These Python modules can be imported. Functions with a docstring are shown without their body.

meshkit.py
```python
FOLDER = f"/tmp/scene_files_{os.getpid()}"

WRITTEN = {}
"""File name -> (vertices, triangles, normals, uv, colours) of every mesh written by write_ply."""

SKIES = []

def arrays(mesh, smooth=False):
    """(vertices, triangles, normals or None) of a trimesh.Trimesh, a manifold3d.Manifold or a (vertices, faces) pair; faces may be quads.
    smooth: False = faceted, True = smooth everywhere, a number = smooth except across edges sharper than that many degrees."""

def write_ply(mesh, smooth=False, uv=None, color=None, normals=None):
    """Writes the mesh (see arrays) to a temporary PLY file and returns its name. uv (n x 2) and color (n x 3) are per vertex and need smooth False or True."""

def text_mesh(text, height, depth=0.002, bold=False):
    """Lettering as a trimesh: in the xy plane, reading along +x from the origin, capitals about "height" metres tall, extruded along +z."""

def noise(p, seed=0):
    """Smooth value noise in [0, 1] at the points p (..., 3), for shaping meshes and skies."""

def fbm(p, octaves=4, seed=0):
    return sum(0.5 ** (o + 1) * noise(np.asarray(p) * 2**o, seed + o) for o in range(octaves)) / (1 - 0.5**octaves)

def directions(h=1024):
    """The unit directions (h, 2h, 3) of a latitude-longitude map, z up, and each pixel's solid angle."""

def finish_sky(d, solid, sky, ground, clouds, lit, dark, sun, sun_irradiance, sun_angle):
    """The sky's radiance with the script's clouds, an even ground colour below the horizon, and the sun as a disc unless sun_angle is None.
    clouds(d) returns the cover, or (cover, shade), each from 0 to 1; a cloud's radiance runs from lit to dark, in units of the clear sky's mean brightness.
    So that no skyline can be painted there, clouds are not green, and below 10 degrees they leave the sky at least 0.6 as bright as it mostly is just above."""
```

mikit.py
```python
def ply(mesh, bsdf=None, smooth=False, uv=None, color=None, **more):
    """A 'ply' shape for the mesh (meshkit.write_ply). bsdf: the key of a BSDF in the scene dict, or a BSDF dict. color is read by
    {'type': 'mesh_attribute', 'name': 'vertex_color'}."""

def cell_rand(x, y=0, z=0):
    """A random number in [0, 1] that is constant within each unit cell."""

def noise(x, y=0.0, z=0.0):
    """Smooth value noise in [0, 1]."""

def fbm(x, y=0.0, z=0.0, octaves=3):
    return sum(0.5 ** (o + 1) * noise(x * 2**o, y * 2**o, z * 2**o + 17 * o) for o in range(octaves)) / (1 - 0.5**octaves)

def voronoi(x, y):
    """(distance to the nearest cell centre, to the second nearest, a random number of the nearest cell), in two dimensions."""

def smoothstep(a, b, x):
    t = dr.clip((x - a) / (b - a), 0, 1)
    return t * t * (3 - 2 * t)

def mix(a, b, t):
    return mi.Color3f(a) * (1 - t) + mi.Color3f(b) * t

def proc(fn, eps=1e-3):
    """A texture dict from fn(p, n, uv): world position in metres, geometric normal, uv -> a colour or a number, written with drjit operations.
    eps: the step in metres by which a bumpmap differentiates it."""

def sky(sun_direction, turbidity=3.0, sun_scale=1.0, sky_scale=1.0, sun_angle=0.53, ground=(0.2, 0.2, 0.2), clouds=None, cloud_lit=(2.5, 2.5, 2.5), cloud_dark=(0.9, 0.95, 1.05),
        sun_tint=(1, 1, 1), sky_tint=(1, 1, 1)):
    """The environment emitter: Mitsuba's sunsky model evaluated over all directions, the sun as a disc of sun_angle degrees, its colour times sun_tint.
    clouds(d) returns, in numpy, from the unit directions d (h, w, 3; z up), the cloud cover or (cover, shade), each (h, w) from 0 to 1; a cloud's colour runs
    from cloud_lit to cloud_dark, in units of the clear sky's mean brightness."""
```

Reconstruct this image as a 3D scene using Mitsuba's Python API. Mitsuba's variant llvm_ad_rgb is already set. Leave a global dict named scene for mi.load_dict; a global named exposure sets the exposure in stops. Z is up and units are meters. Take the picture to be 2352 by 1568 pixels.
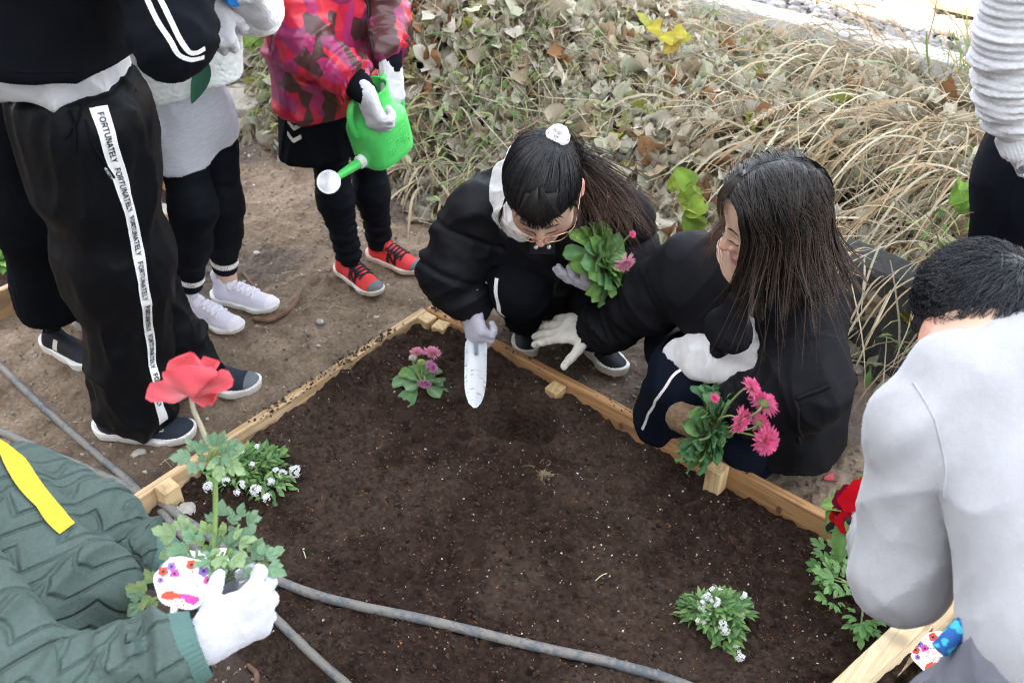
import math, os, random
import numpy as np, trimesh, drjit as dr, mitsuba as mi, mikit, meshkit
from mikit import ply, proc
from scipy.spatial import cKDTree
T = mi.ScalarTransform4f
scene, labels = {}, {}

# ---------------------------------------------------------------- camera, sky, exposure
H, PITCH, FPX = 1.75, math.radians(38.0), 2287.0          # eye height, tilt, focal length in units of a 2352 wide picture
SP, CP = math.sin(PITCH), math.cos(PITCH)
scene['camera'] = {'type': 'thinlens', 'fov': 2 * math.degrees(math.atan(1176 / FPX)), 'fov_axis': 'x', 'near_clip': 0.05, 'far_clip': 400.0,
                   'aperture_radius': 0.0034, 'focus_distance': 2.15,
                   'to_world': T().look_at(origin=[0, 0, H], target=[0, CP, H - SP], up=[0, 0, 1])}
BASE = math.radians(-40.0)                                 # the railway, the bank and the bed run this way
ALONG = np.array([math.cos(BASE), math.sin(BASE), 0.0])
ACROSS = np.array([-math.sin(BASE), math.cos(BASE), 0.0])  # away from the camera, towards the railway
def sky_cover(d):
    return 0.35 + 0.5 * meshkit.fbm(d * 2.5 + 7, 4)
SUN = -ACROSS * 0.80 + ALONG * 0.25 + np.array([0, 0, 0.56])
scene['sky'] = mikit.sky(SUN.tolist(), turbidity=4.0, clouds=sky_cover, cloud_lit=(1.5, 1.5, 1.5), cloud_dark=(1.0, 1.02, 1.06), sky_tint=(1.09, 1.0, 0.87), sun_tint=(1.0, 0.97, 0.9))
exposure = 4.88

# ---------------------------------------------------------------- points from picture measurements (2352 x 1568 units), metres
def W(px, py, z=None, Y=None, Z=None):
    u, v = px - 1176.0, 784.0 - py
    d = np.array([u, FPX * CP + v * SP, -FPX * SP + v * CP])
    if z is not None: t = (z - H) / d[2]
    elif Y is not None: t = Y / d[1]
    else: t = Z / FPX
    return np.array([0, 0, H]) + d * t
def proj(p):
    p = np.asarray(p, float); q = p - np.array([0, 0, H])
    Z = q[..., 1] * CP - q[..., 2] * SP; yc = q[..., 1] * SP + q[..., 2] * CP
    return np.stack([1176 + FPX * q[..., 0] / Z, 784 - FPX * yc / Z, Z], -1)
A3 = lambda *v: np.array(v, float)
def unit(v):
    v = np.asarray(v, float); return v / max(np.linalg.norm(v), 1e-12)

# ---------------------------------------------------------------- scene book-keeping
def number(name):
    k, i = name, 0
    while k in used_keys: i += 1; k = f'{name}_{i:03d}'
    used_keys.add(k); return k
used_keys = set()
def thing(name, label, cat, group=None, kind=None):
    k = number(name); labels[k] = {'label': label, 'category': cat}
    if group: labels[k]['group'] = group
    if kind: labels[k]['kind'] = kind
    return k
def put(name, mesh, bsdf, parent=None, smooth=40, label=None, kind=None, uv=None, color=None, M=None):
    k = number(f'{parent}__{name}' if parent else name)
    s = mesh if isinstance(mesh, dict) else ply(mesh, 'bsdf_' + bsdf, smooth=smooth, uv=uv, color=color)
    if isinstance(mesh, dict): s = {**mesh, **({'bsdf': {'type': 'ref', 'id': 'bsdf_' + bsdf}} if bsdf else {})}
    if M is not None: s = {**s, 'to_world': T(np.asarray(M).tolist())}
    scene[k] = s
    d = {}
    if label: d['label'] = label
    if kind: d['kind'] = kind
    if d: labels.setdefault(k, {}).update(d)
    return k
def single(name, label, cat, mesh, bsdf, group=None, kind=None, **kw):
    k = put(name, mesh, bsdf, None, **kw)
    labels[k] = {**labels.get(k, {}), 'label': label, 'category': cat}
    if group: labels[k]['group'] = group
    if kind: labels[k]['kind'] = kind
    return k
def structure(name, mesh, bsdf, smooth=True, label=None, **kw):
    k = put(name, mesh, bsdf, None, smooth=smooth, **kw)
    labels[k] = {'kind': 'structure', **({'label': label} if label else {})}
    return k

# ---------------------------------------------------------------- materials
def rgb(c): return {'type': 'rgb', 'value': [float(x) for x in c]}
def mat(name, color, rough=0.6, spec=0.4, metallic=0.0, sheen=0.0, coat=0.0, bump=None, bscale=0.001, eps=1e-3, two=True, aniso=0.0):
    d = {'type': 'principled', 'base_color': color if isinstance(color, dict) else rgb(color), 'roughness': rough if isinstance(rough, dict) else float(rough), 'specular': float(spec)}
    if metallic: d['metallic'] = float(metallic)
    if sheen: d['sheen'] = float(sheen)
    if coat: d['clearcoat'] = float(coat); d['clearcoat_gloss'] = 0.9
    if aniso: d['anisotropic'] = float(aniso)
    if bump is not None: d = {'type': 'bumpmap', 'arbitrary': proc(bump, eps), 'bsdf': d, 'scale': float(bscale)}
    if two: d = {'type': 'twosided', 'bsdf': d}
    scene['bsdf_' + name] = d; return name
def leafmat(name, color, trans=0.6, rough=0.5, spec=0.3):
    scene['bsdf_' + name] = {'type': 'principledthin', 'base_color': color if isinstance(color, dict) else rgb(color), 'roughness': float(rough), 'diff_trans': float(trans), 'eta': 1.4}
    return name
VC = {'type': 'mesh_attribute', 'name': 'vertex_color'}
MX, NZ, FB, SS = mikit.mix, mikit.noise, mikit.fbm, mikit.smoothstep

# ---------------------------------------------------------------- implicit surfaces
def cap(a, b, ra, rb=None):
    a, b = np.asarray(a, float), np.asarray(b, float); rb = ra if rb is None else rb
    ba = b - a; l2 = max(ba @ ba, 1e-12)
    def f(P):
        t = np.clip((P - a) @ ba / l2, 0, 1)
        return np.linalg.norm(P - a - t[:, None] * ba, axis=1) - (ra + (rb - ra) * t)
    return f
def flatcap(a, b, ra, rb, side, flat):
    """a tapered limb whose cross-section is squeezed by the factor flat along side"""
    a, b, side = np.asarray(a, float), np.asarray(b, float), unit(side)
    ba = b - a; l2 = max(ba @ ba, 1e-12)
    def f(P):
        q = P - a; t = np.clip(q @ ba / l2, 0, 1); q = q - t[:, None] * ba
        s = q @ side; q = q + (s * (1 / flat - 1))[:, None] * side
        return (np.linalg.norm(q, axis=1) - (ra + (rb - ra) * t)) * flat
    return f
def ell(c, r, R=None):
    c, r = np.asarray(c, float), np.asarray(r, float); R = np.eye(3) if R is None else np.asarray(R)   # columns of R: the ellipsoid's axes
    def f(P):
        q = (P - c) @ R; k0 = np.linalg.norm(q / r, axis=1); k1 = np.linalg.norm(q / (r * r), axis=1)
        return k0 * (k0 - 1) / np.maximum(k1, 1e-9)
    return f
def plane(p, n):
    p, n = np.asarray(p, float), unit(n)
    return lambda P: (P - p) @ n                            # negative behind the plane
def rbox(c, r, R=None, rad=0.01):
    c, r = np.asarray(c, float), np.asarray(r, float) - rad; R = np.eye(3) if R is None else np.asarray(R)
    def f(P):
        q = np.abs((P - c) @ R) - r
        return np.linalg.norm(np.maximum(q, 0), axis=1) + np.minimum(q.max(1), 0) - rad
    return f
def smin(a, b, k):
    if k <= 0: return np.minimum(a, b)
    h = np.maximum(k - np.abs(a - b), 0) / k
    return np.minimum(a, b) - h * h * k * 0.25
def union(fs, k=0.02):
    def f(P):
        d = None
        for g in fs:
            kk = k
            if isinstance(g, tuple): g, kk = g
            x = g(P); d = x if d is None else smin(d, x, kk)
        return d
    return f
def minus(f, g, k=0.004): return lambda P: -smin(-f(P), g(P), k)
def both(f, g, k=0.004): return lambda P: -smin(-f(P), -g(P), k)
def surface(f, lo, hi, h):
    """(vertices, triangles) of f = 0 by surface nets, evaluated only near the surface"""
    lo, hi = np.asarray(lo, float), np.asarray(hi, float); C = 4
    n = np.ceil((hi - lo) / (h * C)).astype(int) + 1
    g = np.stack(np.meshgrid(*[np.arange(k + 1) for k in n], indexing='ij'), -1)
    Fc = f((lo + g.reshape(-1, 3) * h * C)).reshape(n + 1)
    near = np.abs(Fc) < h * C * 2.2
    F = np.full(n * C + 1, 1.0)
    cell = np.zeros(n, bool)
    for a, b, c in np.ndindex(2, 2, 2): cell |= near[a:n[0] + a, b:n[1] + b, c:n[2] + c]
    F[:-1, :-1, :-1] = np.kron(np.where(Fc[:-1, :-1, :-1] < 0, -1.0, 1.0), np.ones((C, C, C)))
    m = np.zeros(n * C + 1, bool)
    big = np.kron(cell, np.ones((C, C, C), bool))
    for a, b, c in np.ndindex(2, 2, 2): m[a:n[0] * C + a, b:n[1] * C + b, c:n[2] * C + c] |= big
    idx = np.argwhere(m)
    F[m] = f(lo + idx * h)
    S = F < 0
    A = np.zeros(np.array(F.shape) - 1, np.int8)
    for a, b, c in np.ndindex(2, 2, 2): A += S[a:S.shape[0] - 1 + a, b:S.shape[1] - 1 + b, c:S.shape[2] - 1 + c]
    act = np.argwhere((A > 0) & (A < 8))
    ids = np.full(A.shape, -1, np.int64); ids[tuple(act.T)] = np.arange(len(act))
    acc, cnt = np.zeros((len(act), 3)), np.zeros(len(act))
    cor = np.array(list(np.ndindex(2, 2, 2)))
    for i in range(8):
        for ax in range(3):
            if cor[i][ax]: continue
            o0 = cor[i]; o1 = o0.copy(); o1[ax] = 1
            f0, f1 = F[tuple((act + o0).T)], F[tuple((act + o1).T)]
            x = (f0 < 0) != (f1 < 0)
            t = np.where(x, f0 / np.where(x, f0 - f1, 1), 0)
            p = o0 + t[:, None] * (o1 - o0)
            acc[x] += p[x]; cnt[x] += 1
    V = lo + (act + acc / np.maximum(cnt, 1)[:, None]) * h
    Q = []
    for ax in range(3):
        b, c = (ax + 1) % 3, (ax + 2) % 3
        s0 = np.take(S, range(S.shape[ax] - 1), ax); s1 = np.take(S, range(1, S.shape[ax]), ax)
        e = np.argwhere(s0 != s1)
        ok = (e[:, b] > 0) & (e[:, c] > 0) & (e[:, b] < A.shape[b]) & (e[:, c] < A.shape[c])
        e = e[ok]; inside = S[tuple(e.T)]
        def at(db, dc):
            q = e.copy(); q[:, b] -= db; q[:, c] -= dc; return ids[tuple(q.T)]
        q = np.stack([at(1, 1), at(0, 1), at(0, 0), at(1, 0)], 1)
        q[~inside] = q[~inside][:, ::-1]; Q.append(q)
    Q = np.vstack(Q); Q = Q[(Q >= 0).all(1)]
    return V, np.vstack([Q[:, [0, 1, 2]], Q[:, [0, 2, 3]]])
def vnormals(V, F):
    n = np.zeros_like(V); fn = np.cross(V[F[:, 1]] - V[F[:, 0]], V[F[:, 2]] - V[F[:, 0]])
    for k in range(3): np.add.at(n, F[:, k], fn)
    return n / np.maximum(np.linalg.norm(n, axis=1, keepdims=True), 1e-12)
def blob(f, pts, pad, h, disp=None, clip=None):
    pts = np.asarray(pts, float).reshape(-1, 3)
    V, F = surface(f, pts.min(0) - pad, pts.max(0) + pad, h)
    if disp is not None:
        N = vnormals(V, F); V = V + N * disp(V, N)[:, None]
    return V, F
def ridge(q, seed=0, warp=0.6):
    w = meshkit.noise(q * 0.9 + 31, seed + 5) - 0.5
    a = 1 - np.abs(2 * meshkit.noise(q + warp * w[:, None] * 2, seed) - 1)
    b = 1 - np.abs(2 * meshkit.noise(q * 2.1 + 11, seed + 9) - 1)
    return a ** 3 * 0.8 + b * b * 0.25
def folds(bones, seed=0):
    """cloth folds: bones = [(a, b, amplitude, frequency along, frequency across[, reach])]"""
    def f(V, N):
        tot, ws = np.zeros(len(V)), np.full(len(V), 1e-9)
        for i, bn in enumerate(bones):
            a, b, amp, fa, fp = bn[:5]; reach = bn[5] if len(bn) > 5 else 0.05
            a, b = np.asarray(a, float), np.asarray(b, float); L = np.linalg.norm(b - a); d = (b - a) / L
            q = V - a; s = q @ d; t = np.clip(s, 0, L); r = np.linalg.norm(q - t[:, None] * d, axis=1)
            w = np.exp(-(r / reach) ** 2) + 1e-7
            e1 = unit(np.cross(d, [0.31, 0.2, 0.9])); e2 = np.cross(d, e1)
            tot += w * amp * 1.7 * (ridge(np.stack([(q @ e1) * fp, (q @ e2) * fp, s * fa], 1), seed + 17 * i) - 0.30); ws += w
        return tot / ws
    return f
def merge(parts):
    parts = [p for p in parts if len(p[0])]
    off = np.cumsum([0] + [len(p[0]) for p in parts])
    return np.vstack([p[0] for p in parts]), np.vstack([np.asarray(p[1]) + o for p, o in zip(parts, off)])
def tube(path, r, n=8, caps=True):
    path = np.asarray(path, float); m = len(path); r = np.broadcast_to(np.asarray(r, float), (m,))
    t = np.gradient(path, axis=0); t /= np.maximum(np.linalg.norm(t, axis=1, keepdims=True), 1e-12)
    u = np.cross(t[0], [0.13, 0.21, 0.97]); 
    if np.linalg.norm(u) < 1e-3: u = np.cross(t[0], [1, 0, 0])
    us = []
    for k in range(m):
        u = u - t[k] * (u @ t[k]); u = u / np.linalg.norm(u); us.append(u)
    us = np.array(us); w = np.cross(t, us)
    a = np.arange(n) * 2 * np.pi / n
    V = (path[:, None] + r[:, None, None] * (np.cos(a)[None, :, None] * us[:, None] + np.sin(a)[None, :, None] * w[:, None])).reshape(-1, 3)
    i = np.arange(n); j = (i + 1) % n
    F = np.vstack([np.vstack([np.stack([k * n + i, k * n + j, (k + 1) * n + j], 1), np.stack([k * n + i, (k + 1) * n + j, (k + 1) * n + i], 1)]) for k in range(m - 1)])
    if caps:
        V = np.vstack([V, path[0], path[-1]])
        F = np.vstack([F, np.stack([j, i, i * 0 + m * n], 1), np.stack([(m - 1) * n + i, (m - 1) * n + j, i * 0 + m * n + 1], 1)])
    return V, F
def spline(pts, n=24):
    """Catmull-Rom through the points"""
    P = np.asarray(pts, float); P = np.vstack([2 * P[0] - P[1], P, 2 * P[-1] - P[-2]])
    out = []
    for i in range(len(P) - 3):
        t = np.linspace(0, 1, max(2, n // (len(P) - 3) + 1))[:-1, None]
        p0, p1, p2, p3 = P[i:i + 4]
        out.append(0.5 * (2 * p1 + (p2 - p0) * t + (2 * p0 - 5 * p1 + 4 * p2 - p3) * t ** 2 + (3 * p1 - p0 - 3 * p2 + p3) * t ** 3))
    return np.vstack(out + [P[-2:-1]])
def lathe(prof, n=32):
    prof = np.asarray(prof, float); a = np.arange(n) * 2 * np.pi / n; m = len(prof)
    V = np.stack([prof[:, :1] * np.cos(a), prof[:, :1] * np.sin(a), np.repeat(prof[:, 1:], n, 1)], -1).reshape(-1, 3)
    i = np.arange(n); j = (i + 1) % n
    F = np.vstack([np.vstack([np.stack([k * n + i, k * n + j, (k + 1) * n + j], 1), np.stack([k * n + i, (k + 1) * n + j, (k + 1) * n + i], 1)]) for k in range(m - 1)])
    return V, F
def grid_mesh(V, closed=False):
    """V (rows, columns, 3) -> triangles"""
    r, c = V.shape[:2]; i, j = np.meshgrid(np.arange(r - 1), np.arange(c if closed else c - 1), indexing='ij')
    a = i * c + j; b = i * c + (j + 1) % c
    return V.reshape(-1, 3), np.vstack([np.stack([a, b, b + c], -1).reshape(-1, 3), np.stack([a, b + c, a + c], -1).reshape(-1, 3)])
def chbox(lx, ly, lz, c=0.003, seed=None, rough=0.0, div=1):
    """a box with chamfered edges, centred; slightly uneven if seed is given"""
    f = rbox((0, 0, 0), (lx / 2, ly / 2, lz / 2), None, c)
    m = trimesh.creation.box((lx, ly, lz)); 
    import manifold3d as m3
    pts = np.array([[sx * (lx / 2 - (c if k != 0 else 0)), sy * (ly / 2 - (c if k != 1 else 0)), sz * (lz / 2 - (c if k != 2 else 0))] for sx in (-1, 1) for sy in (-1, 1) for sz in (-1, 1) for k in range(3)])
    mm = m3.Manifold.hull_points(pts)
    if seed is not None: mm = mm.refine_to_length(max(lx, ly, lz) / div)
    mesh = mm.to_mesh(); V, F = np.array(mesh.vert_properties[:, :3], float), np.array(mesh.tri_verts)
    if seed is not None: V = V + (np.stack([meshkit.noise(V * 9 + s, seed + s) for s in range(3)], 1) - 0.5) * rough
    return V, F
def frame(x, up=(0, 0, 1)):
    """rotation whose columns are x, y, z with x given and z near up"""
    x = unit(x); y = unit(np.cross(up, x)); return np.stack([x, y, np.cross(x, y)], 1)
def move(m, R=None, t=(0, 0, 0), s=1.0):
    V = np.asarray(m[0]) * s
    if R is not None: V = V @ np.asarray(R).T
    return V + np.asarray(t, float), m[1]
def M4(R, t, s=1.0):
    M = np.eye(4); M[:3, :3] = np.asarray(R) * s; M[:3, 3] = t; return M
def rotz(a): c, s = math.cos(a), math.sin(a); return np.array([[c, -s, 0], [s, c, 0], [0, 0, 1.0]])
def rotx(a): c, s = math.cos(a), math.sin(a); return np.array([[1.0, 0, 0], [0, c, -s], [0, s, c]])
def roty(a): c, s = math.cos(a), math.sin(a); return np.array([[c, 0, s], [0, 1.0, 0], [-s, 0, c]])
def drape(mesh, pts, lift=0.002, k=8):
    """moves points onto a smooth mesh's surface, lifted along its normal; returns (points, normals)"""
    V, F = mesh; N = vnormals(V, F); tr = cKDTree(V); pts = np.asarray(pts, float)
    for _ in range(3):
        d, i = tr.query(pts, k=k); w = 1 / (d + 1e-4); w /= w.sum(1, keepdims=True)
        c = (V[i] * w[..., None]).sum(1); n = (N[i] * w[..., None]).sum(1); n /= np.maximum(np.linalg.norm(n, axis=1, keepdims=True), 1e-9)
        pts = pts - n * ((pts - c) * n).sum(1, keepdims=True)
    return pts + n * lift, n
def ribbon(pts, nrm, width, cols=3, thick=0.0):
    """a band of the given width that follows pts and lies across nrm"""
    t = np.gradient(pts, axis=0); t /= np.linalg.norm(t, axis=1, keepdims=True)
    s = np.cross(nrm, t); s /= np.linalg.norm(s, axis=1, keepdims=True)
    w = np.broadcast_to(np.asarray(width, float), (len(pts),))
    x = np.linspace(-0.5, 0.5, cols)
    return pts[:, None] + s[:, None] * (x[None, :, None] * w[:, None, None])
class Bag:
    """collects pieces with colours into one mesh"""
    def __init__(self): self.p, self.c = [], []
    def add(self, m, col=None): self.p.append(m); self.c.append(None if col is None else np.broadcast_to(np.asarray(col, float), (len(m[0]), 3)))
    def mesh(self): return merge(self.p)
    def cols(self): return np.vstack(self.c)
# ================================================================ SETTING
def sn(p): p = np.asarray(p, float); return p[..., :2] @ ALONG[:2], p[..., :2] @ ACROSS[:2]
def xy(s, n, z=0.0): s, n = np.broadcast_arrays(np.asarray(s, float), np.asarray(n, float)); return s[..., None] * ALONG + n[..., None] * ACROSS + np.asarray(z, float)[..., None] * A3(0, 0, 1)
def sstep(a, b, x): t = np.clip((x - a) / (b - a), 0, 1); return t * t * (3 - 2 * t)
S0, S1, N0, N1 = -1.638, -0.144, 0.65, 1.586            # the bed's edges: boards at S0, S1 and N1, open at N0
KERB_N, WALL_N, BALLAST_Z = 3.68, 2.24, 0.29
def ground_z(x, y, fine=True):
    p = np.stack([x, y, 0 * x], -1); s, n = sn(p)
    z = 0.03 * (meshkit.fbm(p * 1.7 + 3, 3, 1) - 0.5)
    if fine: z += 0.030 * (meshkit.fbm(p * 9, 3, 2) - 0.5) + 0.020 * (meshkit.noise(p * 38, 4) - 0.5) + 0.012 * (meshkit.noise(p * 75, 14) - 0.5)
    left = sstep(-0.62, -0.92, s)
    edge = WALL_N + 0.10 + 0.10 * (meshkit.noise(p * 3.1, 7) - 0.5) - (0.16 + 0.12 * sstep(-2.0, -2.9, s)) * left
    hump = 0.22 + 0.43 * sstep(-1.9, -2.6, s) * sstep(3.7, 3.0, n)
    bank = (left * sstep(edge - 0.05, edge + 0.75, n) + (1 - left) * (sstep(edge, edge + 0.06, n) * 0.72 + 0.28 * sstep(edge, edge + 0.6, n))) * hump
    bank += sstep(edge, edge + 0.3, n) * 0.12 * (meshkit.fbm(p * 4.0, 3, 5) - 0.5) * sstep(KERB_N, KERB_N - 0.3, n)
    flat = sstep(KERB_N - 0.25, KERB_N, n)
    z = z * (1 - flat) + bank * (1 - flat) + flat * (BALLAST_Z - 0.06 + 0.02 * (meshkit.noise(p * 9, 12) - 0.5))
    # the bed's own hollow keeps the ground below the potting soil
    inb = sstep(S0 - 0.05, S0 - 0.0, s) * sstep(S1 + 0.05, S1, s) * sstep(N1 + 0.04, N1 - 0.01, n) * sstep(N0 - 0.1, N0 + 0.02, n)
    z = z * (1 - inb) - 0.22 * inb
    return z
HOLE = W(1192, 985, z=0.035)
def soil_z(s, n, fine=True):
    p = xy(s, n)
    z = 0.048 + 0.030 * sstep(N1 - 0.75, N1, n) * sstep(S0 + 0.95, S0, s) - 0.020 * sstep(N1 - 0.45, N1, n) * sstep(S0 + 0.35, S0 + 0.75, s)
    z += 0.02 * np.exp(-((s + 0.95) / 0.3) ** 2 - ((n - 1.15) / 0.25) ** 2)
    z += 0.030 * (meshkit.fbm(p * 4.2 + 5, 3, 21) - 0.5)
    if fine:
        a = meshkit.noise(p * 26, 22); b = meshkit.noise(p * 60, 23); c = meshkit.noise(p * 130, 24)
        z += 0.018 * (np.abs(2 * a - 1) * -1 + 0.5) + 0.013 * (b - 0.5) + 0.009 * (c - 0.5)
    d = np.hypot((p[..., 0] - HOLE[0]) * 0.95, (p[..., 1] - HOLE[1]) * 1.05) + 0.045 * (meshkit.noise(p * 14, 25) - 0.5)
    z -= 0.125 * sstep(0.112, 0.03, d); z += 0.012 * np.exp(-((d - 0.12) / 0.035) ** 2)
    d2 = np.hypot(p[..., 0] - W(760, 960, z=.05)[0], p[..., 1] - W(760, 960, z=.05)[1]); z -= 0.03 * sstep(0.13, 0.03, d2)
    z -= 0.085 * sstep(N0 + 0.05, N0 - 0.06, n + 0.035 * (meshkit.noise(p * 11, 26) - 0.5))
    return z
def surf_z(p):
    """height of the ground or the potting soil under the points"""
    p = np.asarray(p, float); s, n = sn(p); g = ground_z(p[..., 0], p[..., 1])
    inside = (s > S0) & (s < S1) & (n < N1) & (n > N0 - 0.02)
    return np.where(inside, soil_z(s, n), g)
def sit(px, py, z=0.0):
    """the point of the ground seen at a picture position"""
    p = W(px, py, z=z)
    for _ in range(4): p = W(px, py, z=float(surf_z(p[None])[0]))
    return p

# ---- materials of the setting
def ground_tex(p, n, uv):
    big = FB(p.x * 1.6 + 3, p.y * 1.6, 1.0, octaves=3); mid = FB(p.x * 9, p.y * 9, p.z * 9, octaves=3); fine = NZ(p.x * 160, p.y * 160, p.z * 160)
    c = MX((0.165, 0.122, 0.088), (0.285, 0.218, 0.162), SS(0.3, 0.75, mid * 0.6 + big * 0.4))
    wet = SS(0.50, 0.64, FB(p.x * 2.3 + 9, p.y * 2.3 + 4, 2.0, octaves=3))
    c = MX(c, (0.088, 0.070, 0.060), wet * 0.85)
    s_, n_ = p.x * float(ALONG[0]) + p.y * float(ALONG[1]), p.x * float(ACROSS[0]) + p.y * float(ACROSS[1])
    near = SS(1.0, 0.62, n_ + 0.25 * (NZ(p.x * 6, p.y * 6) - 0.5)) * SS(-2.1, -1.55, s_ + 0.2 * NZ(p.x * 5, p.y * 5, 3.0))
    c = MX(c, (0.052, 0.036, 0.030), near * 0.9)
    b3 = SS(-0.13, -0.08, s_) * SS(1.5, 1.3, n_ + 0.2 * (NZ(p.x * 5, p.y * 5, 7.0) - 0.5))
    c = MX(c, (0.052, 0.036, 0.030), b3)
    litter = SS(WALL_N - 0.02, WALL_N + 0.2, n_)
    c = MX(c, (0.085, 0.066, 0.045), litter)
    return c * (0.72 + 0.56 * fine)
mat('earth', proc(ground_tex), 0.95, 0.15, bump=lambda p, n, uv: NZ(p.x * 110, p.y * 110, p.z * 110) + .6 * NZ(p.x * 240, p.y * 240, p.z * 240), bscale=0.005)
def soil_tex(p, n, uv):
    a = NZ(p.x * 45, p.y * 45, p.z * 45); b = NZ(p.x * 210, p.y * 210, p.z * 210)
    dry = SS(0.46, 0.66, FB(p.x * 5 + 1, p.y * 5 + 8, 3.0, octaves=3))
    c = MX((0.022, 0.0128, 0.0098), (0.043, 0.0272, 0.0205), a)
    c = MX(c, (0.070, 0.048, 0.037), dry * 0.55)
    c = MX(c, (0.24, 0.13, 0.07), SS(0.86, 0.93, b) * 0.5)
    return c * (0.6 + 0.8 * NZ(p.x * 120, p.y * 120, p.z * 120))
mat('potting_soil', proc(soil_tex), 0.97, 0.10, bump=lambda p, n, uv: NZ(p.x * 140, p.y * 140, p.z * 140) + .6 * NZ(p.x * 300, p.y * 300, p.z * 300), bscale=0.006)
mat('crumb', VC, 0.95, 0.15)
def wood_fn(axis, light, dark, seed):
    ax = [float(v) for v in axis]
    def f(p, n, uv):
        l = p.x * ax[0] + p.y * ax[1] + p.z * ax[2]
        qx, qy, qz = p.x - l * ax[0], p.y - l * ax[1], p.z - l * ax[2]
        w = FB(qx * 30 + seed, qy * 30 + qz * 25, l * 1.6, octaves=3)
        g = NZ(w * 22 + seed, l * 2.0, 0.0); fib = NZ(qx * 500, qy * 500 + qz * 400, l * 14)
        knot_x = l * 3.1 + seed; kz = qz * 14
        kd = dr.sqrt(dr.square((NZ(dr.floor(knot_x) * 1.7, 5.0) * 0.6 + 0.2 - (knot_x - dr.floor(knot_x))) * 7) + dr.square(kz - 0.6))
        c = MX(light, dark, SS(.25, .8, g) * 0.85 + 0.2 * fib)
        c = MX(c, (0.12, 0.05, 0.02), SS(0.22, 0.10, kd) * 0.85)
        dirt = SS(0.55, 0.75, FB(p.x * 14, p.y * 14, p.z * 20 + 4, octaves=3))
        return MX(c, (0.15, 0.105, 0.078), dirt * 0.5)
    return proc(f)
mat('wood_along', wood_fn(ALONG, (0.53, 0.31, 0.150), (0.35, 0.175, 0.075), 2.3), 0.7, 0.3)
mat('wood_across', wood_fn(ACROSS, (0.60, 0.43, 0.26), (0.42, 0.27, 0.14), 5.1), 0.72, 0.3)
mat('wood_beam', wood_fn(ACROSS, (0.72, 0.58, 0.38), (0.60, 0.44, 0.24), 8.7), 0.7, 0.3)
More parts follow.
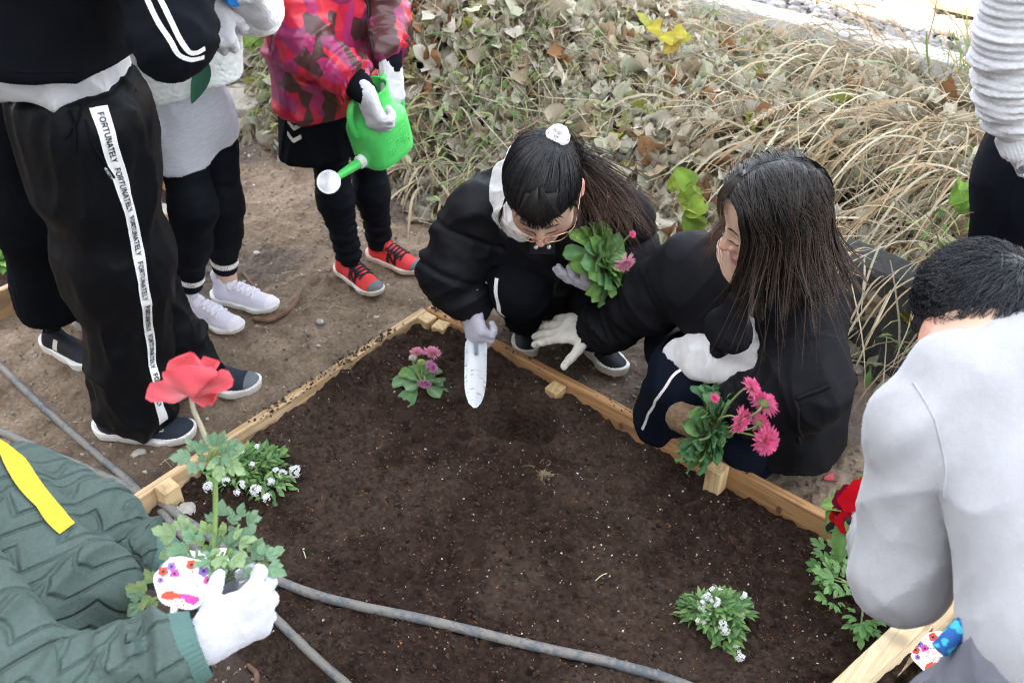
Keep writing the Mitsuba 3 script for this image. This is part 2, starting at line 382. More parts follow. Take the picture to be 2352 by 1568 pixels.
mat('wood_post', wood_fn((0, 0, 1), (0.66, 0.49, 0.27), (0.50, 0.33, 0.15), 1.2), 0.7, 0.3)
def concrete_tex(p, n, uv):
    a = FB(p.x * 8, p.y * 8, p.z * 8, octaves=4); b = NZ(p.x * 150, p.y * 150, p.z * 150)
    return MX((0.46, 0.46, 0.47), (0.70, 0.70, 0.69), a) * (0.85 + 0.3 * b)
mat('concrete', proc(concrete_tex), 0.9, 0.2)
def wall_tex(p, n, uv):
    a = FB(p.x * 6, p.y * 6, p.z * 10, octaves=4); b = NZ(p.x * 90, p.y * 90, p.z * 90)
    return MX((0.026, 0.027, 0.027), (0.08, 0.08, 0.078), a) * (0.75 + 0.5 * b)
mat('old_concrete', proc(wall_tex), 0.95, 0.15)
mat('stone', VC, 0.9, 0.25)
def rust_tex(p, n, uv):
    a = FB(p.x * 20, p.y * 20, p.z * 40, octaves=3)
    return MX((0.30, 0.17, 0.09), (0.48, 0.33, 0.21), a)
mat('rusty_steel', proc(rust_tex), 0.75, 0.4)
mat('facade', (0.62, 0.60, 0.56), 0.9, 0.2)
mat('window_glass', (0.03, 0.04, 0.05), 0.08, 0.6)

# ---- ground: one sheet, fine where the camera looks
def axis_lines(lo, hi, step, far):
    c = np.arange(lo, hi + step / 2, step); g = step * 1.35 ** np.arange(1, 60); e = np.cumsum(g); e = e[e < far]
    return np.concatenate([lo - e[::-1], c, hi + e])
gx, gy = axis_lines(-2.7, 2.5, 0.0125, 70), axis_lines(0.75, 5.2, 0.0125, 70)
X, Yg = np.meshgrid(gx, gy, indexing='xy')
G = np.stack([X, Yg, ground_z(X, Yg)], -1)
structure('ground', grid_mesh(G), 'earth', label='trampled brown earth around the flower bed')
# ---- potting soil in the bed
ss_, nn_ = np.arange(S0 + 0.002, S1 - 0.002, 0.0052), np.arange(N0 - 0.16, N1 - 0.004, 0.0052)
SG, NG = np.meshgrid(ss_, nn_, indexing='xy')
structure('soil', grid_mesh(xy(SG, NG, soil_z(SG, NG))), 'potting_soil', label='dark brown potting soil filling the wooden bed')

# ---- crumbs, clods, pebbles
rng = np.random.default_rng(11)
def chip(seed, k=9):
    r = np.random.default_rng(seed); v = r.normal(size=(k, 3)); v /= np.linalg.norm(v, axis=1, keepdims=True)
    h = trimesh.convex.convex_hull(v * (0.75 + 0.4 * r.random((k, 1)))); return np.array(h.vertices), np.array(h.faces)
CHIPS = [chip(i) for i in range(14)]
BIGCHIPS = [chip(50 + i, 16) for i in range(10)]
def scatter(pts, sizes, cols, shapes, flat=0.7, sink=0.3):
    bag = Bag()
    for i, (p, s, c) in enumerate(zip(pts, sizes, cols)):
        v, f = shapes[i % len(shapes)]; a = rng.random() * 6.283
        e = np.array([1, 0.7 + 0.3 * rng.random(), flat * (0.8 + 0.4 * rng.random())]) * s * 0.5
        bag.add(((v * e) @ rotz(a).T + p + A3(0, 0, s * 0.5 * flat * (1 - 2 * sink)), f), c)
    return bag
def onframe(p, m=60):
    q = proj(p); return (q[..., 0] > -m) & (q[..., 0] < 2352 + m) & (q[..., 1] > -m) & (q[..., 1] < 1568 + m) & (q[..., 2] > 0.2)
def bedpts(k):
    s, n = S0 + 0.01 + (S1 - S0 - 0.02) * rng.random(k), N0 - 0.1 + (N1 - N0 + 0.09) * rng.random(k)
    p = xy(s, n, soil_z(s, n)); return p[onframe(p)]
def stuff(name, label, cat, bag, bsdf, smooth=False): single(name, label, cat, bag.mesh(), bsdf, kind='stuff', smooth=smooth, color=bag.cols())
p = bedpts(13000); k = len(p)
g = rng.random(k)[:, None]
stuff('soil_crumbs', 'loose dark crumbs strewn over the potting soil', 'soil crumbs',
      scatter(p, 0.003 + 0.012 * rng.random(k) ** 5, np.array([0.024, 0.015, 0.012]) * (1 - g) + np.array([0.062, 0.041, 0.033]) * g, CHIPS, 0.8, 0.15), 'crumb')
p = bedpts(1600); p = p[rng.random(len(p)) < 1.1 * np.clip(meshkit.fbm(p * 7, 3, 33) * 2.2 - .65, .08, 1)]; k = len(p)
stuff('perlite_grains', 'white perlite grains sprinkled in the potting soil', 'perlite',
      scatter(p, 0.0024 + 0.0046 * rng.random(k) ** 2.2, np.array([[0.62, 0.59, 0.54]]) * (0.6 + 0.4 * rng.random((k, 1))), CHIPS, 0.85, 0.2), 'crumb')
p = bedpts(2300); k = len(p)
stuff('clay_grains', 'small orange clay grains in the potting soil', 'clay grains',
      scatter(p, 0.002 + 0.004 * rng.random(k) ** 2, np.array([[0.40, 0.20, 0.10]]) * (0.35 + 0.6 * rng.random((k, 1))), CHIPS, 0.85, 0.2), 'crumb')
def groundpts(k, nmin=-1, nmax=WALL_N + 0.05):
    s, n = -3.6 + 4.6 * rng.random(k), 0.25 + 2.1 * rng.random(k); p = xy(s, n)
    ok = (n < nmax) & (n > nmin) & ~((s > S0 - 0.03) & (s < S1 + 0.03) & (n < N1 + 0.03) & (n > N0 - 0.02)); p = p[ok]
    p[:, 2] = ground_z(p[:, 0], p[:, 1]); return p[onframe(p)]
p = groundpts(26000); k = len(p); g = rng.random((k, 1))
stuff('gravel', 'fine gravel and earth crumbs on the trodden path', 'gravel',
      scatter(p, 0.003 + 0.012 * rng.random(k) ** 3, np.array([0.12, 0.09, 0.07]) * (1 - g) + np.array([0.34, 0.29, 0.24]) * g, CHIPS, 0.7, 0.25), 'crumb')
p = groundpts(420); k = len(p); g = rng.random((k, 1))
stuff('pebbles', 'pale pebbles lying about on the path', 'pebbles',
      scatter(p, 0.010 + 0.016 * rng.random(k) ** 2.5, np.array([0.24, 0.20, 0.17]) * (1 - g) + np.array([0.52, 0.49, 0.45]) * g, BIGCHIPS, 0.7, 0.3), 'crumb')
# thin straw bits on the path
bag = Bag()
for q in groundpts(900):
    L = 0.010 + 0.03 * rng.random(); a = rng.random() * 6.28; d = A3(math.cos(a), math.sin(a), 0.1 * rng.normal())
    pth = np.array([q + A3(0, 0, .004), q + d * L * .5 + A3(0, 0, .005 + .003 * rng.random()), q + d * L + A3(0, 0, .004)])
    bag.add(tube(pth, 0.0006 + .0006 * rng.random(), 3, False), np.array([0.42, 0.34, 0.23]) * (0.5 + 0.6 * rng.random()))
stuff('straw_bits', 'short bits of straw trodden into the path', 'straw', bag, 'crumb')

# ---- the flower bed's boards and stakes
def board(parent, p0, p1, h, th, bs, z1, seed, name='board', bulge=0.0015):
    """a plank on edge from p0 to p1, its top at z1"""
    d = p1 - p0; L = np.linalg.norm(d[:2]); R = frame(A3(d[0], d[1], 0) / L)
    m = chbox(L, th, h, 0.0022, seed, 0.003, div=max(6, L / 0.05))
    return put(name, move(m, R, (p0 + p1) / 2 * A3(1, 1, 0) + A3(0, 0, z1 - h / 2)), bs, parent, smooth=30)
BT = 0.09
bed = thing('flower_bed', 'wooden plank flower bed filled with dark soil in the middle', 'flower bed')
board(bed, xy(S0 - 0.012, N1 + 0.012), xy(S1 - 0.003, N1 + 0.012), 0.135, 0.024, 'wood_along', BT, 3)
board(bed, xy(S0 - 0.012, N1 - 0.003), xy(S0 - 0.012, N0 - 0.005), 0.135, 0.022, 'wood_across', BT + 0.002, 5)
board(bed, A3(.925, 1.322, 0), A3(.30, .805, 0), 0.13, 0.044, 'wood_beam', BT + 0.004, 8)
def stake(parent, p, z1, h=0.16, w=0.040, seed=0, turn=0.0):
    m = chbox(w, w, h, 0.0022, seed, 0.003, div=4)
    return put('stake', move(m, frame(ALONG) @ rotz(turn) @ rotx(0.03 * math.sin(seed * 7.0)), A3(p[0], p[1], z1 - h / 2)), 'wood_post', parent, smooth=30)
def on_line(px, py, z, n): p = W(px, py, z=z); s, _ = sn(p); return xy(s, n)
stake(bed, xy(S0 + 0.024, N1 - 0.030), BT + 0.006, seed=1)
stake(bed, xy(S0 + 0.072, N1 - 0.026), BT + 0.001, seed=2, turn=0.2)
stake(bed, on_line(1276, 884, BT, N1 - 0.024), BT - 0.006, seed=3)
stake(bed, on_line(1650, 1078, BT, N1 - 0.024), BT + 0.012, seed=4)
stake(bed, xy(S0 + 0.022, N0 + 0.055), BT + 0.012, seed=5, h=0.19, w=0.042)
pts = []
for i in range(420):
    if i < 300: u = rng.choice([.18, .33, .42, .60, .85]) + .07 * rng.normal(); s_, n_ = S0 - 0.010 + 0.009 * rng.normal(), N1 - (0.08 + 0.55 * abs(u))
    else: s_, n_ = S0 + 1.1 * rng.random() ** 2, N1 + 0.012 + 0.008 * rng.normal()
    pts.append(xy(s_, n_, BT + 0.002))
pts = np.array(pts); k = len(pts); g = rng.random(k)[:, None]
stuff('spilled_soil', 'dark soil crumbs spilled along the tops of the bed boards', 'soil crumbs', scatter(pts, 0.003 + 0.011 * rng.random(k) ** 2.5, np.array([0.030, 0.019, 0.015]) * (1 - g) + np.array([0.09, 0.062, 0.048]) * g, CHIPS, 0.7, 0.1), 'crumb')
# ---- the second bed on the left
c2 = W(458, 452, z=BT); s2, n2 = sn(c2)
bed2 = thing('flower_bed', 'second wooden flower bed of pansies and greens behind the children at the left', 'flower bed')
board(bed2, xy(s2, n2), xy(s2, n2 - 2.0), 0.15, 0.022, 'wood_across', BT, 13)
board(bed2, xy(s2 - 0.013, n2), xy(s2 - 1.5, n2), 0.15, 0.022, 'wood_along', BT, 14)
SG2, NG2 = np.meshgrid(np.arange(s2 - 1.4, s2 - 0.011, 0.012), np.arange(n2 - 1.9, n2 - 0.011, 0.012), indexing='xy')
P2 = xy(SG2, NG2); P2[..., 2] = 0.055 + 0.03 * (meshkit.fbm(P2 * 12, 3, 4) - 0.5) + 0.012 * (meshkit.noise(P2 * 60, 5) - 0.5)
structure('soil', grid_mesh(P2), 'potting_soil', label='dark soil in the second bed at the left')
SOIL2_Z = 0.055

# ---- old retaining wall, kerb, railway
def bar(s0, s1, n0, n1, z0, z1, c=0.006, seed=None, rough=0.0):
    m = chbox(s1 - s0, n1 - n0, z1 - z0, c, seed, rough, div=40); return move(m, frame(ALONG), xy((s0 + s1) / 2, (n0 + n1) / 2, (z0 + z1) / 2))
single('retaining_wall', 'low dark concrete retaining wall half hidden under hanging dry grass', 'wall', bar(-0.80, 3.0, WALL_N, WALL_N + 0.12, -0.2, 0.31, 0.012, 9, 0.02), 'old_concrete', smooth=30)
kerb = thing('concrete_kerb', 'pale concrete kerb along the edge of the railway ballast', 'kerb')
for k in range(9):
    a = -6.0 + k * 1.0; put('kerb_block', bar(a + 0.003, a + 0.997, KERB_N, KERB_N + 0.11, 0.02, BALLAST_Z + 0.035, 0.008, 20 + k, 0.004), 'concrete', kerb, smooth=30)
k = 16000; s, n = -4.6 + 6.4 * rng.random(k), KERB_N + 0.12 + 1.7 * rng.random(k) ** 1.3
p = xy(s, n, BALLAST_Z - 0.05 + 0.03 * rng.random(k)); p = p[onframe(p, 100)][:7000]; k = len(p); g = rng.random((k, 1))
stuff('ballast', 'grey crushed stone ballast beside the railway track', 'ballast',
      scatter(p, 0.028 + 0.032 * rng.random(k), np.array([0.15, 0.145, 0.155]) * (1 - g) + np.array([0.42, 0.42, 0.43]) * g, BIGCHIPS, 0.8, 0.1), 'stone', smooth=False)
track = thing('railway_track', 'rusty railway track in the sun beyond the kerb', 'railway track')
RN = 4.19
prof = [(-0.061, 0), (0.061, 0), (0.061, 0.011), (0.016, 0.024), (0.008, 0.034), (0.008, 0.105), (0.032, 0.118), (0.032, 0.150), (-0.032, 0.150), (-0.032, 0.118), (-0.008, 0.105), (-0.008, 0.034), (-0.016, 0.024), (-0.061, 0.011)]
from shapely.geometry import Polygon
rail = trimesh.creation.extrude_polygon(Polygon(prof), 30.0)
Rr = np.stack([ACROSS, A3(0, 0, 1), ALONG], 1)
for q in (RN + 0.061, RN + 0.061 + 1.10): put('rail', move((rail.vertices, rail.faces), Rr, xy(-18.0, q, BALLAST_Z + 0.035)), 'rusty_steel', track, smooth=30)
for k in range(16): put('sleeper', bar(-5.2 + k * 0.62, -5.0 + k * 0.62, RN - 0.12, RN + 1.5, BALLAST_Z - 0.1, BALLAST_Z + 0.030, 0.01, 60 + k, 0.008), 'concrete', track, smooth=30)
# ---- the school building behind the camera, which shades the garden
bn, bh = -4.2, 5.92
sch = thing('school_building', 'long pale school building behind the photographer that shades the garden', 'building')
put('wall', bar(-22, 22, bn - 8, bn, -0.3, bh - 0.25, 0.02), 'facade', sch, smooth=30)
put('roof', bar(-22.3, 22.3, bn - 8.3, bn + 0.25, bh - 0.248, bh, 0.02), 'concrete', sch, smooth=30)
for fl in range(2):
    for k in range(9):
        s_ = -19 + k * 4.6; z_ = 0.9 + fl * 2.75
        put('window', bar(s_, s_ + 3.0, bn + 0.002, bn + 0.06, z_, z_ + 1.4, 0.01), 'window_glass', sch, smooth=30)
# ================================================================ PLANTS AND SMALL THINGS
LEAF = leafmat('leaf', VC, 0.55, 0.38, 0.4)
DRY = leafmat('dry_leaf', VC, 0.5, 0.8, 0.2)
PETAL = leafmat('petal', VC, 0.8, 0.6, 0.2)
PROFILES = {'ovate': lambda t: np.sin(np.pi * np.clip(t, 0, 1) ** 0.72) ** 0.85, 'obovate': lambda t: 0.12 + 0.88 * np.sin(np.pi * np.clip(t, 0, 1) ** 2.0) ** 0.7 * (t > 0.02) - 0.12 * (t > 0.97),
            'lance': lambda t: np.sin(np.pi * np.clip(t, 0.02, 1) ** 0.9), 'heart': lambda t: np.clip(np.sin(np.pi * (0.12 + 0.88 * t) ** 0.62) ** 0.7, 0, 1), 'petal': lambda t: 0.25 + 0.75 * np.sin(np.pi * np.clip(t * 0.86, 0, 1) ** 1.25) ** 0.8}
def leaf(L, Wd, prof='ovate', bend=0.5, cup=0.3, twist=0.0, wave=0.0, nl=6, nw=4, seed=0, bend0=0.0, lobes=0):
    """a leaf along +x with its face up (+z); bend: how far it droops, cup: how far its sides rise"""
    r = np.random.default_rng(seed); t = np.linspace(0, 1, nl + 1); w = PROFILES[prof](t) * Wd / 2; w[-1] *= 0.35 if prof in ('obovate', 'petal') else 1
    if lobes: w = w * (1 + 0.22 * np.sin(t * lobes * 2 * np.pi))
    ang = bend0 - bend * t; dx = np.cos(ang); dz = np.sin(ang); cx = np.concatenate([[0], np.cumsum((dx[1:] + dx[:-1]) / 2)]) * L / nl; cz = np.concatenate([[0], np.cumsum((dz[1:] + dz[:-1]) / 2)]) * L / nl
    u = np.linspace(-1, 1, nw + 1); V = np.zeros((nl + 1, nw + 1, 3)); ph = r.random(4) * 6.28
    for i in range(nl + 1):
        y = u * w[i] * math.cos(cup * 0.8); z = np.abs(u) ** 1.4 * w[i] * math.sin(cup) * 1.2 + wave * Wd * np.sin(u * 2.2 + t[i] * 9 + ph[0]) * np.abs(u) * (0.4 + t[i])
        a = twist * t[i]; y, z = y * math.cos(a) - z * math.sin(a), y * math.sin(a) + z * math.cos(a)
        V[i, :, 0] = cx[i] - z * math.sin(ang[i]); V[i, :, 1] = y; V[i, :, 2] = cz[i] + z * math.cos(ang[i])
    return grid_mesh(V)
def leafcol(m, nw, base, mid=1.25, edge=0.95, seed=0, tip=None):
    r = np.random.default_rng(seed); k = len(m[0]); u = np.abs(np.linspace(-1, 1, nw + 1)); c = np.tile(np.where(u < 0.15, mid, edge), k // (nw + 1))[:, None] * np.asarray(base)
    if tip is not None: t = np.repeat(np.linspace(0, 1, k // (nw + 1)), nw + 1)[:, None] ** 2; c = c * (1 - t) + np.asarray(tip) * t
    return c * (0.9 + 0.2 * r.random((k, 1)))
def orient(d, face):
    """rotation taking +x to d and +z near face"""
    x = unit(d); y = unit(np.cross(face, x)); return np.stack([x, y, np.cross(x, y)], 1)
rng = np.random.default_rng(5)

# ---- dead creeper over the bank: 300 leaves of its own, the rest one mass
PAL = np.array([(0.62, 0.57, 0.48), (0.54, 0.47, 0.37), (0.55, 0.56, 0.44), (0.70, 0.66, 0.58), (0.44, 0.35, 0.25), (0.42, 0.43, 0.22), (0.34, 0.19, 0.10), (0.34, 0.36, 0.09), (0.62, 0.61, 0.53)])
PW = np.array([5, 5, 4, 4, 4, 1.2, 1.2, 0.5, 3]); PW = PW / PW.sum()
DEAD = [leaf(1, 0.85 + 0.3 * rng.random(), ['ovate', 'heart', 'heart'][i % 3], bend=rng.uniform(0.6, 3.2), cup=rng.uniform(0.4, 1.5), twist=rng.uniform(-1.7, 1.7), wave=rng.uniform(0.12, 0.38), nl=7, nw=4, seed=i) for i in range(22)]
for i in range(len(DEAD)):
    v = np.array(DEAD[i][0]); DEAD[i] = (v + (np.stack([meshkit.noise(v * 4.5 + 9 * i, k_ + 3 * i) for k_ in range(3)], 1) - .5) * .34, DEAD[i][1])
PAL = PAL * np.array([0.76, 0.755, 0.72])
DEADPLY = {}
k = 33000; s, n = -4.3 + 6.0 * rng.random(k), WALL_N - 0.32 + (KERB_N - WALL_N + 0.37) * rng.random(k)
keep = np.where(n < WALL_N + 0.05, rng.random(k) < np.where(s < -0.75, 0.75 * sstep(WALL_N - 0.28, WALL_N, n), 0.40 * sstep(WALL_N - 0.14, WALL_N, n)), True) & (rng.random(k) < np.where(n > KERB_N - 0.22, np.where(s < -2.45, 1, 0.10), 1)) & (rng.random(k) < np.where(s > -1.1, 0.28, 1))
s, n = s[keep], n[keep]; P = xy(s, n); P[:, 2] = ground_z(P[:, 0], P[:, 1], False)
lift = 0.13 * rng.random(len(s)) ** 0.9 * sstep(WALL_N - 0.1, WALL_N + 0.2, n) * (1 - 0.6 * sstep(KERB_N - 0.3, KERB_N, n)) + 0.004
lift += 0.10 * np.clip(meshkit.fbm(P * 3.3, 3, 8) - 0.45, 0, 1) * 2 * sstep(-1.6, -2.4, s)
P[:, 2] += lift
clump = 1 + 0 * s
hang = (n > WALL_N - 0.04) & (n < WALL_N + 0.03)
P[hang, 2] += (0.27 * rng.random(len(s)))[hang] * (s[hang] > -0.75)
ok = onframe(P, 40); P, s, n, lift = P[ok], s[ok], n[ok], lift[ok]
size = 0.034 + 0.050 * rng.random(len(P)) ** 1.2
ci = rng.choice(len(PAL), len(P), p=PW)
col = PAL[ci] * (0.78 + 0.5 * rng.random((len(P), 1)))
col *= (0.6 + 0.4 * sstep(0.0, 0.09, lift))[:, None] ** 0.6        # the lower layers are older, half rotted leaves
vine = thing('dead_creeper', 'withered creeper with curled grey-brown leaves smothering the bank below the railway', 'creeper', kind='thing')
def leafpose(i):
    d = -ACROSS * (0.7 + 0.6 * rng.random()) + ALONG * rng.normal() * 0.8 + A3(0, 0, -0.6 * rng.random() + 0.25)
    nf = A3(*(rng.normal(size=3) * 0.55)) + A3(0, 0, 0.9) - ACROSS * 0.55
    return orient(d, nf)
q = proj(P); depth_rank = np.argsort(-(size / q[:, 2]) * (lift > np.quantile(lift, 0.45)) * ((q[:, 0] > 0) & (q[:, 0] < 2352) & (q[:, 1] > 0)))
own = set(depth_rank[:300].tolist())
MATS = [leafmat(f'dead_leaf_{i}', PAL[i] * 0.95, 0.5, 0.8, 0.2) for i in range(len(PAL))]
bag = Bag()
for i in range(len(P)):
    j = int(rng.integers(len(DEAD))); R = leafpose(i)
    if i in own:
        if j not in DEADPLY: DEADPLY[j] = ply(DEAD[j], None, smooth=True)
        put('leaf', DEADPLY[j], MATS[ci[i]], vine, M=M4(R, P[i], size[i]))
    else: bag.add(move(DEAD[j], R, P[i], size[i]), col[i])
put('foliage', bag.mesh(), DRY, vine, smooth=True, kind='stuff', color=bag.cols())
bag = Bag()
for i in range(1700):
    s_, n_ = -4.0 + 5.4 * rng.random(), WALL_N + 0.02 + 1.35 * rng.random(); p0 = xy(s_, n_); a = rng.random() * 6.28; L = 0.12 + 0.4 * rng.random()
    pts = np.array([p0 + A3(math.cos(a + 0.5 * rng.normal()), math.sin(a + .5 * rng.normal()), 0) * L * t for t in (0, .33, .66, 1)])
    pts[:, 2] = ground_z(pts[:, 0], pts[:, 1], False) + 0.05 + 0.13 * rng.random(4)
    if onframe(pts[:1])[0]: bag.add(tube(spline(pts, 9), 0.0011 + 0.0012 * rng.random(), 3, False), np.array([0.46, 0.40, 0.28]) * (0.55 + 0.6 * rng.random()))
put('stem', bag.mesh(), 'crumb', vine, smooth=True, kind='stuff', color=bag.cols())

# ---- grass
def blade(root, d, L, w, droop, n=9, side=None, seed=0):
    r = np.random.default_rng(seed); p = np.array(root, float); v = unit(d); pts = [p.copy()]; dr_ = np.linspace(0.3, 1.9, n)
    for i in range(n):
        v = unit(v + A3(0, 0, -droop * dr_[i] / n) + r.normal(size=3) * 0.05); p = p + v * L / n; pts.append(p.copy())
    pts = np.array(pts); t = np.gradient(pts, axis=0); sd = np.cross(t, r.normal(size=3) * 0.4 + A3(0, 0, 1)); sd /= np.maximum(np.linalg.norm(sd, axis=1, keepdims=True), 1e-9)
    ww = w * np.clip(np.minimum(np.linspace(0.5, 1.6, n + 1), np.linspace(4, 0.06, n + 1)), 0, 1)
    V = np.stack([pts - sd * ww[:, None] / 2, pts + A3(0, 0, 1) * -ww[:, None] * 0.18, pts + sd * ww[:, None] / 2], 1); return grid_mesh(V)
STRAW = np.array([(0.50, 0.41, 0.28), (0.43, 0.33, 0.21), (0.56, 0.48, 0.36), (0.33, 0.24, 0.15), (0.46, 0.42, 0.31)])
def clump(label, root, n, dmean, spread, L, droop, cols, w=0.007, rad=0.06, plume=0):
    bag = Bag()
    for i in range(n):
        p = root + A3(rng.normal() * rad, rng.normal() * rad, 0); d = np.asarray(dmean) + rng.normal(size=3) * spread
        bag.add(blade(p, d, L * (0.55 + 0.7 * rng.random()), w * (0.6 + 0.8 * rng.random()), droop * (0.6 + 0.8 * rng.random()), seed=int(rng.integers(1 << 30))), cols[rng.integers(len(cols))] * (0.7 + 0.5 * rng.random()))
    t = thing('grass_clump', label, 'grass clump', 'clumps of tall dry grass on the bank')
    put('blades', bag.mesh(), DRY, t, smooth=True, kind='stuff', color=bag.cols())
    for i in range(plume):
        b = Bag(); d = unit(np.asarray(dmean) + rng.normal(size=3) * spread * 0.6); st = blade(root, d, L * 1.15, 0.004, droop * 0.9, n=12, seed=900 + i); P_ = st[0].reshape(13, 3, 3)[:, 1]
        b.add(tube(P_, 0.0018, 4, False), STRAW[2])
        for q in range(220):
            f = 8.5 + 3.4 * rng.random(); a = P_[int(f)] * (1 - f % 1) + P_[min(12, int(f) + 1)] * (f % 1); v = unit(P_[-1] - P_[-4]) + rng.normal(size=3) * 0.35
            b.add(leaf(0.022, 0.005, 'lance', 0.3, 0.2, nl=2, nw=2, seed=q), STRAW[2] * 1.1) if False else b.add(move(leaf(0.020, 0.0045, 'lance', 0.3, 0.2, nl=2, nw=2, seed=q), orient(v, rng.normal(size=3)), a), STRAW[2] * (0.9 + 0.3 * rng.random()))
        put('seed_head', b.mesh(), DRY, t, smooth=True, color=b.cols())
    return t
GREENS = np.array([(0.20, 0.30, 0.10), (0.30, 0.38, 0.16), (0.28, 0.34, 0.20)])
def groot(px, py, z=0.42):
    p = W(px, py, z=z)
    for _ in range(8): p = W(px, py, z=0.5 * p[2] + 0.5 * (0.03 + float(ground_z(p[:1], p[1:2], False)[0])))
    return p
out = -ACROSS
spec = [('straw grass flopping left below the middle of the kerb', 1790, 160, 60, out * 1.0 - ALONG * 0.5 + A3(0, 0, .55), .30, .50, 1.6, STRAW, 1),
        ('straw grass spilling down the bank behind the long-haired child', 1960, 200, 80, out * 1.1 - ALONG * 0.3 + A3(0, 0, .6), .30, .58, 1.7, STRAW, 1),
        ('long straw grass arching towards the kneeling child from the bank', 2010, 330, 80, out * 1.1 - ALONG * 0.25 + A3(0, 0, .6), .32, .60, 1.9, STRAW, 1),
        ('large fan of pale grass hanging over the old wall', 2150, 330, 110, out * 1.1 - ALONG * 0.2 + A3(0, 0, .7), .28, .72, 1.9, STRAW, 1),
        ('stiff straw stalks hanging low above the dark-haired head at the right', 2230, 420, 70, out * 1.0 - ALONG * 0.2 + A3(0, 0, .5), .26, .55, 1.7, STRAW, 0),
        ('dry grass with a feathery head behind the ponytail', 1720, 290, 36, out * 1.0 - ALONG * 0.5 + A3(0, 0, .4), .3, .38, 1.5, STRAW, 2),
        ('green and yellow grass standing upright beside the grey knit sleeve', 2240, 210, 46, out * 0.2 - ALONG * 0.1 + A3(0, 0, 1), .22, .36, 0.9, np.vstack([GREENS, GREENS, STRAW[:2], [[0.5, 0.33, 0.1]]]), 0),
        ('tall brownish grass in front of the sunlit rail', 2300, 150, 50, out * 0.1 + A3(0, 0, 1), .2, .40, 0.6, np.vstack([STRAW, STRAW, GREENS[:1], [[0.45, 0.28, 0.12]]]), 0),
        ('thin dry grass leaning over the ballast edge', 2080, 140, 44, out * .3 - ALONG * .6 + A3(0, 0, .7), .3, .40, 1.4, STRAW, 0),
        ('small tuft of pale grass lying on the creeper above the bowed head', 1350, 330, 26, out * 0.8 - ALONG * 0.8 + A3(0, 0, .3), .35, .30, 1.3, STRAW, 0),
        ('dry grass tuft drooping beside the watering can', 960, 380, 34, out * .7 + ALONG * .3 + A3(0, 0, .4), .4, .26, 1.5, STRAW, 0),
        ('pale grass tuft on the slope right of the red jacket', 1010, 240, 30, out * .6 + A3(0, 0, .6), .4, .26, 1.3, np.vstack([STRAW, GREENS]), 0)]
spec += [('straw stalks trailing down the left end of the old wall', 1900, 520, 60, out * 1.0 - ALONG * .2 + A3(0, 0, .25), .3, .42, 1.6, STRAW, 0),
         ('mat of dry stalks hanging over the middle of the old wall', 2050, 560, 80, out * 1.0 - ALONG * .1 + A3(0, 0, .25), .32, .42, 1.7, STRAW, 0),
         ('mat of dry stalks hanging over the wall in front of the navy trousers', 2210, 600, 80, out * 1.0 + A3(0, 0, .25), .32, .42, 1.7, STRAW, 0),
         ('bleached grass sprawling over the crest of the bank', 1850, 330, 60, out * 1.0 - ALONG * .4 + A3(0, 0, .45), .32, .5, 1.6, STRAW, 0)]
for lab, px, py, nb, d, sp, L, dp, cl, pl in spec: clump(lab, groot(px, py, 0.40 if px > 1200 else 0.2), int(nb * 1.3), d, sp, L, dp, cl, plume=pl)
for i, (lab, s_) in enumerate([('tangle of thin stalks hanging down the left end of the old wall', -.70), ('thin dead stalks hanging in front of the old wall behind the long hair', -.48), ('bleached stalks drooping over the middle of the exposed wall', -.26), ('dry stalks hanging over the wall above the bowed dark-haired head', -.04), ('dry stalks hanging over the wall beside the navy trousers', .18)]):
    for z_, L_, nb in ((.36, .42, 24),): clump(lab, xy(s_, WALL_N + .04, z_), nb, out * .8 - ALONG * .15 + A3(0, 0, .28), .34, L_, 2.3, np.vstack([STRAW, [[.30, .24, .17], [.36, .33, .26]]]), w=.0048, rad=.10)
# green undergrowth between the dead leaves
bag = Bag()
for i in range(520):
    c_ = [(1120, 140, 170, 90), (1180, 60, 200, 60), (600, 60, 60, 60), (1640, 30, 80, 40), (2180, 500, 60, 80)][rng.choice(5, p=[.45, .25, .12, .06, .12])]
    p = W(c_[0] + rng.normal() * c_[2] * .6, c_[1] + rng.normal() * c_[3] * .6, z=0.36 + 0.16 * rng.random())
    gz = float(ground_z(p[:1], p[1:2], False)[0]); p[2] = min(max(p[2], gz + 0.01), gz + 0.17)
    if rng.random() < 0.5: m = blade(p, A3(rng.normal(), rng.normal(), 1.2), 0.08 + 0.1 * rng.random(), 0.004, 1.2, n=4, seed=i)
    else: m = move(leaf(0.03 + .02 * rng.random(), 0.018, 'ovate', 0.6, 0.3, nl=3, nw=2, seed=i), orient(rng.normal(size=3), A3(0, 0, 1) + rng.normal(size=3) * .5), p)
    bag.add(m, np.array([(0.13, 0.24, 0.08), (0.26, 0.33, 0.13), (0.36, 0.37, 0.20)][rng.integers(3)]) * (0.7 + .5 * rng.random()))
single('undergrowth', 'fresh green weeds growing through the withered creeper', 'undergrowth', bag.mesh(), LEAF, kind='stuff', smooth=True, color=bag.cols())
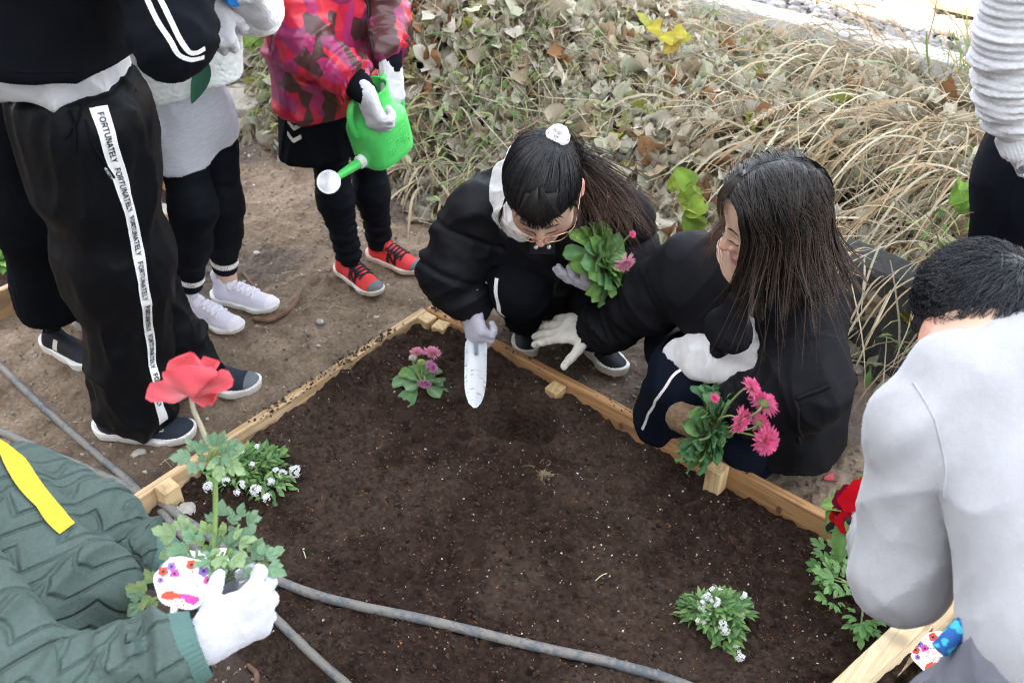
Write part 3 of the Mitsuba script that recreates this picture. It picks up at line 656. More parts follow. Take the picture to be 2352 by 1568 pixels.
# living leaves on a tendril
def sprig(label, pts, n, size, cols):
    t = thing('creeper_sprig', label, 'creeper')
    P_ = spline(pts, 20); put('stem', tube(P_, 0.0016, 5), 'green_stem', t, smooth=True)
    for i in range(n):
        p = P_[int((i + .5) / n * len(P_))] + rng.normal(size=3) * 0.012; m = leaf(1, 1.0, 'heart', rng.uniform(.3, 1.0), rng.uniform(.1, .5), 0, .06, 6, 4, i)
        sz = size * (.7 + .5 * rng.random()); m = move(m, orient(-ACROSS + rng.normal(size=3) * .7 + A3(0, 0, -.3), A3(0, 0, .8) - A3(0, .8, 0) + rng.normal(size=3) * .35), p, sz)
        put('leaf', m, LEAF, t, smooth=True, color=leafcol(m, 4, cols[i % len(cols)], 1.3, 1.0, i))
mat('green_stem', (0.20, 0.28, 0.10), 0.6, 0.3)
sprig('yellow-green living creeper leaves left of the long-haired head', [W(1560, 390, z=.42), W(1590, 430, z=.40), W(1625, 470, z=.37), W(1600, 500, z=.34)], 11, 0.062, [(0.22, 0.31, 0.05), (0.30, 0.34, 0.08), (0.17, 0.27, 0.05)])
sprig('bright green creeper leaves beside the navy trousers', [W(2215, 430, z=.42), W(2240, 460, z=.38), W(2250, 500, z=.34)], 6, 0.05, [(0.17, 0.30, 0.06)])
sprig('broad green leaves behind the white fleece sleeve', [W(560, 60, z=.5), W(610, 60, z=.5), W(640, 110, z=.45)], 8, 0.09, [(0.24, 0.33, 0.10), (0.17, 0.26, 0.07)])
sprig('olive yellow leaves high on the bank below the kerb', [W(1515, 70, z=.5), W(1560, 90, z=.5), W(1590, 70, z=.5)], 5, 0.06, [(0.38, 0.34, 0.06), (0.40, 0.30, 0.08)])

# ---- rocks and the round concrete block at the foot of the bank
mat('rock', proc(lambda p, n, uv: MX((0.20, 0.17, 0.14), (0.48, 0.46, 0.42), FB(p.x * 12, p.y * 12, p.z * 12, octaves=4)) * (0.8 + 0.4 * NZ(p.x * 130, p.y * 130, p.z * 130))), 0.9, 0.2)
def rock(c, r, seed, sq=(1, .8, .6)):
    m = trimesh.creation.icosphere(3); V = m.vertices * np.array(sq) * r; N = m.vertices
    V = V * (1 + 0.35 * (meshkit.fbm(N * 1.6 + seed * 7, 3, seed) - .5)[:, None] * 2); return move((V, m.faces), rotz(seed * 1.3), c)
blk = lathe([(0, -.05), (.098, -.05), (.104, -.04), (.104, .035), (.098, .046), (.06, .050), (0, .051)], 40)
blk = (blk[0] + (np.stack([meshkit.fbm(blk[0] * 14 + i, 3, i) for i in range(3)], 1) - .5) * .018, blk[1])
single('concrete_block', 'round weathered concrete block at the foot of the bank behind the fleece jacket', 'concrete block', move(blk, rotx(.12), sit(565, 275) + A3(0, .02, .05)), 'rock', smooth=40)
for i, (px, py, r, lab) in enumerate([(425, 1182, .030, 'pale rounded stone beside the corner stake of the bed'), (985, 470, .035, 'pale stone at the foot of the bank left of the puffer jacket'), (640, 300, .028, 'small pale stone by the round concrete block'), (940, 440, .022, 'small stone at the foot of the bank near the watering can'),
                                      (1930, 880, .030, 'pale stone at the foot of the old wall'), (1915, 985, .026, 'brown stone on the path behind the black coat'), (1965, 850, .022, 'small pale stone under the hanging dry grass'), (1110, 600, .022, 'white stone between the red shoe and the puffer jacket'), (735, 740, .012, 'white pebble right of the fallen stick'), (320, 1045, .018, 'flat grey stone below the dark sneaker')]):
    single('stone', lab, 'stone', rock(sit(px, py) + A3(0, 0, r * .2), r, i + 1), 'rock', smooth=True)

# ---- hoses
def hose_tex(p, n, uv):
    d = SS(0.42, 0.68, FB(p.x * 22, p.y * 22, p.z * 22, octaves=3) * 0.7 + NZ(p.x * 170, p.y * 170, p.z * 170) * 0.3 + n.z * 0.10)
    return MX((0.105, 0.117, 0.134), (0.20, 0.185, 0.168), d)
mat('hose_rubber', proc(hose_tex), 0.6, 0.35)
def hose(label, px, r=0.0098):
    P_ = np.array([sit(a, b) for a, b in px]); P_ = spline(P_, 120); c = surf_z(P_)
    kz = np.convolve(np.pad(c, 6, mode='edge'), np.ones(13) / 13, 'valid'); P_[:, 2] = np.maximum(kz, c - .004) + r * 0.85
    for _ in range(3): P_[1:-1, 2] = (P_[:-2, 2] + P_[1:-1, 2] * 2 + P_[2:, 2]) / 4
    return single('garden_hose', label, 'hose', tube(P_, r, 12), 'hose_rubber', smooth=True)
hose('grey rubber hose running steeply from the left edge to the bottom of the picture', [(-120, 730), (0, 842), (110, 950), (220, 1045), (330, 1142), (430, 1240), (530, 1330), (630, 1428), (700, 1492), (790, 1570), (880, 1660)])
hose('grey rubber hose lying across the near edge of the potting soil', [(-200, 900), (-60, 965), (95, 1036), (210, 1085), (330, 1142), (430, 1202), (530, 1275), (640, 1336), (800, 1386), (1000, 1434), (1200, 1482), (1400, 1530), (1570, 1577), (1750, 1650)], 0.0105)
# ---- sticks, petal, sprouts, roots
mat('bark', proc(lambda p, n, uv: MX((0.085, 0.045, 0.03), (0.24, 0.15, 0.10), FB(p.x * 40, p.y * 60, p.z * 60, octaves=3))), 0.9, 0.2)
def stick(label, px, r):
    P_ = np.array([sit(a, b) for a, b in px]) + A3(0, 0, max(r) * .8); P_ = spline(P_, 26); P_ += (np.stack([meshkit.noise(P_ * 40, i) for i in range(3)], 1) - .5) * .006
    return single('stick', label, 'stick', tube(P_, np.interp(np.linspace(0, 1, len(P_)), np.linspace(0, 1, len(r)), r), 8), 'bark', smooth=True)
stick('curved brown stick lying in front of the white sneakers', [(582, 737), (620, 738), (655, 722), (682, 700), (692, 678)], [.008, .009, .0075, .004])
stick('thin brown stick behind the toe of the white sneaker', [(560, 630), (585, 662), (612, 690)], [.004, .005, .003])
stick('dark stick beside the round concrete block', [(600, 322), (640, 305), (672, 300)], [.010, .012, .009])
stick('thin stick below the gloved hands at the bottom left', [(570, 1528), (588, 1548), (592, 1580)], [.005, .006, .005])
m = leaf(.030, .026, 'petal', .9, .7, nl=5, nw=4); single('fallen_petal', 'pink petal lying on the path behind the black coat', 'petal', move(m, orient(A3(1, .1, .2), A3(0, -.3, 1)), sit(1892, 1104) + A3(0, 0, .006)), PETAL, smooth=True, color=np.tile([[.75, .16, .18]], (len(m[0]), 1)))
def sprout(label, px, py, ang):
    p = sit(px, py) + A3(0, 0, .004); t = thing('seedling', label, 'seedling'); d = A3(math.cos(ang), math.sin(ang), 0)
    put('stem', tube(spline([p - d * .02, p + A3(0, 0, .006), p + d * .016], 8), .0013, 4), 'pale_stem', t, smooth=True)
    for sgn in (-1, 1):
        m = leaf(.014, .007, 'ovate', .5, .3, nl=3, nw=2); m = move(m, orient(d + sgn * .8 * np.cross(d, A3(0, 0, 1)) + A3(0, 0, .4), A3(0, 0, 1)), p + d * .016); put('leaf', m, LEAF, t, smooth=True, color=np.tile([[.36, .45, .20]], (len(m[0]), 1)))
mat('pale_stem', (0.50, 0.52, 0.30), 0.6, 0.3)
sprout('tiny pale seedling lying in the soil near the pink-red flower', 700, 1276, 2.0); sprout('tiny pale seedling lying in the middle of the near soil', 1384, 1326, .6)
bag = Bag(); c_ = sit(1245, 1090)
for i in range(46):
    a = rng.random() * 6.28; L = .03 + .05 * rng.random(); p = c_ + A3(0, 0, .006); pts = [p]
    for j in range(5): a += rng.normal() * .5; p = p + A3(math.cos(a), math.sin(a), .12 * rng.normal() + (.1 if j < 2 else -.12)) * L / 5; pts.append(p.copy())
    bag.add(tube(spline(pts, 10), np.linspace(.0013, .0004, len(spline(pts, 10))), 3, False), np.array([.25, .19, .13]) * (.7 + .6 * rng.random()))
single('root_tangle', 'tangle of dry hair-like roots lying on the soil', 'roots', bag.mesh(), 'crumb', smooth=True, color=bag.cols())

# ---- flowers
mat('root_fibre', proc(lambda p, n, uv: MX((0.07, 0.045, 0.028), (0.24, 0.165, 0.105), NZ(p.x * 170 + 9 * NZ(p.x * 30, p.y * 30, p.z * 30), p.y * 90, p.z * 170) * .6 + .4 * FB(p.x * 30, p.y * 30, p.z * 30))), 0.95, 0.1)
def pompon(t, base, d, r, cols, L=0.05, stemmed=True, stem_from=None, closed=0.0, seed=0):
    """a double daisy: a thick head of thin petals on a green calyx"""
    r_ = np.random.default_rng(seed); d = unit(d); R = frame(d) @ np.array([[0, 0, 1.], [0, 1, 0], [-1, 0, 0]]) if abs(d[2]) < .95 else np.eye(3)
    R = np.stack([unit(np.cross(d, [.3, .9, .2])), np.cross(d, unit(np.cross(d, [.3, .9, .2]))), d], 1); bag = Bag()
    for ring in range(6):
        k = int(34 - 4 * ring); el = -0.25 + ring * 0.30 + closed * .8
        for i in range(k):
            a = (i + .5 * (ring % 2)) / k * 6.283 + .1 * r_.normal(); e = el + .12 * r_.normal(); LL = r * (1.0 - .10 * ring) * (.85 + .25 * r_.random())
            m = leaf(LL, r * .25, 'petal', -.35 + .5 * r_.random(), .5, nl=3, nw=2, seed=i); m = move(m, orient(A3(math.cos(a) * math.cos(e), math.sin(a) * math.cos(e), math.sin(e)), A3(0, 0, 1) - .3 * A3(math.cos(a), math.sin(a), 0)), A3(math.cos(a), math.sin(a), 0) * r * .10)
            tt = np.repeat(np.linspace(0, 1, 4), 3)[:, None]; c = (cols[0] * (1 - tt) + cols[1] * tt) * (.85 + .3 * r_.random()); bag.add(m, c)
    f = put('flower', move(bag.mesh(), R, base), PETAL, t, smooth=True, color=bag.cols())
    cal = lathe([(0, -r * .28), (r * .22, -r * .22), (r * .45, -r * .02), (r * .50, r * .06), (0, r * .10)], 14); put('calyx', move(cal, R, base), 'calyx_green', f, smooth=True)
    if stem_from is not None: put('stem', tube(spline([stem_from, stem_from * .45 + (base - d * L) * .55, base - d * L * .5, base - d * r * .2], 14), .0022, 6), 'green_stem', f, smooth=True)
    return f
mat('calyx_green', (0.24, 0.36, 0.12), 0.6, 0.3)
PINK = (np.array([.80, .50, .58]), np.array([.78, .22, .38])); HOT = (np.array([.86, .48, .60]), np.array([.84, .15, .38])); PALE = (np.array([.82, .55, .66]), np.array([.80, .38, .52])); LILAC = (np.array([.70, .45, .60]), np.array([.62, .26, .48]))
def rosette(t, c, up, n, L, Wd, cols, prof='obovate', seed=0, elev=(0.1, 1.2), bend=(.4, 1.1), wave=.05, rad=.012, lob=0):
    r_ = np.random.default_rng(seed); up = unit(up); e1 = unit(np.cross(up, [.31, .22, .87] if abs(up[2]) < .9 else [1, 0, 0])); e2 = np.cross(up, e1)
    for i in range(n):
        a = i * 2.39996 + .3 * r_.normal(); q = (i / n) if n < 70 else r_.random(); el = elev[0] + (elev[1] - elev[0]) * q + .12 * r_.normal(); d = (e1 * math.cos(a) + e2 * math.sin(a)) * math.cos(el) + up * math.sin(el)
        sc = (1.05 - .45 * q) * (.8 + .35 * r_.random()); m = leaf(L * sc, Wd * sc, prof, r_.uniform(*bend), r_.uniform(.05, .5), r_.normal() * .25, wave, 8, 4, seed * 100 + i, lobes=lob)
        m = move(m, orient(d, up + (e1 * math.cos(a) + e2 * math.sin(a)) * -.2), c + (e1 * math.cos(a) + e2 * math.sin(a)) * rad * (1 - q * .6))
        put('leaf', m, LEAF, t, smooth=True, color=leafcol(m, 4, cols[r_.integers(len(cols))], 1.4, 1.0, i))
GL = np.array([(.125, .235, .065), (.165, .29, .085), (.10, .20, .075), (.14, .25, .10), (.20, .32, .10)])
DG = np.array([(.10, .22, .10), (.13, .26, .12), (.09, .19, .09), (.16, .30, .12), (.18, .32, .10)])
# planted daisy
t = thing('daisy_plant', 'daisy with small pink buds and round leaves planted in the far end of the bed', 'flower'); c_ = sit(968, 880) + A3(0, 0, .004)
rosette(t, c_, (0, 0, 1), 15, .082, .052, np.array([(.15, .27, .13), (.20, .32, .17), (.17, .30, .11)]), seed=2, elev=(.02, .9), bend=(.3, 1.1), wave=.04)
for i, (px, py, z, r, cl, d) in enumerate([(957, 810, .085, .018, PALE, (0, .1, 1)), (992, 812, .085, .024, PALE, (.2, .1, 1)), (988, 838, .08, .013, LILAC, (.1, -.3, 1)), (994, 845, .075, .014, LILAC, (.5, -.4, .6)), (975, 878, .06, .018, LILAC, (0, -.9, -.3)), (948, 822, .08, .011, (np.array([.8, .8, .6]), np.array([.8, .75, .7])), (-.1, 0, 1)), (968, 832, .08, .010, (np.array([.5, .6, .2]), np.array([.55, .65, .25])), (0, 0, 1))]):
    pompon(t, W(px, py, z=c_[2] + z * .75), d, r, cl, .03, stem_from=c_, closed=.45, seed=i)
# alyssum
def alyssum(label, px, py, rx, ry, n, clusters, seed, h=.05):
    r_ = np.random.default_rng(seed); t = thing('alyssum_plant', label, 'flower'); c_ = sit(px, py); bag = Bag(); e1, e2 = A3(1, 0, 0), A3(0, 1, 0)
    for i in range(n):
        a = r_.random() * 6.28; q = math.sqrt(r_.random()) * (.80 + .28 * math.sin(a * 3 + seed) + (.35 * r_.random() if r_.random() < .12 else 0)); p = c_ + e1 * math.cos(a) * rx * q + e2 * math.sin(a) * ry * q + A3(0, 0, .008 + h * max(0, 1 - q * q) * (.4 + .6 * r_.random()) + .01 * r_.random())
        d = e1 * math.cos(a) * (.3 + q) + e2 * math.sin(a) * (.3 + q) + r_.normal(size=3) * .8 + A3(0, 0, .7); m = move(leaf(.020 + .014 * r_.random(), .0105, 'ovate', r_.uniform(.2, 1), .3, nl=4, nw=2, seed=i), orient(d, A3(0, 0, 1) + r_.normal(size=3) * .3), p)
        cc = np.array([(.17, .30, .10), (.13, .25, .09), (.20, .33, .14), (.24, .36, .14), (.10, .20, .085)][r_.integers(5)]); cc = np.array((.42, .36, .10)) if r_.random() < .012 else cc; bag.add(m, leafcol(m, 2, cc, 1.2, 1.0, i))
    for i in range(30):
        a = r_.random() * 6.28; q = .4 + .6 * r_.random(); p = c_ + e1 * math.cos(a) * rx * q + e2 * math.sin(a) * ry * q + A3(0, 0, .02 + h * .5 * (1 - q)); bag.add(tube(spline([c_, (c_ + p) / 2 + A3(0, 0, .012), p], 6), .0011, 3, False), np.array([.22, .34, .12]))
    put('foliage', bag.mesh(), LEAF, t, smooth=True, kind='stuff', color=bag.cols())
    for i, (x, y, z, s, k) in enumerate(clusters):
        p = W(x, y, z=c_[2] + z); b = Bag(); ax = unit(A3(r_.normal() * .3, -.55 + r_.normal() * .2, .8))
        for j in range(k):
            v = unit(r_.normal(size=3) + ax * 1.3); o = p + v * s * (.75 + .3 * r_.random())
            fr = frame(v) @ np.array([[0, 0, 1.], [0, 1, 0], [-1, 0, 0]]); fr = np.stack([unit(np.cross(v, [.2, .4, .9])), np.cross(v, unit(np.cross(v, [.2, .4, .9]))), v], 1); fs = .0050 * (.8 + .4 * r_.random())
            for u in range(4):
                a = u * 1.5708 + .3; m = move(leaf(fs, fs * 1.0, 'petal', .25, .1, nl=2, nw=2), orient(A3(math.cos(a), math.sin(a), .25), A3(0, 0, 1))); b.add(move(m, fr, o), (.84, .85, .86))
            b.add(move(lathe([(0, 0), (fs * .22, 0), (fs * .2, fs * .16), (0, fs * .2)], 5), fr, o), (.45, .45, .22))
        put('flower', b.mesh(), PETAL, t, smooth=True, color=b.cols())
alyssum('white alyssum planted by the corner stake behind the pink-red flower', 585, 1098, .095, .075, 520, [(480, 1118, .03, .013, 22), (520, 1105, .045, .010, 14), (556, 1112, .05, .010, 12), (588, 1126, .045, .014, 26), (612, 1143, .03, .011, 16), (650, 1090, .035, .012, 18), (678, 1082, .03, .017, 30), (556, 1040, .06, .009, 9), (538, 1045, .06, .008, 7), (590, 1026, .055, .006, 5), (620, 1105, .04, .010, 12), (545, 1130, .04, .008, 8), (633, 1080, .045, .008, 8), (578, 1068, .06, .008, 6)], 4)
alyssum('white alyssum standing alone in the near right of the bed', 1645, 1432, .066, .062, 430, [(1622, 1370, .055, .012, 18), (1636, 1352, .055, .010, 12), (1650, 1362, .05, .010, 12), (1612, 1390, .055, .012, 18), (1640, 1384, .06, .014, 24), (1625, 1404, .055, .010, 12), (1707, 1368, .04, .009, 8), (1602, 1422, .04, .006, 4), (1618, 1428, .04, .006, 4), (1665, 1446, .04, .010, 11), (1700, 1412, .035, .008, 6), (1672, 1405, .05, .008, 6), (1660, 1434, .05, .009, 8), (1688, 1478, .015, .009, 9), (1702, 1505, .008, .011, 12)], 6)
# ferny anemone leaves
def ferny(L, seed, cup=.25, fine=1.0, bend=.6):
    """a divided leaf: leaflets of narrow lobes; returns (mesh, colour weights)"""
    r_ = np.random.default_rng(seed); ms = []
    for side, (ang, sc, off) in enumerate([(0, 1.0, .45), (.95, .8, .38), (-.95, .8, .38), (1.7, .5, .30), (-1.7, .5, .30)]):
        for a, s_ in ((0, 1.0), (.5, .72), (-.5, .72), (.95, .5), (-.95, .5)):
            LL = L * .52 * sc * s_ * (.85 + .3 * r_.random()); m = leaf(LL, LL * .34 * fine, 'obovate', bend * .5, .25, r_.normal() * .2, .05, 4, 2, int(r_.integers(1 << 20)))
            d = ang + a; ms.append(move(m, rotz(d) @ roty(-.25 + .25 * r_.random() + (abs(ang) * -.12)), A3(math.cos(ang), math.sin(ang), 0) * L * off * .55 + A3(L * .12, 0, .002 * side)))
    return merge(ms)
def ferny_plant(t, c_, up, n, L, h, cols, seed, spread=1.0, lim=None):
    r_ = np.random.default_rng(seed); up = unit(up)
    for i in range(n):
        a = i * 2.4 + .4 * r_.normal(); q = .25 + .75 * r_.random(); tip = c_ + A3(math.cos(a), math.sin(a), 0) * spread * L * (0.3 + .9 * q) + up * h * (.4 + .7 * r_.random()) * (1.15 - .5 * q)
        m = ferny(L * (.8 + .4 * r_.random()), seed * 50 + i); d = A3(math.cos(a), math.sin(a), .15 + .3 * r_.normal()); m = move(m, orient(d, up * 1.2 + r_.normal(size=3) * .3 - A3(0, .25, 0)), tip)
        cc = cols[r_.integers(len(cols))] * (.8 + .4 * r_.random()); f = put('leaf', m, LEAF, t, smooth=True, color=np.tile(cc, (len(m[0]), 1)) * (.85 + .3 * r_.random((len(m[0]), 1))))
        put('stalk', tube(spline([c_, (c_ + tip) / 2 + up * .015, tip + d * L * .1], 8), .0018, 5), 'green_stem', f, smooth=True)
t = thing('anemone_plant', 'ferny green anemone planted in the corner of the bed under the sweatshirt sleeve', 'plant')
ferny_plant(t, sit(1975, 1375), (0, 0, 1), 22, .075, .07, np.array([(.15, .28, .10), (.11, .23, .08), (.19, .33, .13)]), 3, 1.0)
# second bed: pansies and greens
def pansy(t, p, s, col, d):
    b = Bag(); d = unit(d); fr = np.stack([unit(np.cross(d, [.2, .4, .9])), np.cross(d, unit(np.cross(d, [.2, .4, .9]))), d], 1)
    for u in range(5): a = u * 1.257 + .3; m = move(leaf(s, s * 1.1, 'petal', .2, .1, nl=3, nw=2), orient(A3(math.cos(a), math.sin(a), .2), A3(0, 0, 1))); b.add(m, col)
    put('flower', move(b.mesh(), fr, p), PETAL, t, smooth=True, color=b.cols())
def bedgreen(label, px, py, n, L, flowers, seed, cols=GL):
    t = thing('pansy_plant', label, 'flower'); c_ = W(px, py, z=SOIL2_Z); rosette(t, c_, (0, 0, 1), n, L, L * .5, cols, 'ovate', seed, (.1, 1.3), (.3, .9))
    for i, (dx, dy, dz, col) in enumerate(flowers): pansy(t, c_ + A3(dx, dy, dz), .018, col, A3(.2, -1, .8))
bedgreen('purple and white pansies in the second bed beside the black leggings', 372, 505, 14, .06, [(0, 0, .07, (.38, .08, .35)), (-.02, .01, .08, (.45, .12, .42)), (.02, -.01, .05, (.8, .8, .74)), (.015, .0, .03, (.8, .8, .74)), (.02, -.02, .015, (.75, .68, .3))], 21)
bedgreen('bright green seedlings in the second bed seen between the two black trouser legs', 118, 575, 26, .07, [(0, 0, .09, (.8, .8, .78))], 22, np.array([(.22, .40, .10), (.28, .45, .12)]))
bedgreen('leafy green plant in the second bed at the left edge', 0, 600, 22, .08, [], 23, np.array([(.22, .40, .10), (.18, .34, .10)]))
# ================================================================ PEOPLE
def weave(k=900.0, amp=0.5):
    return lambda p, n, uv: NZ(p.x * k, p.y * k, p.z * k) * amp + FB(p.x * 90, p.y * 90, p.z * 90, octaves=2) * 0.8
def cloth(name, col, rough=0.85, sheen=0.3, spec=0.25, var=0.12, bs=0.0006):
    c = np.asarray(col, float)
    def f(p, n, uv): return mi.Color3f(*c.tolist()) * (1 - var + 2 * var * FB(p.x * 25, p.y * 25, p.z * 25, octaves=3)) * (0.94 + 0.12 * NZ(p.x * 600, p.y * 600, p.z * 600))
    return mat(name, proc(f), rough, spec, sheen=sheen, bump=weave(), bscale=bs, eps=6e-4)
BLK = dict(rough=.85, sheen=.03, spec=.06, var=.15)
cloth('black_knit', (.0055, .0065, .0095), **BLK); cloth('black_satin', (.0045, .0050, .0068), .5, .03, .13); cloth('black_rib', (.0045, .0055, .0080), **BLK)
cloth('grey_jersey', (.50, .50, .53)); cloth('white_cotton', (.66, .66, .68)); cloth('legging', (.0042, .0055, .0090), .65, .06, .10)
cloth('black_puffer', (.0070, .0072, .0100), .58, .05, .15, .08, .0006); cloth('black_coat', (.0064, .0066, .0092), .64, .06, .12, .12); cloth('navy_knit', (.0065, .0095, .019), .85, .05, .06)
cloth('sweatshirt', (.40, .40, .425), .9, .4, .2, .10); cloth('grey_trousers', (.15, .15, .18), .85); cloth('navy_trousers', (.0055, .0065, .0115), .8, .05, .06)
cloth('green_rib', (.085, .155, .140), .85); cloth('white_glove', (.56, .56, .60), .9, .2, .1, .07, .0018); cloth('cream_glove', (.66, .63, .57), .9, .3, .2, .06, .0015); cloth('lilac_glove', (.50, .49, .57), .9, .3, .2, .06, .0015)
cloth('yellow_band', (.86, .52, .035), .6, .2, .3, .05); cloth('sock_blue', (.07, .085, .17), .9); cloth('sock_white', (.70, .70, .78), .9); cloth('sock_black', (.008, .008, .010), .9)
cloth('shoe_navy', (.022, .028, .042), .75); cloth('shoe_white', (.74, .72, .79), .7); cloth('shoe_lilac', (.66, .63, .73), .75); cloth('shoe_red', (.68, .050, .050), .65, .2, .35, .06); cloth('shoe_black', (.016, .018, .024), .6)
mat('sole_white', (.76, .75, .72), .6, .35); mat('sole_cream', (.70, .64, .56), .7, .3); mat('print_black', (.010, .010, .013), .6, .3); mat('print_white', (.82, .82, .82), .6, .3); mat('print_silver', (.62, .60, .56), .4, .5)
mat('tape_white', (.80, .80, .80), .6, .3); mat('lace_navy', (.015, .018, .03), .8); mat('lace_white', (.78, .77, .82), .8); mat('toe_grey', (.13, .15, .17), .6)
def fleece_fn(p, n, uv): return MX((.66, .70, .68), (.84, .86, .84), NZ(p.x * 130, p.y * 130, p.z * 130))
mat('fleece', proc(fleece_fn), .95, .15, sheen=.5, bump=lambda p, n, uv: NZ(p.x * 150, p.y * 150, p.z * 150) + .5 * NZ(p.x * 320, p.y * 320, p.z * 320), bscale=.004)
def houndstooth(p, n, uv):
    a = dr.select(dr.sin((p.x * .8 + p.y * .6) * 850) > 0, 1.0, 0.0); b = dr.select(dr.sin(p.z * 850) > 0, 1.0, 0.0)
    return MX((.50, .50, .54), (.40, .41, .46), NZ(p.x * 260, p.y * 260, p.z * 700)) * (.9 + .2 * NZ(p.x * 60, p.y * 60, p.z * 420))
mat('tweed', proc(houndstooth), .95, .2, sheen=.3)
def camo(p, n, uv):
    u, v = p.x * 1.0 + p.y * .7, p.z
    w = NZ(u * 60, v * 60) * .06
    a = mikit.voronoi(u * 19 + v * 7 + w, v * 16 - u * 6)[2]; b = mikit.voronoi(u * 26 - v * 8 + 40, v * 22 + u * 8)[2]
    c = MX((.50, .018, .050), (.25, .022, .10), dr.select(a > .62, 1.0, 0.0)); c = MX(c, (.60, .030, .055), dr.select(a < .22, 1.0, 0.0)); c = MX(c, (.38, .030, .13), dr.select(b < .16, 1.0, 0.0))
    c = MX(c, (.075, .030, .030), dr.select(b > .77, 1.0, 0.0)); return c
mat('camo_nylon', proc(camo), .36, .55, sheen=.1)
def quilt_h(p, n, uv):
    s, t = p.x * .85 - p.y * .35 + p.z * .1, p.z * .75 + p.y * .6 + p.x * .1
    z = dr.abs(s / .045 - dr.floor(s / .045) - .5) * 2; e = t / .036 + .9 * z; d1 = dr.abs(e - dr.floor(e) - .5) * 2
    g = s / .090 + .25; d2 = dr.abs(g - dr.floor(g) - .5) * 2
    return dr.minimum(1 - SS(.70, 1, d1), 1 - SS(.88, 1, d2)) 
def quilt_c(p, n, uv): return MX((.055, .084, .073), (.076, .112, .099), FB(p.x * 18, p.y * 18, p.z * 18, octaves=3)) * (.9 + .2 * NZ(p.x * 300, p.y * 300, p.z * 300))
mat('quilted_green', proc(quilt_c), .7, .35, sheen=.3, bump=quilt_h, bscale=.0055, eps=1.5e-3)
SKIN = mat('skin', VC, .5, .35); mat('eye_dark', (.015, .01, .008), .15, .6); mat('gold_wire', (.75, .50, .36), .25, .5, metallic=1.0); mat('snap_metal', (.6, .6, .62), .3, .5, metallic=1.0)
HAIRB = mat('hair_black', VC, .34, .55, sheen=.1, aniso=.3)
mat('scalp', (.20, .15, .13), .7)

def limb(js, rs, k=.03): return union([cap(js[i], js[i + 1], rs[i], rs[i + 1]) for i in range(len(js) - 1)], k)
def garment(parent, name, bsdf, f, pts, pad, h=.0062, disp=None, label=None):
    m = blob(f, pts, pad, h, disp); k = put(name, m, bsdf, parent, smooth=True, label=label); return m, k
# ---- gloves
def glove_mesh(L=.165, curl=(.4, .5, .5, .5, .5), spread=1.0, side=1, cuff=.045, thumb_out=.75, h=.0028, rs=1.0, tl=1.0):
    """origin at the wrist, +x to the fingers, +z out of the back of the hand, thumb on the side +y * side"""
    s = L / .17; fs = []; K = [(.083, .029), (.088, .0095), (.084, -.0105), (.075, -.0285)]; ln = [.98, 1.08, 1.0, .80]
    fs += [(cap((0, y * .62, 0), (x, y, .002), .0155 * rs, .0125 * rs), .018) for x, y in K]
    fs.append((cap((.015, .012, -.006), (.05, .022, -.010), .016, .013), .02))
    for i, (x, y) in enumerate(K):
        p = np.array([x, y, .002]); sp = (1.5 - i) * .11 * spread; a = 0
        for j, l in enumerate((.040, .026, .021)):
            a += curl[i + 1] * (.8, 1.15, .7)[j]; d = A3(math.cos(a) * math.cos(sp), math.cos(a) * math.sin(sp), -math.sin(a)); q = p + d * l * ln[i]
            fs.append((cap(p, q, (.0108, .0100, .0092)[j] * rs, (.0100, .0092, .0082)[j] * rs), .006 if j else .010)); p = q
    p = A3(.018, .024, -.004); a = thumb_out
    for j, l in enumerate((.036, .031, .025)):
        c = curl[0] * (j * .55 + .15); d = unit(A3(math.cos(a) * math.cos(c), math.sin(a), -math.sin(c) * .9 - .15)); q = p + d * l * tl; fs.append((cap(p, q, (.0145, .0115, .0102)[j] * rs, (.0115, .0102, .0090)[j] * rs), .012 if j == 0 else .006)); p = q; a -= curl[0] * .55
    fs.append((flatcap((-cuff, 0, 0), (.006, 0, 0), .029, .027, (0, 0, 1), .78), .014))
    f = union(fs, .006); V, F = surface(lambda P: f(P), (-cuff - .04, -.075, -.11), (.20, .11, .05), h / s)
    V = V + vnormals(V, F) * ((meshkit.fbm(V * 60, 2, 3) - .5) * .003 + .0006 * np.sin(V[:, 1] * 1250) + .0022 * (ridge(V * A3(55, 18, 30), 4) - .3))[:, None]
    if side < 0: V = V * A3(1, -1, 1); F = F[:, ::-1]
    return V * s, F
def hand(parent, bsdf, wrist, fwd, back, label=None, **kw):
    m = glove_mesh(**kw); R = orient(fwd, back); return put('glove', move(m, R, wrist), bsdf, parent, smooth=True, label=label)
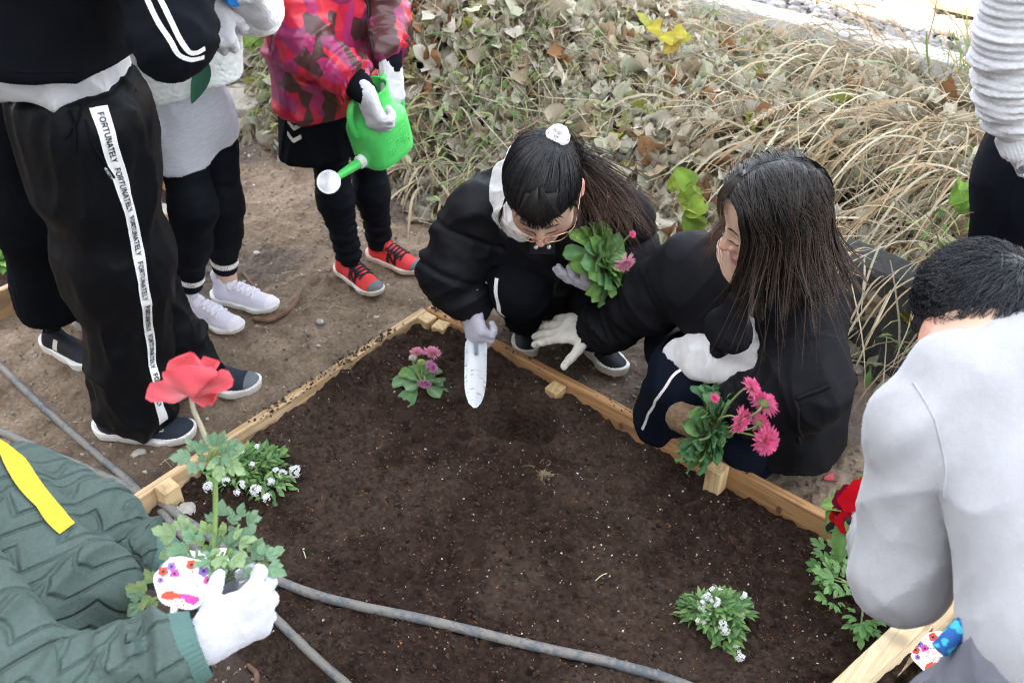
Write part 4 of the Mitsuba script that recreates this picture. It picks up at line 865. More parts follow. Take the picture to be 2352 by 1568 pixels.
# ---- shoes: origin at the heel on the ground, +x to the toe
def shoe(parent, heel, toe, up_b, sole_b, L=None, w=1.0, high=1.0, strap=None, laces=None, decals=(), sock=None, ankle=None, tilt=0.0, toe_b=None, sole_h=.085, slip=False, name='shoe', label=None):
    heel, toe = np.asarray(heel, float), np.asarray(toe, float); d = toe - heel; L = L or np.linalg.norm(d[:2]); R = frame(A3(d[0], d[1], 0)) @ roty(-tilt)
    up = union([(cap((.17, 0, .15), (.19, 0, .33 * high), .118 * w, .105 * w), .05), (cap((.22, 0, .14), (.60, -.005, .10), .128 * w, .135 * w), .08), (cap((.30, 0, .26 * high), (.66, 0, .12), .075 * w, .10 * w), .08), (ell((.77, -.012, .085), (.215, .150 * w, .112)), .06)], .06)
    up = both(up, plane((0, 0, .05), (0, 0, -1)), .02); up = minus(up, cap((.19, 0, .36 * high), (.15, 0, .7), .082 * w, .12), .015)
    V, F = surface(up, (-.05, -.24, .0), (1.08, .24, .52), .017)
    V[:, 2] += .03 * np.clip((V[:, 0] - .7) / .3, 0, 1) ** 2
    sx = lambda m: move(m, R, heel, L)
    U = sx((V, F)); k = put(name, U, up_b, parent, smooth=True, label=label)
    def sole(P):
        Q = P.copy(); Q[:, 2] -= .05 * np.clip((Q[:, 0] - .68) / .32, 0, 1) ** 2 + .025 * np.clip((.12 - Q[:, 0]) / .12, 0, 1) ** 2; q = Q * A3(1, 1, 0)
        d2 = union([(cap((.135, 0, 0), (.42, -.012, 0), .137 * w, .122 * w), .05), (cap((.42, -.012, 0), (.70, -.012, 0), .122 * w, .168 * w), .08), (cap((.70, -.012, 0), (.86, -.012, 0), .168 * w, .142 * w), .06)], .05)(q)
        hh = sole_h + .03 * np.clip(1 - Q[:, 0] / .5, 0, 1); dz = np.abs(Q[:, 2] - hh / 2) - hh / 2
        return np.maximum(d2 + .06 * np.clip(.5 - Q[:, 2] / sole_h, -.2, .5) * .4, dz)
    sm = surface(sole, (-.06, -.24, -.05), (1.09, .24, .22), .014); put('sole', sx(sm), sole_b, k, smooth=50)
    if toe_b: 
        sel = V[F].mean(1)[:, 0] > .86; FF = F[sel]; N = vnormals(V, F); put('toe_cap', sx((V + N * .008, FF)), toe_b, k, smooth=True)
    def on(pts, lift=.012): return drape((V, F), pts, lift)[0]
    if laces:
        lb, n = laces; b = Bag()
        for i in range(n):
            x0, x1 = .40 + .26 * i / n, .40 + .26 * (i + 1) / n; z0, z1 = .40 - .45 * x0 + .05, .40 - .45 * x1 + .05
            for sg in (-1, 1): b.add(tube(on(np.linspace(A3(x0, sg * .068, z0), A3(x1, -sg * .068, z1), 7)), .013, 5), None)
        put('laces', sx(b.mesh()), lb, k, smooth=True)
    if strap:
        y = np.linspace(-.135, .135, 13); c = on(np.stack([.36 + 0 * y, y, .34 - 3.2 * y * y], 1), .014); rows = [on(c + A3(dx, 0, -dx * .6), .014) for dx in (-.038, -.013, .013, .038)]
        put('strap', sx(grid_mesh(np.stack(rows, 0))), strap, k, smooth=True)
    if slip:
        pass
    for (poly, at, ux, uy, bs, nm) in decals: decal(k, nm, poly, at, ux, uy, (V, F), bs, .008, sx)
    if sock is not None and ankle is not None:
        an = R.T @ (np.asarray(ankle) - heel) / L; m = blob(union([cap((.2, 0, .16), an, .088 * w, .092 * w)]), [(.2, 0, .16), an], .14, .02); put('sock', sx(m), sock, k, smooth=True)
    return k, U, (R, heel, L)
def tri2d(poly, size):
    """a shapely polygon as a fine flat mesh"""
    g = list(getattr(poly, 'geoms', [poly])); out = []
    for q in g:
        v, f = trimesh.creation.triangulate_polygon(q, engine='earcut'); v, f = trimesh.remesh.subdivide_to_size(np.c_[v, np.zeros(len(v))], f, size, max_iter=12); out.append((v, f))
    return merge(out)
def decal(parent, name, poly, at, ux, uy, target, bs, lift=.0016, sx=None, size=None):
    x0, y0, x1, y1 = poly.bounds; m = tri2d(poly, size or max(x1 - x0, y1 - y0) / 6); P = np.asarray(at, float) + m[0][:, :1] * np.asarray(ux) + m[0][:, 1:2] * np.asarray(uy)
    P = drape(target, P, lift)[0]; mm = (P, m[1]); return put(name, sx(mm) if sx else mm, bs, parent, smooth=False)
def visible_at(mesh, px):
    """the points of a mesh's camera side at picture positions"""
    V, F = mesh; N = vnormals(V, F); face = ((V - A3(0, 0, H)) * N).sum(1) < 0; v = V[face]; q = proj(v); tr = cKDTree(q[:, :2]); out = []
    for p in px:
        d, i = tr.query(p, k=12); z = q[i, 2]; ok = z < z.min() + .03; w = 1 / (d[ok] + 1); out.append((v[i[ok]] * w[:, None]).sum(0) / w.sum())
    return np.array(out)
def along_path(path, nrm, s):
    L = np.concatenate([[0], np.cumsum(np.linalg.norm(np.diff(path, axis=0), axis=1))]); f = lambda a: np.stack([np.interp(s, L, a[:, i]) for i in range(3)], 1)
    p, n, t = f(path), f(nrm), f(np.gradient(path, axis=0) / np.linalg.norm(np.gradient(path, axis=0), axis=1, keepdims=True)); return p, n, t, L[-1]
# ---- heads
def head_sdf(c, R, s=1.0):
    """R's columns: right, forward (face), up"""
    loc = [(ell((0, -.006, .034), (.0745, .094, .080)), .02), (ell((0, .028, -.032), (.060, .062, .076)), .035), (ell((0, .069, -.086), (.026, .022, .018)), .03)]
    loc += [(ell((x, .050, -.036), (.026, .026, .026)), .02) for x in (-.034, .034)]
    loc += [(cap((0, .088, .004), (0, .1060, -.029), .0065, .0100), .012), (ell((-.0095, .092, -.034), (.008, .009, .0065)), .006), (ell((.0095, .092, -.034), (.008, .009, .0065)), .006)]
    loc += [(ell((0, .0885, -.0570), (.021, .0105, .0056)), .005), (ell((0, .0875, -.0670), (.018, .0105, .0060)), .004)]
    base = union(loc, .02); sock = [ell((x, .098, -.002), (.017, .016, .010)) for x in (-.030, .030)]
    ears = [minus(ell((x, -.012, -.010), (.0105, .019, .031)), ell((x * 1.13, -.008, -.008), (.008, .011, .019)), .003) for x in (-.0775, .0775)]
    def f(P):
        q = (P - c) @ R / s; d = base(q)
        for g in sock: d = -smin(-d, g(q), .010)
        for g in ears: d = smin(d, g(q), .006)
        return d * s
    return f
def skin_cols(V, c, R, s=1.0, tone=(.60, .40, .30)):
    q = (V - c) @ R / s; col = np.tile(np.asarray(tone, float), (len(V), 1))
    lips = (np.abs(q[:, 0]) < .0215) & (q[:, 1] > .078) & (q[:, 2] < -.0525) & (q[:, 2] > -.0725); col[lips] = (.50, .24, .21)
    pink = np.exp(-((np.abs(q[:, 0]) - .036) / .02) ** 2 - ((q[:, 2] + .036) / .022) ** 2) * (q[:, 1] > .02) + np.exp(-(np.hypot(q[:, 0], q[:, 2] + .03) / .014) ** 2) * (q[:, 1] > .08) + 1.2 * (np.abs(q[:, 0]) > .074) * (np.abs(q[:, 1] + .012) < .025) * (np.abs(q[:, 2]) < .045)
    return col * (1 - .5 * np.clip(pink, 0, 1)[:, None]) + .5 * np.clip(pink, 0, 1)[:, None] * np.array((.60, .24, .19))
def body(parent, c, R, s, neck_base, shoulders, h=.0034, chest=None, rest=()):
    c = np.asarray(c, float); neck_top = c + R @ (A3(0, -.030, -.055) * s)
    fs = [(head_sdf(c, R, s), .03), (cap(neck_top, neck_base, .050 * s, .054 * s), .03), (cap(shoulders[0], shoulders[1], .05 * s), .05)] + list(rest)
    pts = [c, neck_base, *shoulders] + ([chest] if chest is not None else [])
    if chest is not None: fs.append((cap(neck_base, chest, .075 * s, .09 * s), .06))
    V, F = surface(union(fs, .03), np.min(pts, 0) - .15, np.max(pts, 0) + .15, h)
    k = put('body', (V, F), 'skin', parent, smooth=True, color=skin_cols(V, c, R, s))
    if h < .005:
        b = Bag(); tr = (V, F)
        for x in (-1, 1):
            lash = np.array([(x * .016, .10, -.009), (x * .024, .10, -.013), (x * .033, .10, -.0135), (x * .043, .095, -.009)]); brow = np.array([(x * .014, .10, .017), (x * .026, .10, .022), (x * .040, .095, .020), (x * .050, .09, .012)])
            for q, r_ in ((lash, (.0007, .0013, .0013, .0007)), (brow, (.0013, .0022, .0019, .0006))): q = drape(tr, c + spline(q, 10) @ R.T * s, .0004)[0]; b.add(tube(q, np.interp(np.linspace(0, 1, len(q)), np.linspace(0, 1, 4), r_), 5))
        put('lashes', b.mesh(), 'eye_dark', k, smooth=True, kind='stuff')
    return k
def trimesh_sphere(r, n=2): m = trimesh.creation.icosphere(n); return m.vertices * r, m.faces
def strands(bag, P0, r0=.0009, col=(.012, .010, .010), col2=None, n=4, jit=.25, seed=0):
    """each path of P0 (list of (m,3) arrays) becomes a tapered lock"""
    r = np.random.default_rng(seed)
    for p in P0:
        m = len(p); rad = r0 * (.7 + .6 * r.random()) * np.interp(np.linspace(0, 1, m), [0, .1, .7, 1], [.7, 1, .8, .12]); t = tube(p, rad, n, False); k = 1 + jit * (r.random() - .5) * 2
        tt = np.repeat(np.linspace(0, 1, m), n)[:, None] ** 3; c = np.asarray(col) if col2 is None else np.asarray(col) * (1 - tt) + np.asarray(col2) * tt; bag.add(t, c * k)
def headpath(c, R, s, dirs, lift, n=10):
    """a path over the skull through directions in the head's own axes"""
    d = np.array([unit(x) for x in spline(dirs, n)]); rad = np.array([.0785, .0975, .084]); ctr = A3(0, -.006, .034)
    k = 1 / np.linalg.norm(d / rad, axis=1); return (c + (ctr + d * (k + np.interp(np.linspace(0, 1, len(d)), np.linspace(0, 1, len(np.atleast_1d(lift))), np.atleast_1d(lift)))[:, None]) @ R.T * s)
def hair_cap(parent, c, R, s, lift=.006, keep=lambda q: q[:, 2] > -.02, name='hair', col=(.011, .010, .010)):
    f0 = ell((0, -.006, .034), (.0755 + lift, .095 + lift, .081 + lift))
    V, F = surface(lambda P: f0((P - c) @ R / s) * s, c - .14, c + .14, .004); q = (V - c) @ R / s; ok = keep(q); F = F[ok[F].all(1)]
    return put(name, (V, F), 'hair_black', parent, smooth=True, color=np.tile(np.asarray(col, float), (len(V), 1)))
def axes(fwd, up=(0, 0, 1), roll=0.0):
    f = unit(fwd); r = unit(np.cross(f, up)); u = np.cross(r, f); c, s = math.cos(roll), math.sin(roll); return np.stack([r * c + u * s, f, u * c - r * s], 1)
def simple_head(parent, c, fwd, s, col=(.012, .010, .010), neck=None, sh=None):
    R = axes(fwd); body(parent, c, R, s, neck, sh, h=.0055); hair_cap(parent, c, R, s, .006, lambda q: ((q[:, 1] < .055) & (q[:, 2] > -.06)) | (q[:, 2] > .075), col=col, name='scalp_hair')
    r = np.random.default_rng(int(abs(c[0]) * 1e4)); wh = unit(A3(.1, -.45, .88)); paths, bag = [], Bag()
    for i in range(700):
        q = unit(r.normal(size=3) + A3(0, -.25, .3))
        if q[2] < -.6 or (q[1] > .5 and q[2] < .45) or (abs(q[0]) > .8 and q[2] < -.2 and q[1] > -.3): continue
        go = q - wh * (q @ wh); go = unit(go + r.normal(size=3) * .12); l = .5 + .5 * r.random(); paths.append(headpath(c, R, s, [q, unit(q + go * l * .5), unit(q + go * l)], [.004, .013, .013 + .006 * r.random()], 6))
    strands(bag, paths, .0017, col, None, 3, .6, 9); put('hair', bag.mesh(), 'hair_black', parent, smooth=True, kind='stuff', color=bag.cols())
# ---------------------------------------------------------------- the child with the watering can
from shapely.geometry import Polygon, LineString, MultiPolygon, Point
from shapely import affinity
t = thing('person', 'child in a red and purple camouflage jacket tipping a green watering can', 'person'); F4 = unit(A3(.72, -.69, 0))
hipc = W(752, 285, Y=2.58)
rl = [W(752, 320, Y=2.57), W(770, 455, Y=2.55), W(800, 583, Y=2.535)]; ll = [W(845, 330, Y=2.66), W(853, 440, Y=2.65), W(872, 552, Y=2.655)]
for nm, j in (('legging', rl), ('legging', ll)):
    garment(t, nm, 'legging', limb(j, [.054, .046, .037], .04), j, .09, .006, folds([(j[0], j[1], .003, 40, 8), (j[1], j[2], .005, 45, 10)], 3))
N_ = Polygon([(0, 0), (.26, 0), (.26, .62), (.74, 0), (1, 0), (1, 1), (.74, 1), (.74, .38), (.26, 1), (0, 1)])
def letter_n(s, flip=1): return affinity.scale(N_, s * flip, s, origin=(0, 0))
for (h_, to_, an) in ((W(776, 622, z=0.0), W(850, 668, z=0.0), rl[2]), (W(846, 590, z=0), W(960, 628, z=0), ll[2])):
    h_ = h_ + A3(0, 0, .006)
    shoe(t, h_, to_, 'shoe_red', 'sole_cream', L=.215, strap='shoe_red', laces=('lace_navy', 5), toe_b='toe_grey', sock='sock_blue', ankle=an, high=1.3,
         decals=[(letter_n(.17), (.44, -.155, .10), (1, -.02, 0), (0, .45, .80), 'print_black', 'logo')])
sk = both(union([flatcap(hipc + A3(0, 0, .10), hipc + A3(-.01, 0, -.12), .122, .155, F4, .80)], .02), plane(A3(0, 0, .47), A3(0.05, 0, -1)), .006)
sm, _ = garment(t, 'skirt', 'black_knit', sk, [hipc + A3(0, 0, .1), hipc - A3(0, 0, .15)], .16, .006, folds([(hipc + A3(0, 0, .2), hipc - A3(0, 0, .2), .004, 4, 22, .3)], 5))
chev = Polygon([(-1, 0), (0, -.62), (1, 0), (1, .55), (0, -.07), (-1, .55)])
for y_ in (288, 316):
    c_ = visible_at(sm, [(676, y_)])[0]; decal(t, 'chevron_print', affinity.scale(chev, .024, .024, origin=(0, 0)), c_, unit(A3(.86, -.5, 0)), A3(0, 0, 1), sm, 'print_silver', .0022)
top = hipc + A3(.02, -.01, .52); hem = hipc + A3(-.005, 0, -.03)
tor = flatcap(hem, top, .150, .142, F4, .78); sh_r, sh_l = W(688, -120, Y=2.50), W(855, -120, Y=2.64)
el_r, wr_r = W(688, 95, Y=2.44), W(806, 178, Y=2.37); el_l, wr_l = W(888, 45, Y=2.60), W(888, 108, Y=2.50)
ar = limb([sh_r, el_r, wr_r], [.066, .062, .048], .03); al = limb([sh_l, el_l, wr_l], [.056, .050, .042], .03)
jf = union([both(tor, plane(hem + A3(0, 0, .098), A3(-.05, 0, -1)), .012), (ar, .022), (al, .022)])
jd = folds([(hem, top, .018, 6, 9, .16), (sh_r, el_r, .020, 22, 9), (el_r, wr_r, .024, 26, 9), (sh_l, el_l, .020, 24, 9), (el_l, wr_l, .022, 30, 10)], 8)
jm, jk = garment(t, 'jacket', 'camo_nylon', jf, [hem, top, sh_r, el_r, wr_r, sh_l, el_l, wr_l], .18, .0062, jd)
zp = visible_at(jm, [(836, -20), (848, 50), (858, 120), (860, 190)]); zp = drape(jm, spline(zp, 30), .003)[0]; put('zip', tube(zp, .0040, 6), 'print_black', jk, smooth=True)
hr = W(836, 211, Y=2.325); hl = W(896, 148, Y=2.47)
garment(t, 'cuff', 'black_knit', limb([wr_r, hr], [.042, .030]), [wr_r, hr], .07, .005, folds([(wr_r, hr, .0025, 60, 12)], 2)); garment(t, 'cuff', 'black_knit', limb([wr_l, hl], [.042, .030]), [wr_l, hl], .07, .005, folds([(wr_l, hl, .002, 60, 12)], 4))
hand(t, 'white_glove', hr + unit(hr - wr_r) * .008, W(862, 275, Y=2.31) - hr, A3(-.75, -.55, .45), cuff=.012, L=.150, curl=(.7, .95, 1.15, 1.2, 1.25), side=-1, thumb_out=.5)
hand(t, 'white_glove', hl + unit(hl - wr_l) * .004, W(902, 225, Y=2.44) - hl, A3(.75, -.45, .4), cuff=.012, L=.160, curl=(.8, 1.0, 1.1, 1.1, 1.1), side=1, thumb_out=.6)
simple_head(t, top + A3(.03, -.02, .30), A3(.6, -.7, -.35), 1.0, neck=top + A3(0, 0, .12), sh=(sh_r, sh_l))
# ---- the can
can = thing('watering_can', 'bright green plastic watering can with a white rose held over the path', 'watering can')
def can_fn(p, n, uv): return mi.Color3f(.085, .60, .13) * (.92 + .12 * FB(p.x * 12, p.y * 12, p.z * 12))
mat('green_plastic', proc(can_fn), .38, .5); mat('white_plastic', (.82, .82, .82), .35, .5); mat('rose_metal', (.72, .74, .78), .22, .5, metallic=.6)
cg = unit(A3(-.62, -.78, 0)); tl = math.radians(13); cx = cg * math.cos(tl) - A3(0, 0, math.sin(tl)); cz = A3(0, 0, math.cos(tl)) + cg * math.sin(tl); CR = np.stack([cx, np.cross(cz, cx), cz], 1); CO = W(886, 352, Y=2.42)
def sup(a, b, e, z, n=64, off=0.0):
    th = np.arange(n) * 2 * np.pi / n; c, s = np.cos(th), np.sin(th); return np.stack([off + a * np.sign(c) * np.abs(c) ** e, b * np.sign(s) * np.abs(s) ** e, z + 0 * th], 1)
rows = [sup(.082, .064, .6, .0), sup(.094, .076, .62, .004), sup(.097, .079, .62, .016), sup(.098, .080, .62, .028), sup(.0965, .0785, .62, .032), sup(.099, .081, .62, .036), sup(.100, .082, .62, .118), sup(.0985, .0805, .62, .122), sup(.100, .082, .62, .126), sup(.099, .081, .62, .142), sup(.096, .078, .64, .153), sup(.090, .073, .68, .164), sup(.080, .067, .76, .178), sup(.070, .062, .9, .192, off=-.006), sup(.061, .058, 1, .205, off=-.012), sup(.058, .057, 1, .218, off=-.013), sup(.058, .057, 1, .250, off=-.013), sup(.061, .060, 1, .254, off=-.013), sup(.061, .060, 1, .262, off=-.013), sup(.0555, .0545, 1, .262, off=-.013), sup(.054, .053, 1, .215, off=-.013), sup(.078, .065, .8, .175), sup(.092, .074, .62, .14), sup(.090, .072, .62, .01)]
V, F = grid_mesh(np.stack(rows), True); V = np.vstack([V, [[0, 0, 0]]]); i = np.arange(64); F = np.vstack([F, np.stack([(i + 1) % 64, i, i * 0 + len(V) - 1], 1)])
CS = .78
C_ = lambda m: move(m, CR, CO, CS)
put('body', C_((V, F[:, ::-1])), 'green_plastic', can, smooth=35)
b = Bag()                                              # raised flower pattern on the sides
for sy in (-1, 1):
    for (u, z) in [(-.035, .105), (-.005, .075), (.03, .10), (-.04, .062), (.032, .056)]:
        for q in range(4):
            a = q * 1.571 + .785; th = np.linspace(0, 6.283, 15); P = np.stack([u + .0085 * math.cos(a) + .007 * np.cos(th), 0 * th + sy * .082, z + .0085 * math.sin(a) + .007 * np.sin(th)], 1); P[:, 1] = sy * .082 * (1 - (np.abs(P[:, 0]) / .1000) ** 3.2) ** (1 / 3.2); b.add(tube(P, .0011, 5, False))
put('relief', C_(b.mesh()), 'green_plastic', can, smooth=True, kind='stuff')
put('handle', C_(tube(spline([(.040, 0, .246), (.066, 0, .250), (.088, 0, .236), (.101, 0, .205), (.102, 0, .168), (.095, 0, .136)], 30), .0115, 14)), 'green_plastic', can, smooth=True)
put('handle', C_(tube(spline([(-.068, 0, .250), (-.098, 0, .262), (-.128, 0, .236), (-.134, 0, .17), (-.118, 0, .10), (-.104, 0, .06)], 30), .0110, 14)), 'green_plastic', can, smooth=True)
ax = unit(A3(1, 0, .12)); sp0 = A3(.091, 0, .040)
put('spout', C_(tube([sp0 - ax * .01, sp0 + ax * .012, sp0 + ax * .0121, sp0 + ax * .06, sp0 + ax * .15], [.030, .028, .0185, .0165, .0105], 20)), 'green_plastic', can, smooth=40)
put('collar', C_(tube([sp0 + ax * .004, sp0 + ax * .008, sp0 + ax * .030, sp0 + ax * .034], [.020, .0235, .0225, .018], 24)), 'white_plastic', can, smooth=40)
se = sp0 + ax * .148; rf = CR.T @ unit(A3(.05, -.80, .60)); ro = se + ax * .020 - rf * .012; put('rose_neck', C_(tube([se - ax * .014, se + ax * .006, ro + rf * .006], [.0135, .0135, .017], 16)), 'white_plastic', can, smooth=40); rs_ = np.stack([unit(np.cross(A3(0, 1, 0), rf)), np.cross(rf, unit(np.cross(A3(0, 1, 0), rf))), rf], 1)
put('rose', C_(move(lathe([(.0125, .0), (.0135, .002), (.020, .010), (.038, .020), (.0395, .026), (.0365, .028), (.034, .0255)], 40), rs_, ro)), 'white_plastic', can, smooth=40)
hp = Bag()
for rr in (.006, .012, .018, .024, .029):
    for q in range(int(rr * 900)): a = q / int(rr * 900) * 6.283; hp.add(move(lathe([(0, .0008), (.0009, .0006), (.0011, 0)], 6), None, A3(rr * math.cos(a), rr * math.sin(a), .0275)))
put('rose_plate', C_(move(lathe([(.0345, .0256), (.02, .0268), (0, .0275)], 40), rs_, ro)), 'rose_metal', can, smooth=True); put('rose_holes', C_(move(hp.mesh(), rs_, ro)), 'print_black', can, smooth=False)

# ---------------------------------------------------------------- the child in the white fleece
t = thing('person', 'child in a white fleece jacket, grey tweed shorts and black leggings', 'person'); F3 = unit(A3(.8, -.6, 0))
hipc = W(418, 262, Y=2.38); nl = [W(412, 330, Y=2.34), W(445, 478, Y=2.29), W(437, 650, Y=2.33)]; fl = [W(492, 330, Y=2.44), W(508, 470, Y=2.42), W(517, 612, Y=2.44)]
for j in (nl, fl): 
    lm, _ = garment(t, 'legging', 'legging', limb([j[0], j[1], (j[1] * .55 + j[2] * .45) - F3 * .012, j[2]], [.064, .053, .051, .034], .05), j, .10, .006, folds([(j[0], j[1], .002, 20, 8), (j[1], j[2], .003, 30, 8)], 3))
    a, c_ = j[2] + (j[1] - j[2]) * .07, j[2]; d = unit(j[1] - j[2]); r_ = .0365
    for q, (o0, o1, bs) in enumerate(((.000, .004, 'print_silver'), (.004, .015, 'tape_white'), (.015, .019, 'print_silver'))): put('ankle_band', tube([a + d * o0, a + d * o1], r_ + .0035, 24, False), bs, t, smooth=True)
    tx = meshkit.text_mesh('LUV' if j is fl else 'YOU', .0075, .0004); TV = np.array(tx.vertices); e1 = unit(np.cross(d, A3(.4, -.9, .1))); e2 = np.cross(e1, d) * -1; th = -(TV[:, 0] - TV[:, 0].mean()) / (r_ + .004)
    fr = unit(A3(.25, -.95, 0) - d * (A3(.25, -.95, 0) @ d)); si = np.cross(d, fr); put('lettering', (a + d * (.0058 + TV[:, 1])[:, None] + (fr * np.cos(th)[:, None] - si * np.sin(th)[:, None]) * (r_ + .0042 + TV[:, 2])[:, None], np.array(tx.faces)), 'print_black', t, smooth=False)
for (h_, to_, an) in ((W(422, 722, z=0), W(533, 758, z=0), nl[2]), (W(490, 688, z=0), W(640, 716, z=0), fl[2])):
    k, U, _ = shoe(t, h_ + A3(0, 0, .006), to_, 'shoe_lilac', 'sole_white', L=.222, strap='shoe_white', laces=('lace_white', 4), toe_b='shoe_white', sock='sock_white', ankle=an * .5 + (h_ + A3(0, 0, .06)) * .5, high=1.1)
V, F = blob(limb([fl[2] + A3(0, 0, .03), fl[2] - A3(.003, 0, .055)], [.031, .030]), [fl[2]], .13, .005); put('ankle_skin', (V, F), 'skin', t, smooth=True, color=np.tile([[.60, .40, .30]], (len(V), 1)))
sf = union([flatcap(hipc + A3(0, 0, .12), hipc - A3(0, 0, .02), .125, .135, F3, .8), (cap(nl[0] + A3(0, 0, .10), W(424, 395, Y=2.32), .078, .088), .02), (cap(fl[0] + A3(0, 0, .10), W(500, 372, Y=2.43), .072, .076), .02)], .02)
sf = both(sf, plane(W(430, 388, Y=2.28), A3(.0, .10, -1)), .006)
garment(t, 'shorts', 'tweed', sf, [hipc + A3(0, 0, .1), nl[0] - A3(0, 0, .15), fl[0]], .2, .006, folds([(hipc + A3(0, 0, .1), hipc - A3(0, 0, .3), .006, 5, 14, .3)], 6))
hem = W(400, 222, Y=2.36); top = W(425, -150, Y=2.36); sh_l, el_l, wr_l = W(530, -160, Y=2.36), W(582, 15, Y=2.30), W(560, -20, Y=2.16); sh_r, el_r, wr_r = W(330, -160, Y=2.3), W(330, 60, Y=2.2), W(450, 20, Y=2.12)
jf = union([both(union([flatcap(hem, top, .158, .150, F3, .80)], .02), plane(W(390, 246, Y=2.2), A3(.12, 0, -1)), .02), (limb([sh_l, el_l, wr_l], [.062, .062, .048]), .02), (limb([sh_r, el_r, wr_r], [.065, .06, .05]), .02), (both(flatcap(W(505, -20, Y=2.30), W(512, 215, Y=2.27), .062, .060, F3, .5), plane(W(512, 222, Y=2.2), A3(0, 0, -1)), .02), .015)])
garment(t, 'jacket', 'fleece', jf, [hem, top, sh_l, el_l, wr_l, sh_r, el_r], .18, .0068, folds([(hem, top, .006, 6, 6, .2), (sh_l, el_l, .010, 22, 8), (el_l, wr_l, .010, 22, 8)], 12))
h2 = W(474, 80, Y=2.03); hand(t, 'white_glove', W(488, 0, Y=2.06), A3(-.05, -.1, -1), A3(.2, -1, .2), L=.165, curl=(.8, 1.0, 1.1, 1.1, 1.0), side=1)
hand(t, 'white_glove', W(590, 28, Y=2.10), W(560, -6, Y=2.05) - W(590, 28, Y=2.10), A3(.1, -.9, -.3), L=.15, curl=(.6, .6, .7, .7, .6), side=1)
simple_head(t, top + A3(.03, 0, .27), A3(.8, -.5, -.25), 1.0, neck=top + A3(0, 0, .10), sh=(sh_r, sh_l))
tr = thing('hand_trowel', 'dark green trowel blade hanging in front of the white fleece', 'trowel'); mat('green_paint', (.022, .085, .055), .45, .45); mat('blue_plastic', (.02, .20, .62), .4, .5)
b0, b1 = W(462, 128, Y=2.06), W(440, 240, Y=2.06); d = unit(b1 - b0); Lb = np.linalg.norm(b1 - b0)
m = leaf(Lb, .052, 'ovate', .0, .5, nl=12, nw=6); w_ = np.array(m[0]); put('blade', move((w_, m[1]), orient(d, A3(.75, -.6, .2)), b0), 'green_paint', tr, smooth=True); put('handle', tube([b0 + d * .01, b0 - d * .05, b0 - d * .14], [.006, .007, .012], 10), 'green_paint', tr, smooth=True)
single('plant_scoop', 'blue plastic scoop in the raised glove at the top edge', 'scoop', move(lathe([(0, 0), (.030, .0), (.034, .004), (.042, .07), (.040, .07), (.032, .006), (0, .004)], 28), axes(A3(.3, -.3, .9)), W(552, -12, Y=2.03)), 'blue_plastic', smooth=40)

# ---------------------------------------------------------------- the tall child in taped track trousers
t = thing('person', 'tall child in a black cropped sweatshirt and black trousers with white lettered tape', 'person'); F1 = unit(A3(1, .12, 0))
nl = [W(196, 235, Y=1.80), W(270, 600, Y=1.84), W(312, 925, Y=1.865)]; fl = [W(215, 245, Y=1.93), W(284, 600, Y=1.97), W(436, 835, Y=2.01)]
wa = W(165, 215, Y=1.84)
pf = union([flatcap(wa, wa - A3(0, 0, .16), .124, .130, F1, .95), (limb([nl[0] - A3(0, 0, .03), nl[1], nl[2]], [.116, .098, .090], .10), .05), (limb([fl[0] - A3(0, 0, .05), fl[1], fl[2]], [.092, .078, .078], .08), .012)], .03)
pf = both(pf, plane(A3(0, 0, .052), A3(0, -.10, -1)), .006); pf = both(pf, plane(wa + A3(0, 0, .03), A3(-.15, 0, 1)), .01)
pd = folds([(nl[0], nl[1], .012, 3.5, 12, .14), (nl[1], nl[2], .014, 6, 13, .12), (fl[0], fl[1], .010, 3.5, 12, .08), (fl[1], fl[2], .016, 9, 13, .08), (wa + A3(0, 0, .05), wa - A3(0, 0, .05), .010, 3, 26, .12)], 14)
pm, pk = garment(t, 'trousers', 'black_satin', pf, [wa, *nl, *fl], .19, .0068, pd)
wr_ = wa - A3(0, 0, .045); 
pp = visible_at(pm, [(226, 246), (240, 290), (256, 345), (277, 410), (296, 480), (312, 555), (324, 630), (336, 705), (345, 780), (352, 850), (358, 910), (374, 968)]); pth = spline(pp, 110); pth, nrm = drape(pm, pth, .0035)
for _ in range(4): nrm[1:-1] = (nrm[:-2] + nrm[1:-1] * 2 + nrm[2:]) / 4; pth[1:-1] = (pth[:-2] + pth[1:-1] * 2 + pth[2:]) / 4
nrm /= np.linalg.norm(nrm, axis=1, keepdims=True); rb = ribbon(pth, nrm, np.interp(np.linspace(0, 1, len(pth)), [0, .25, .6, .9, 1], [.033, .029, .024, .021, .027]), 5); sh_ = rb.shape; rb = drape(pm, rb.reshape(-1, 3), .0028, 5)[0].reshape(sh_)
put('tape', grid_mesh(rb), 'tape_white', pk, smooth=True)
tx = meshkit.text_mesh('FORTUNATELY', .0106, .0003, True); TV, TF = np.array(tx.vertices), np.array(tx.faces); wl = TV[:, 0].max() - TV[:, 0].min(); pos = .012; Lp = along_path(pth, nrm, np.array([0.0]))[3]; fine = trimesh.remesh.subdivide_to_size(TV, TF, .012); TV, TF = fine[0], fine[1]
while pos + wl < Lp:
    p, n_, d_, _ = along_path(pth, nrm, pos + TV[:, 0] - TV[:, 0].min()); sd = np.cross(n_, d_); sd /= np.linalg.norm(sd, axis=1, keepdims=True)
    Pq = p + sd * (TV[:, 1] - .0053)[:, None]; Pq = drape(pm, Pq, .0042, 5)[0] + n_ * TV[:, 2:3]; put('lettering', (Pq, TF), 'print_black', pk, smooth=False); pos += wl + .014
pk2 = visible_at(pm, [(196, 275), (215, 330), (240, 375), (262, 408)]); pk2 = drape(pm, spline(pk2, 16), .002)[0]; put('pocket_seam', tube(pk2, .0026, 5), 'black_knit', pk, smooth=True)
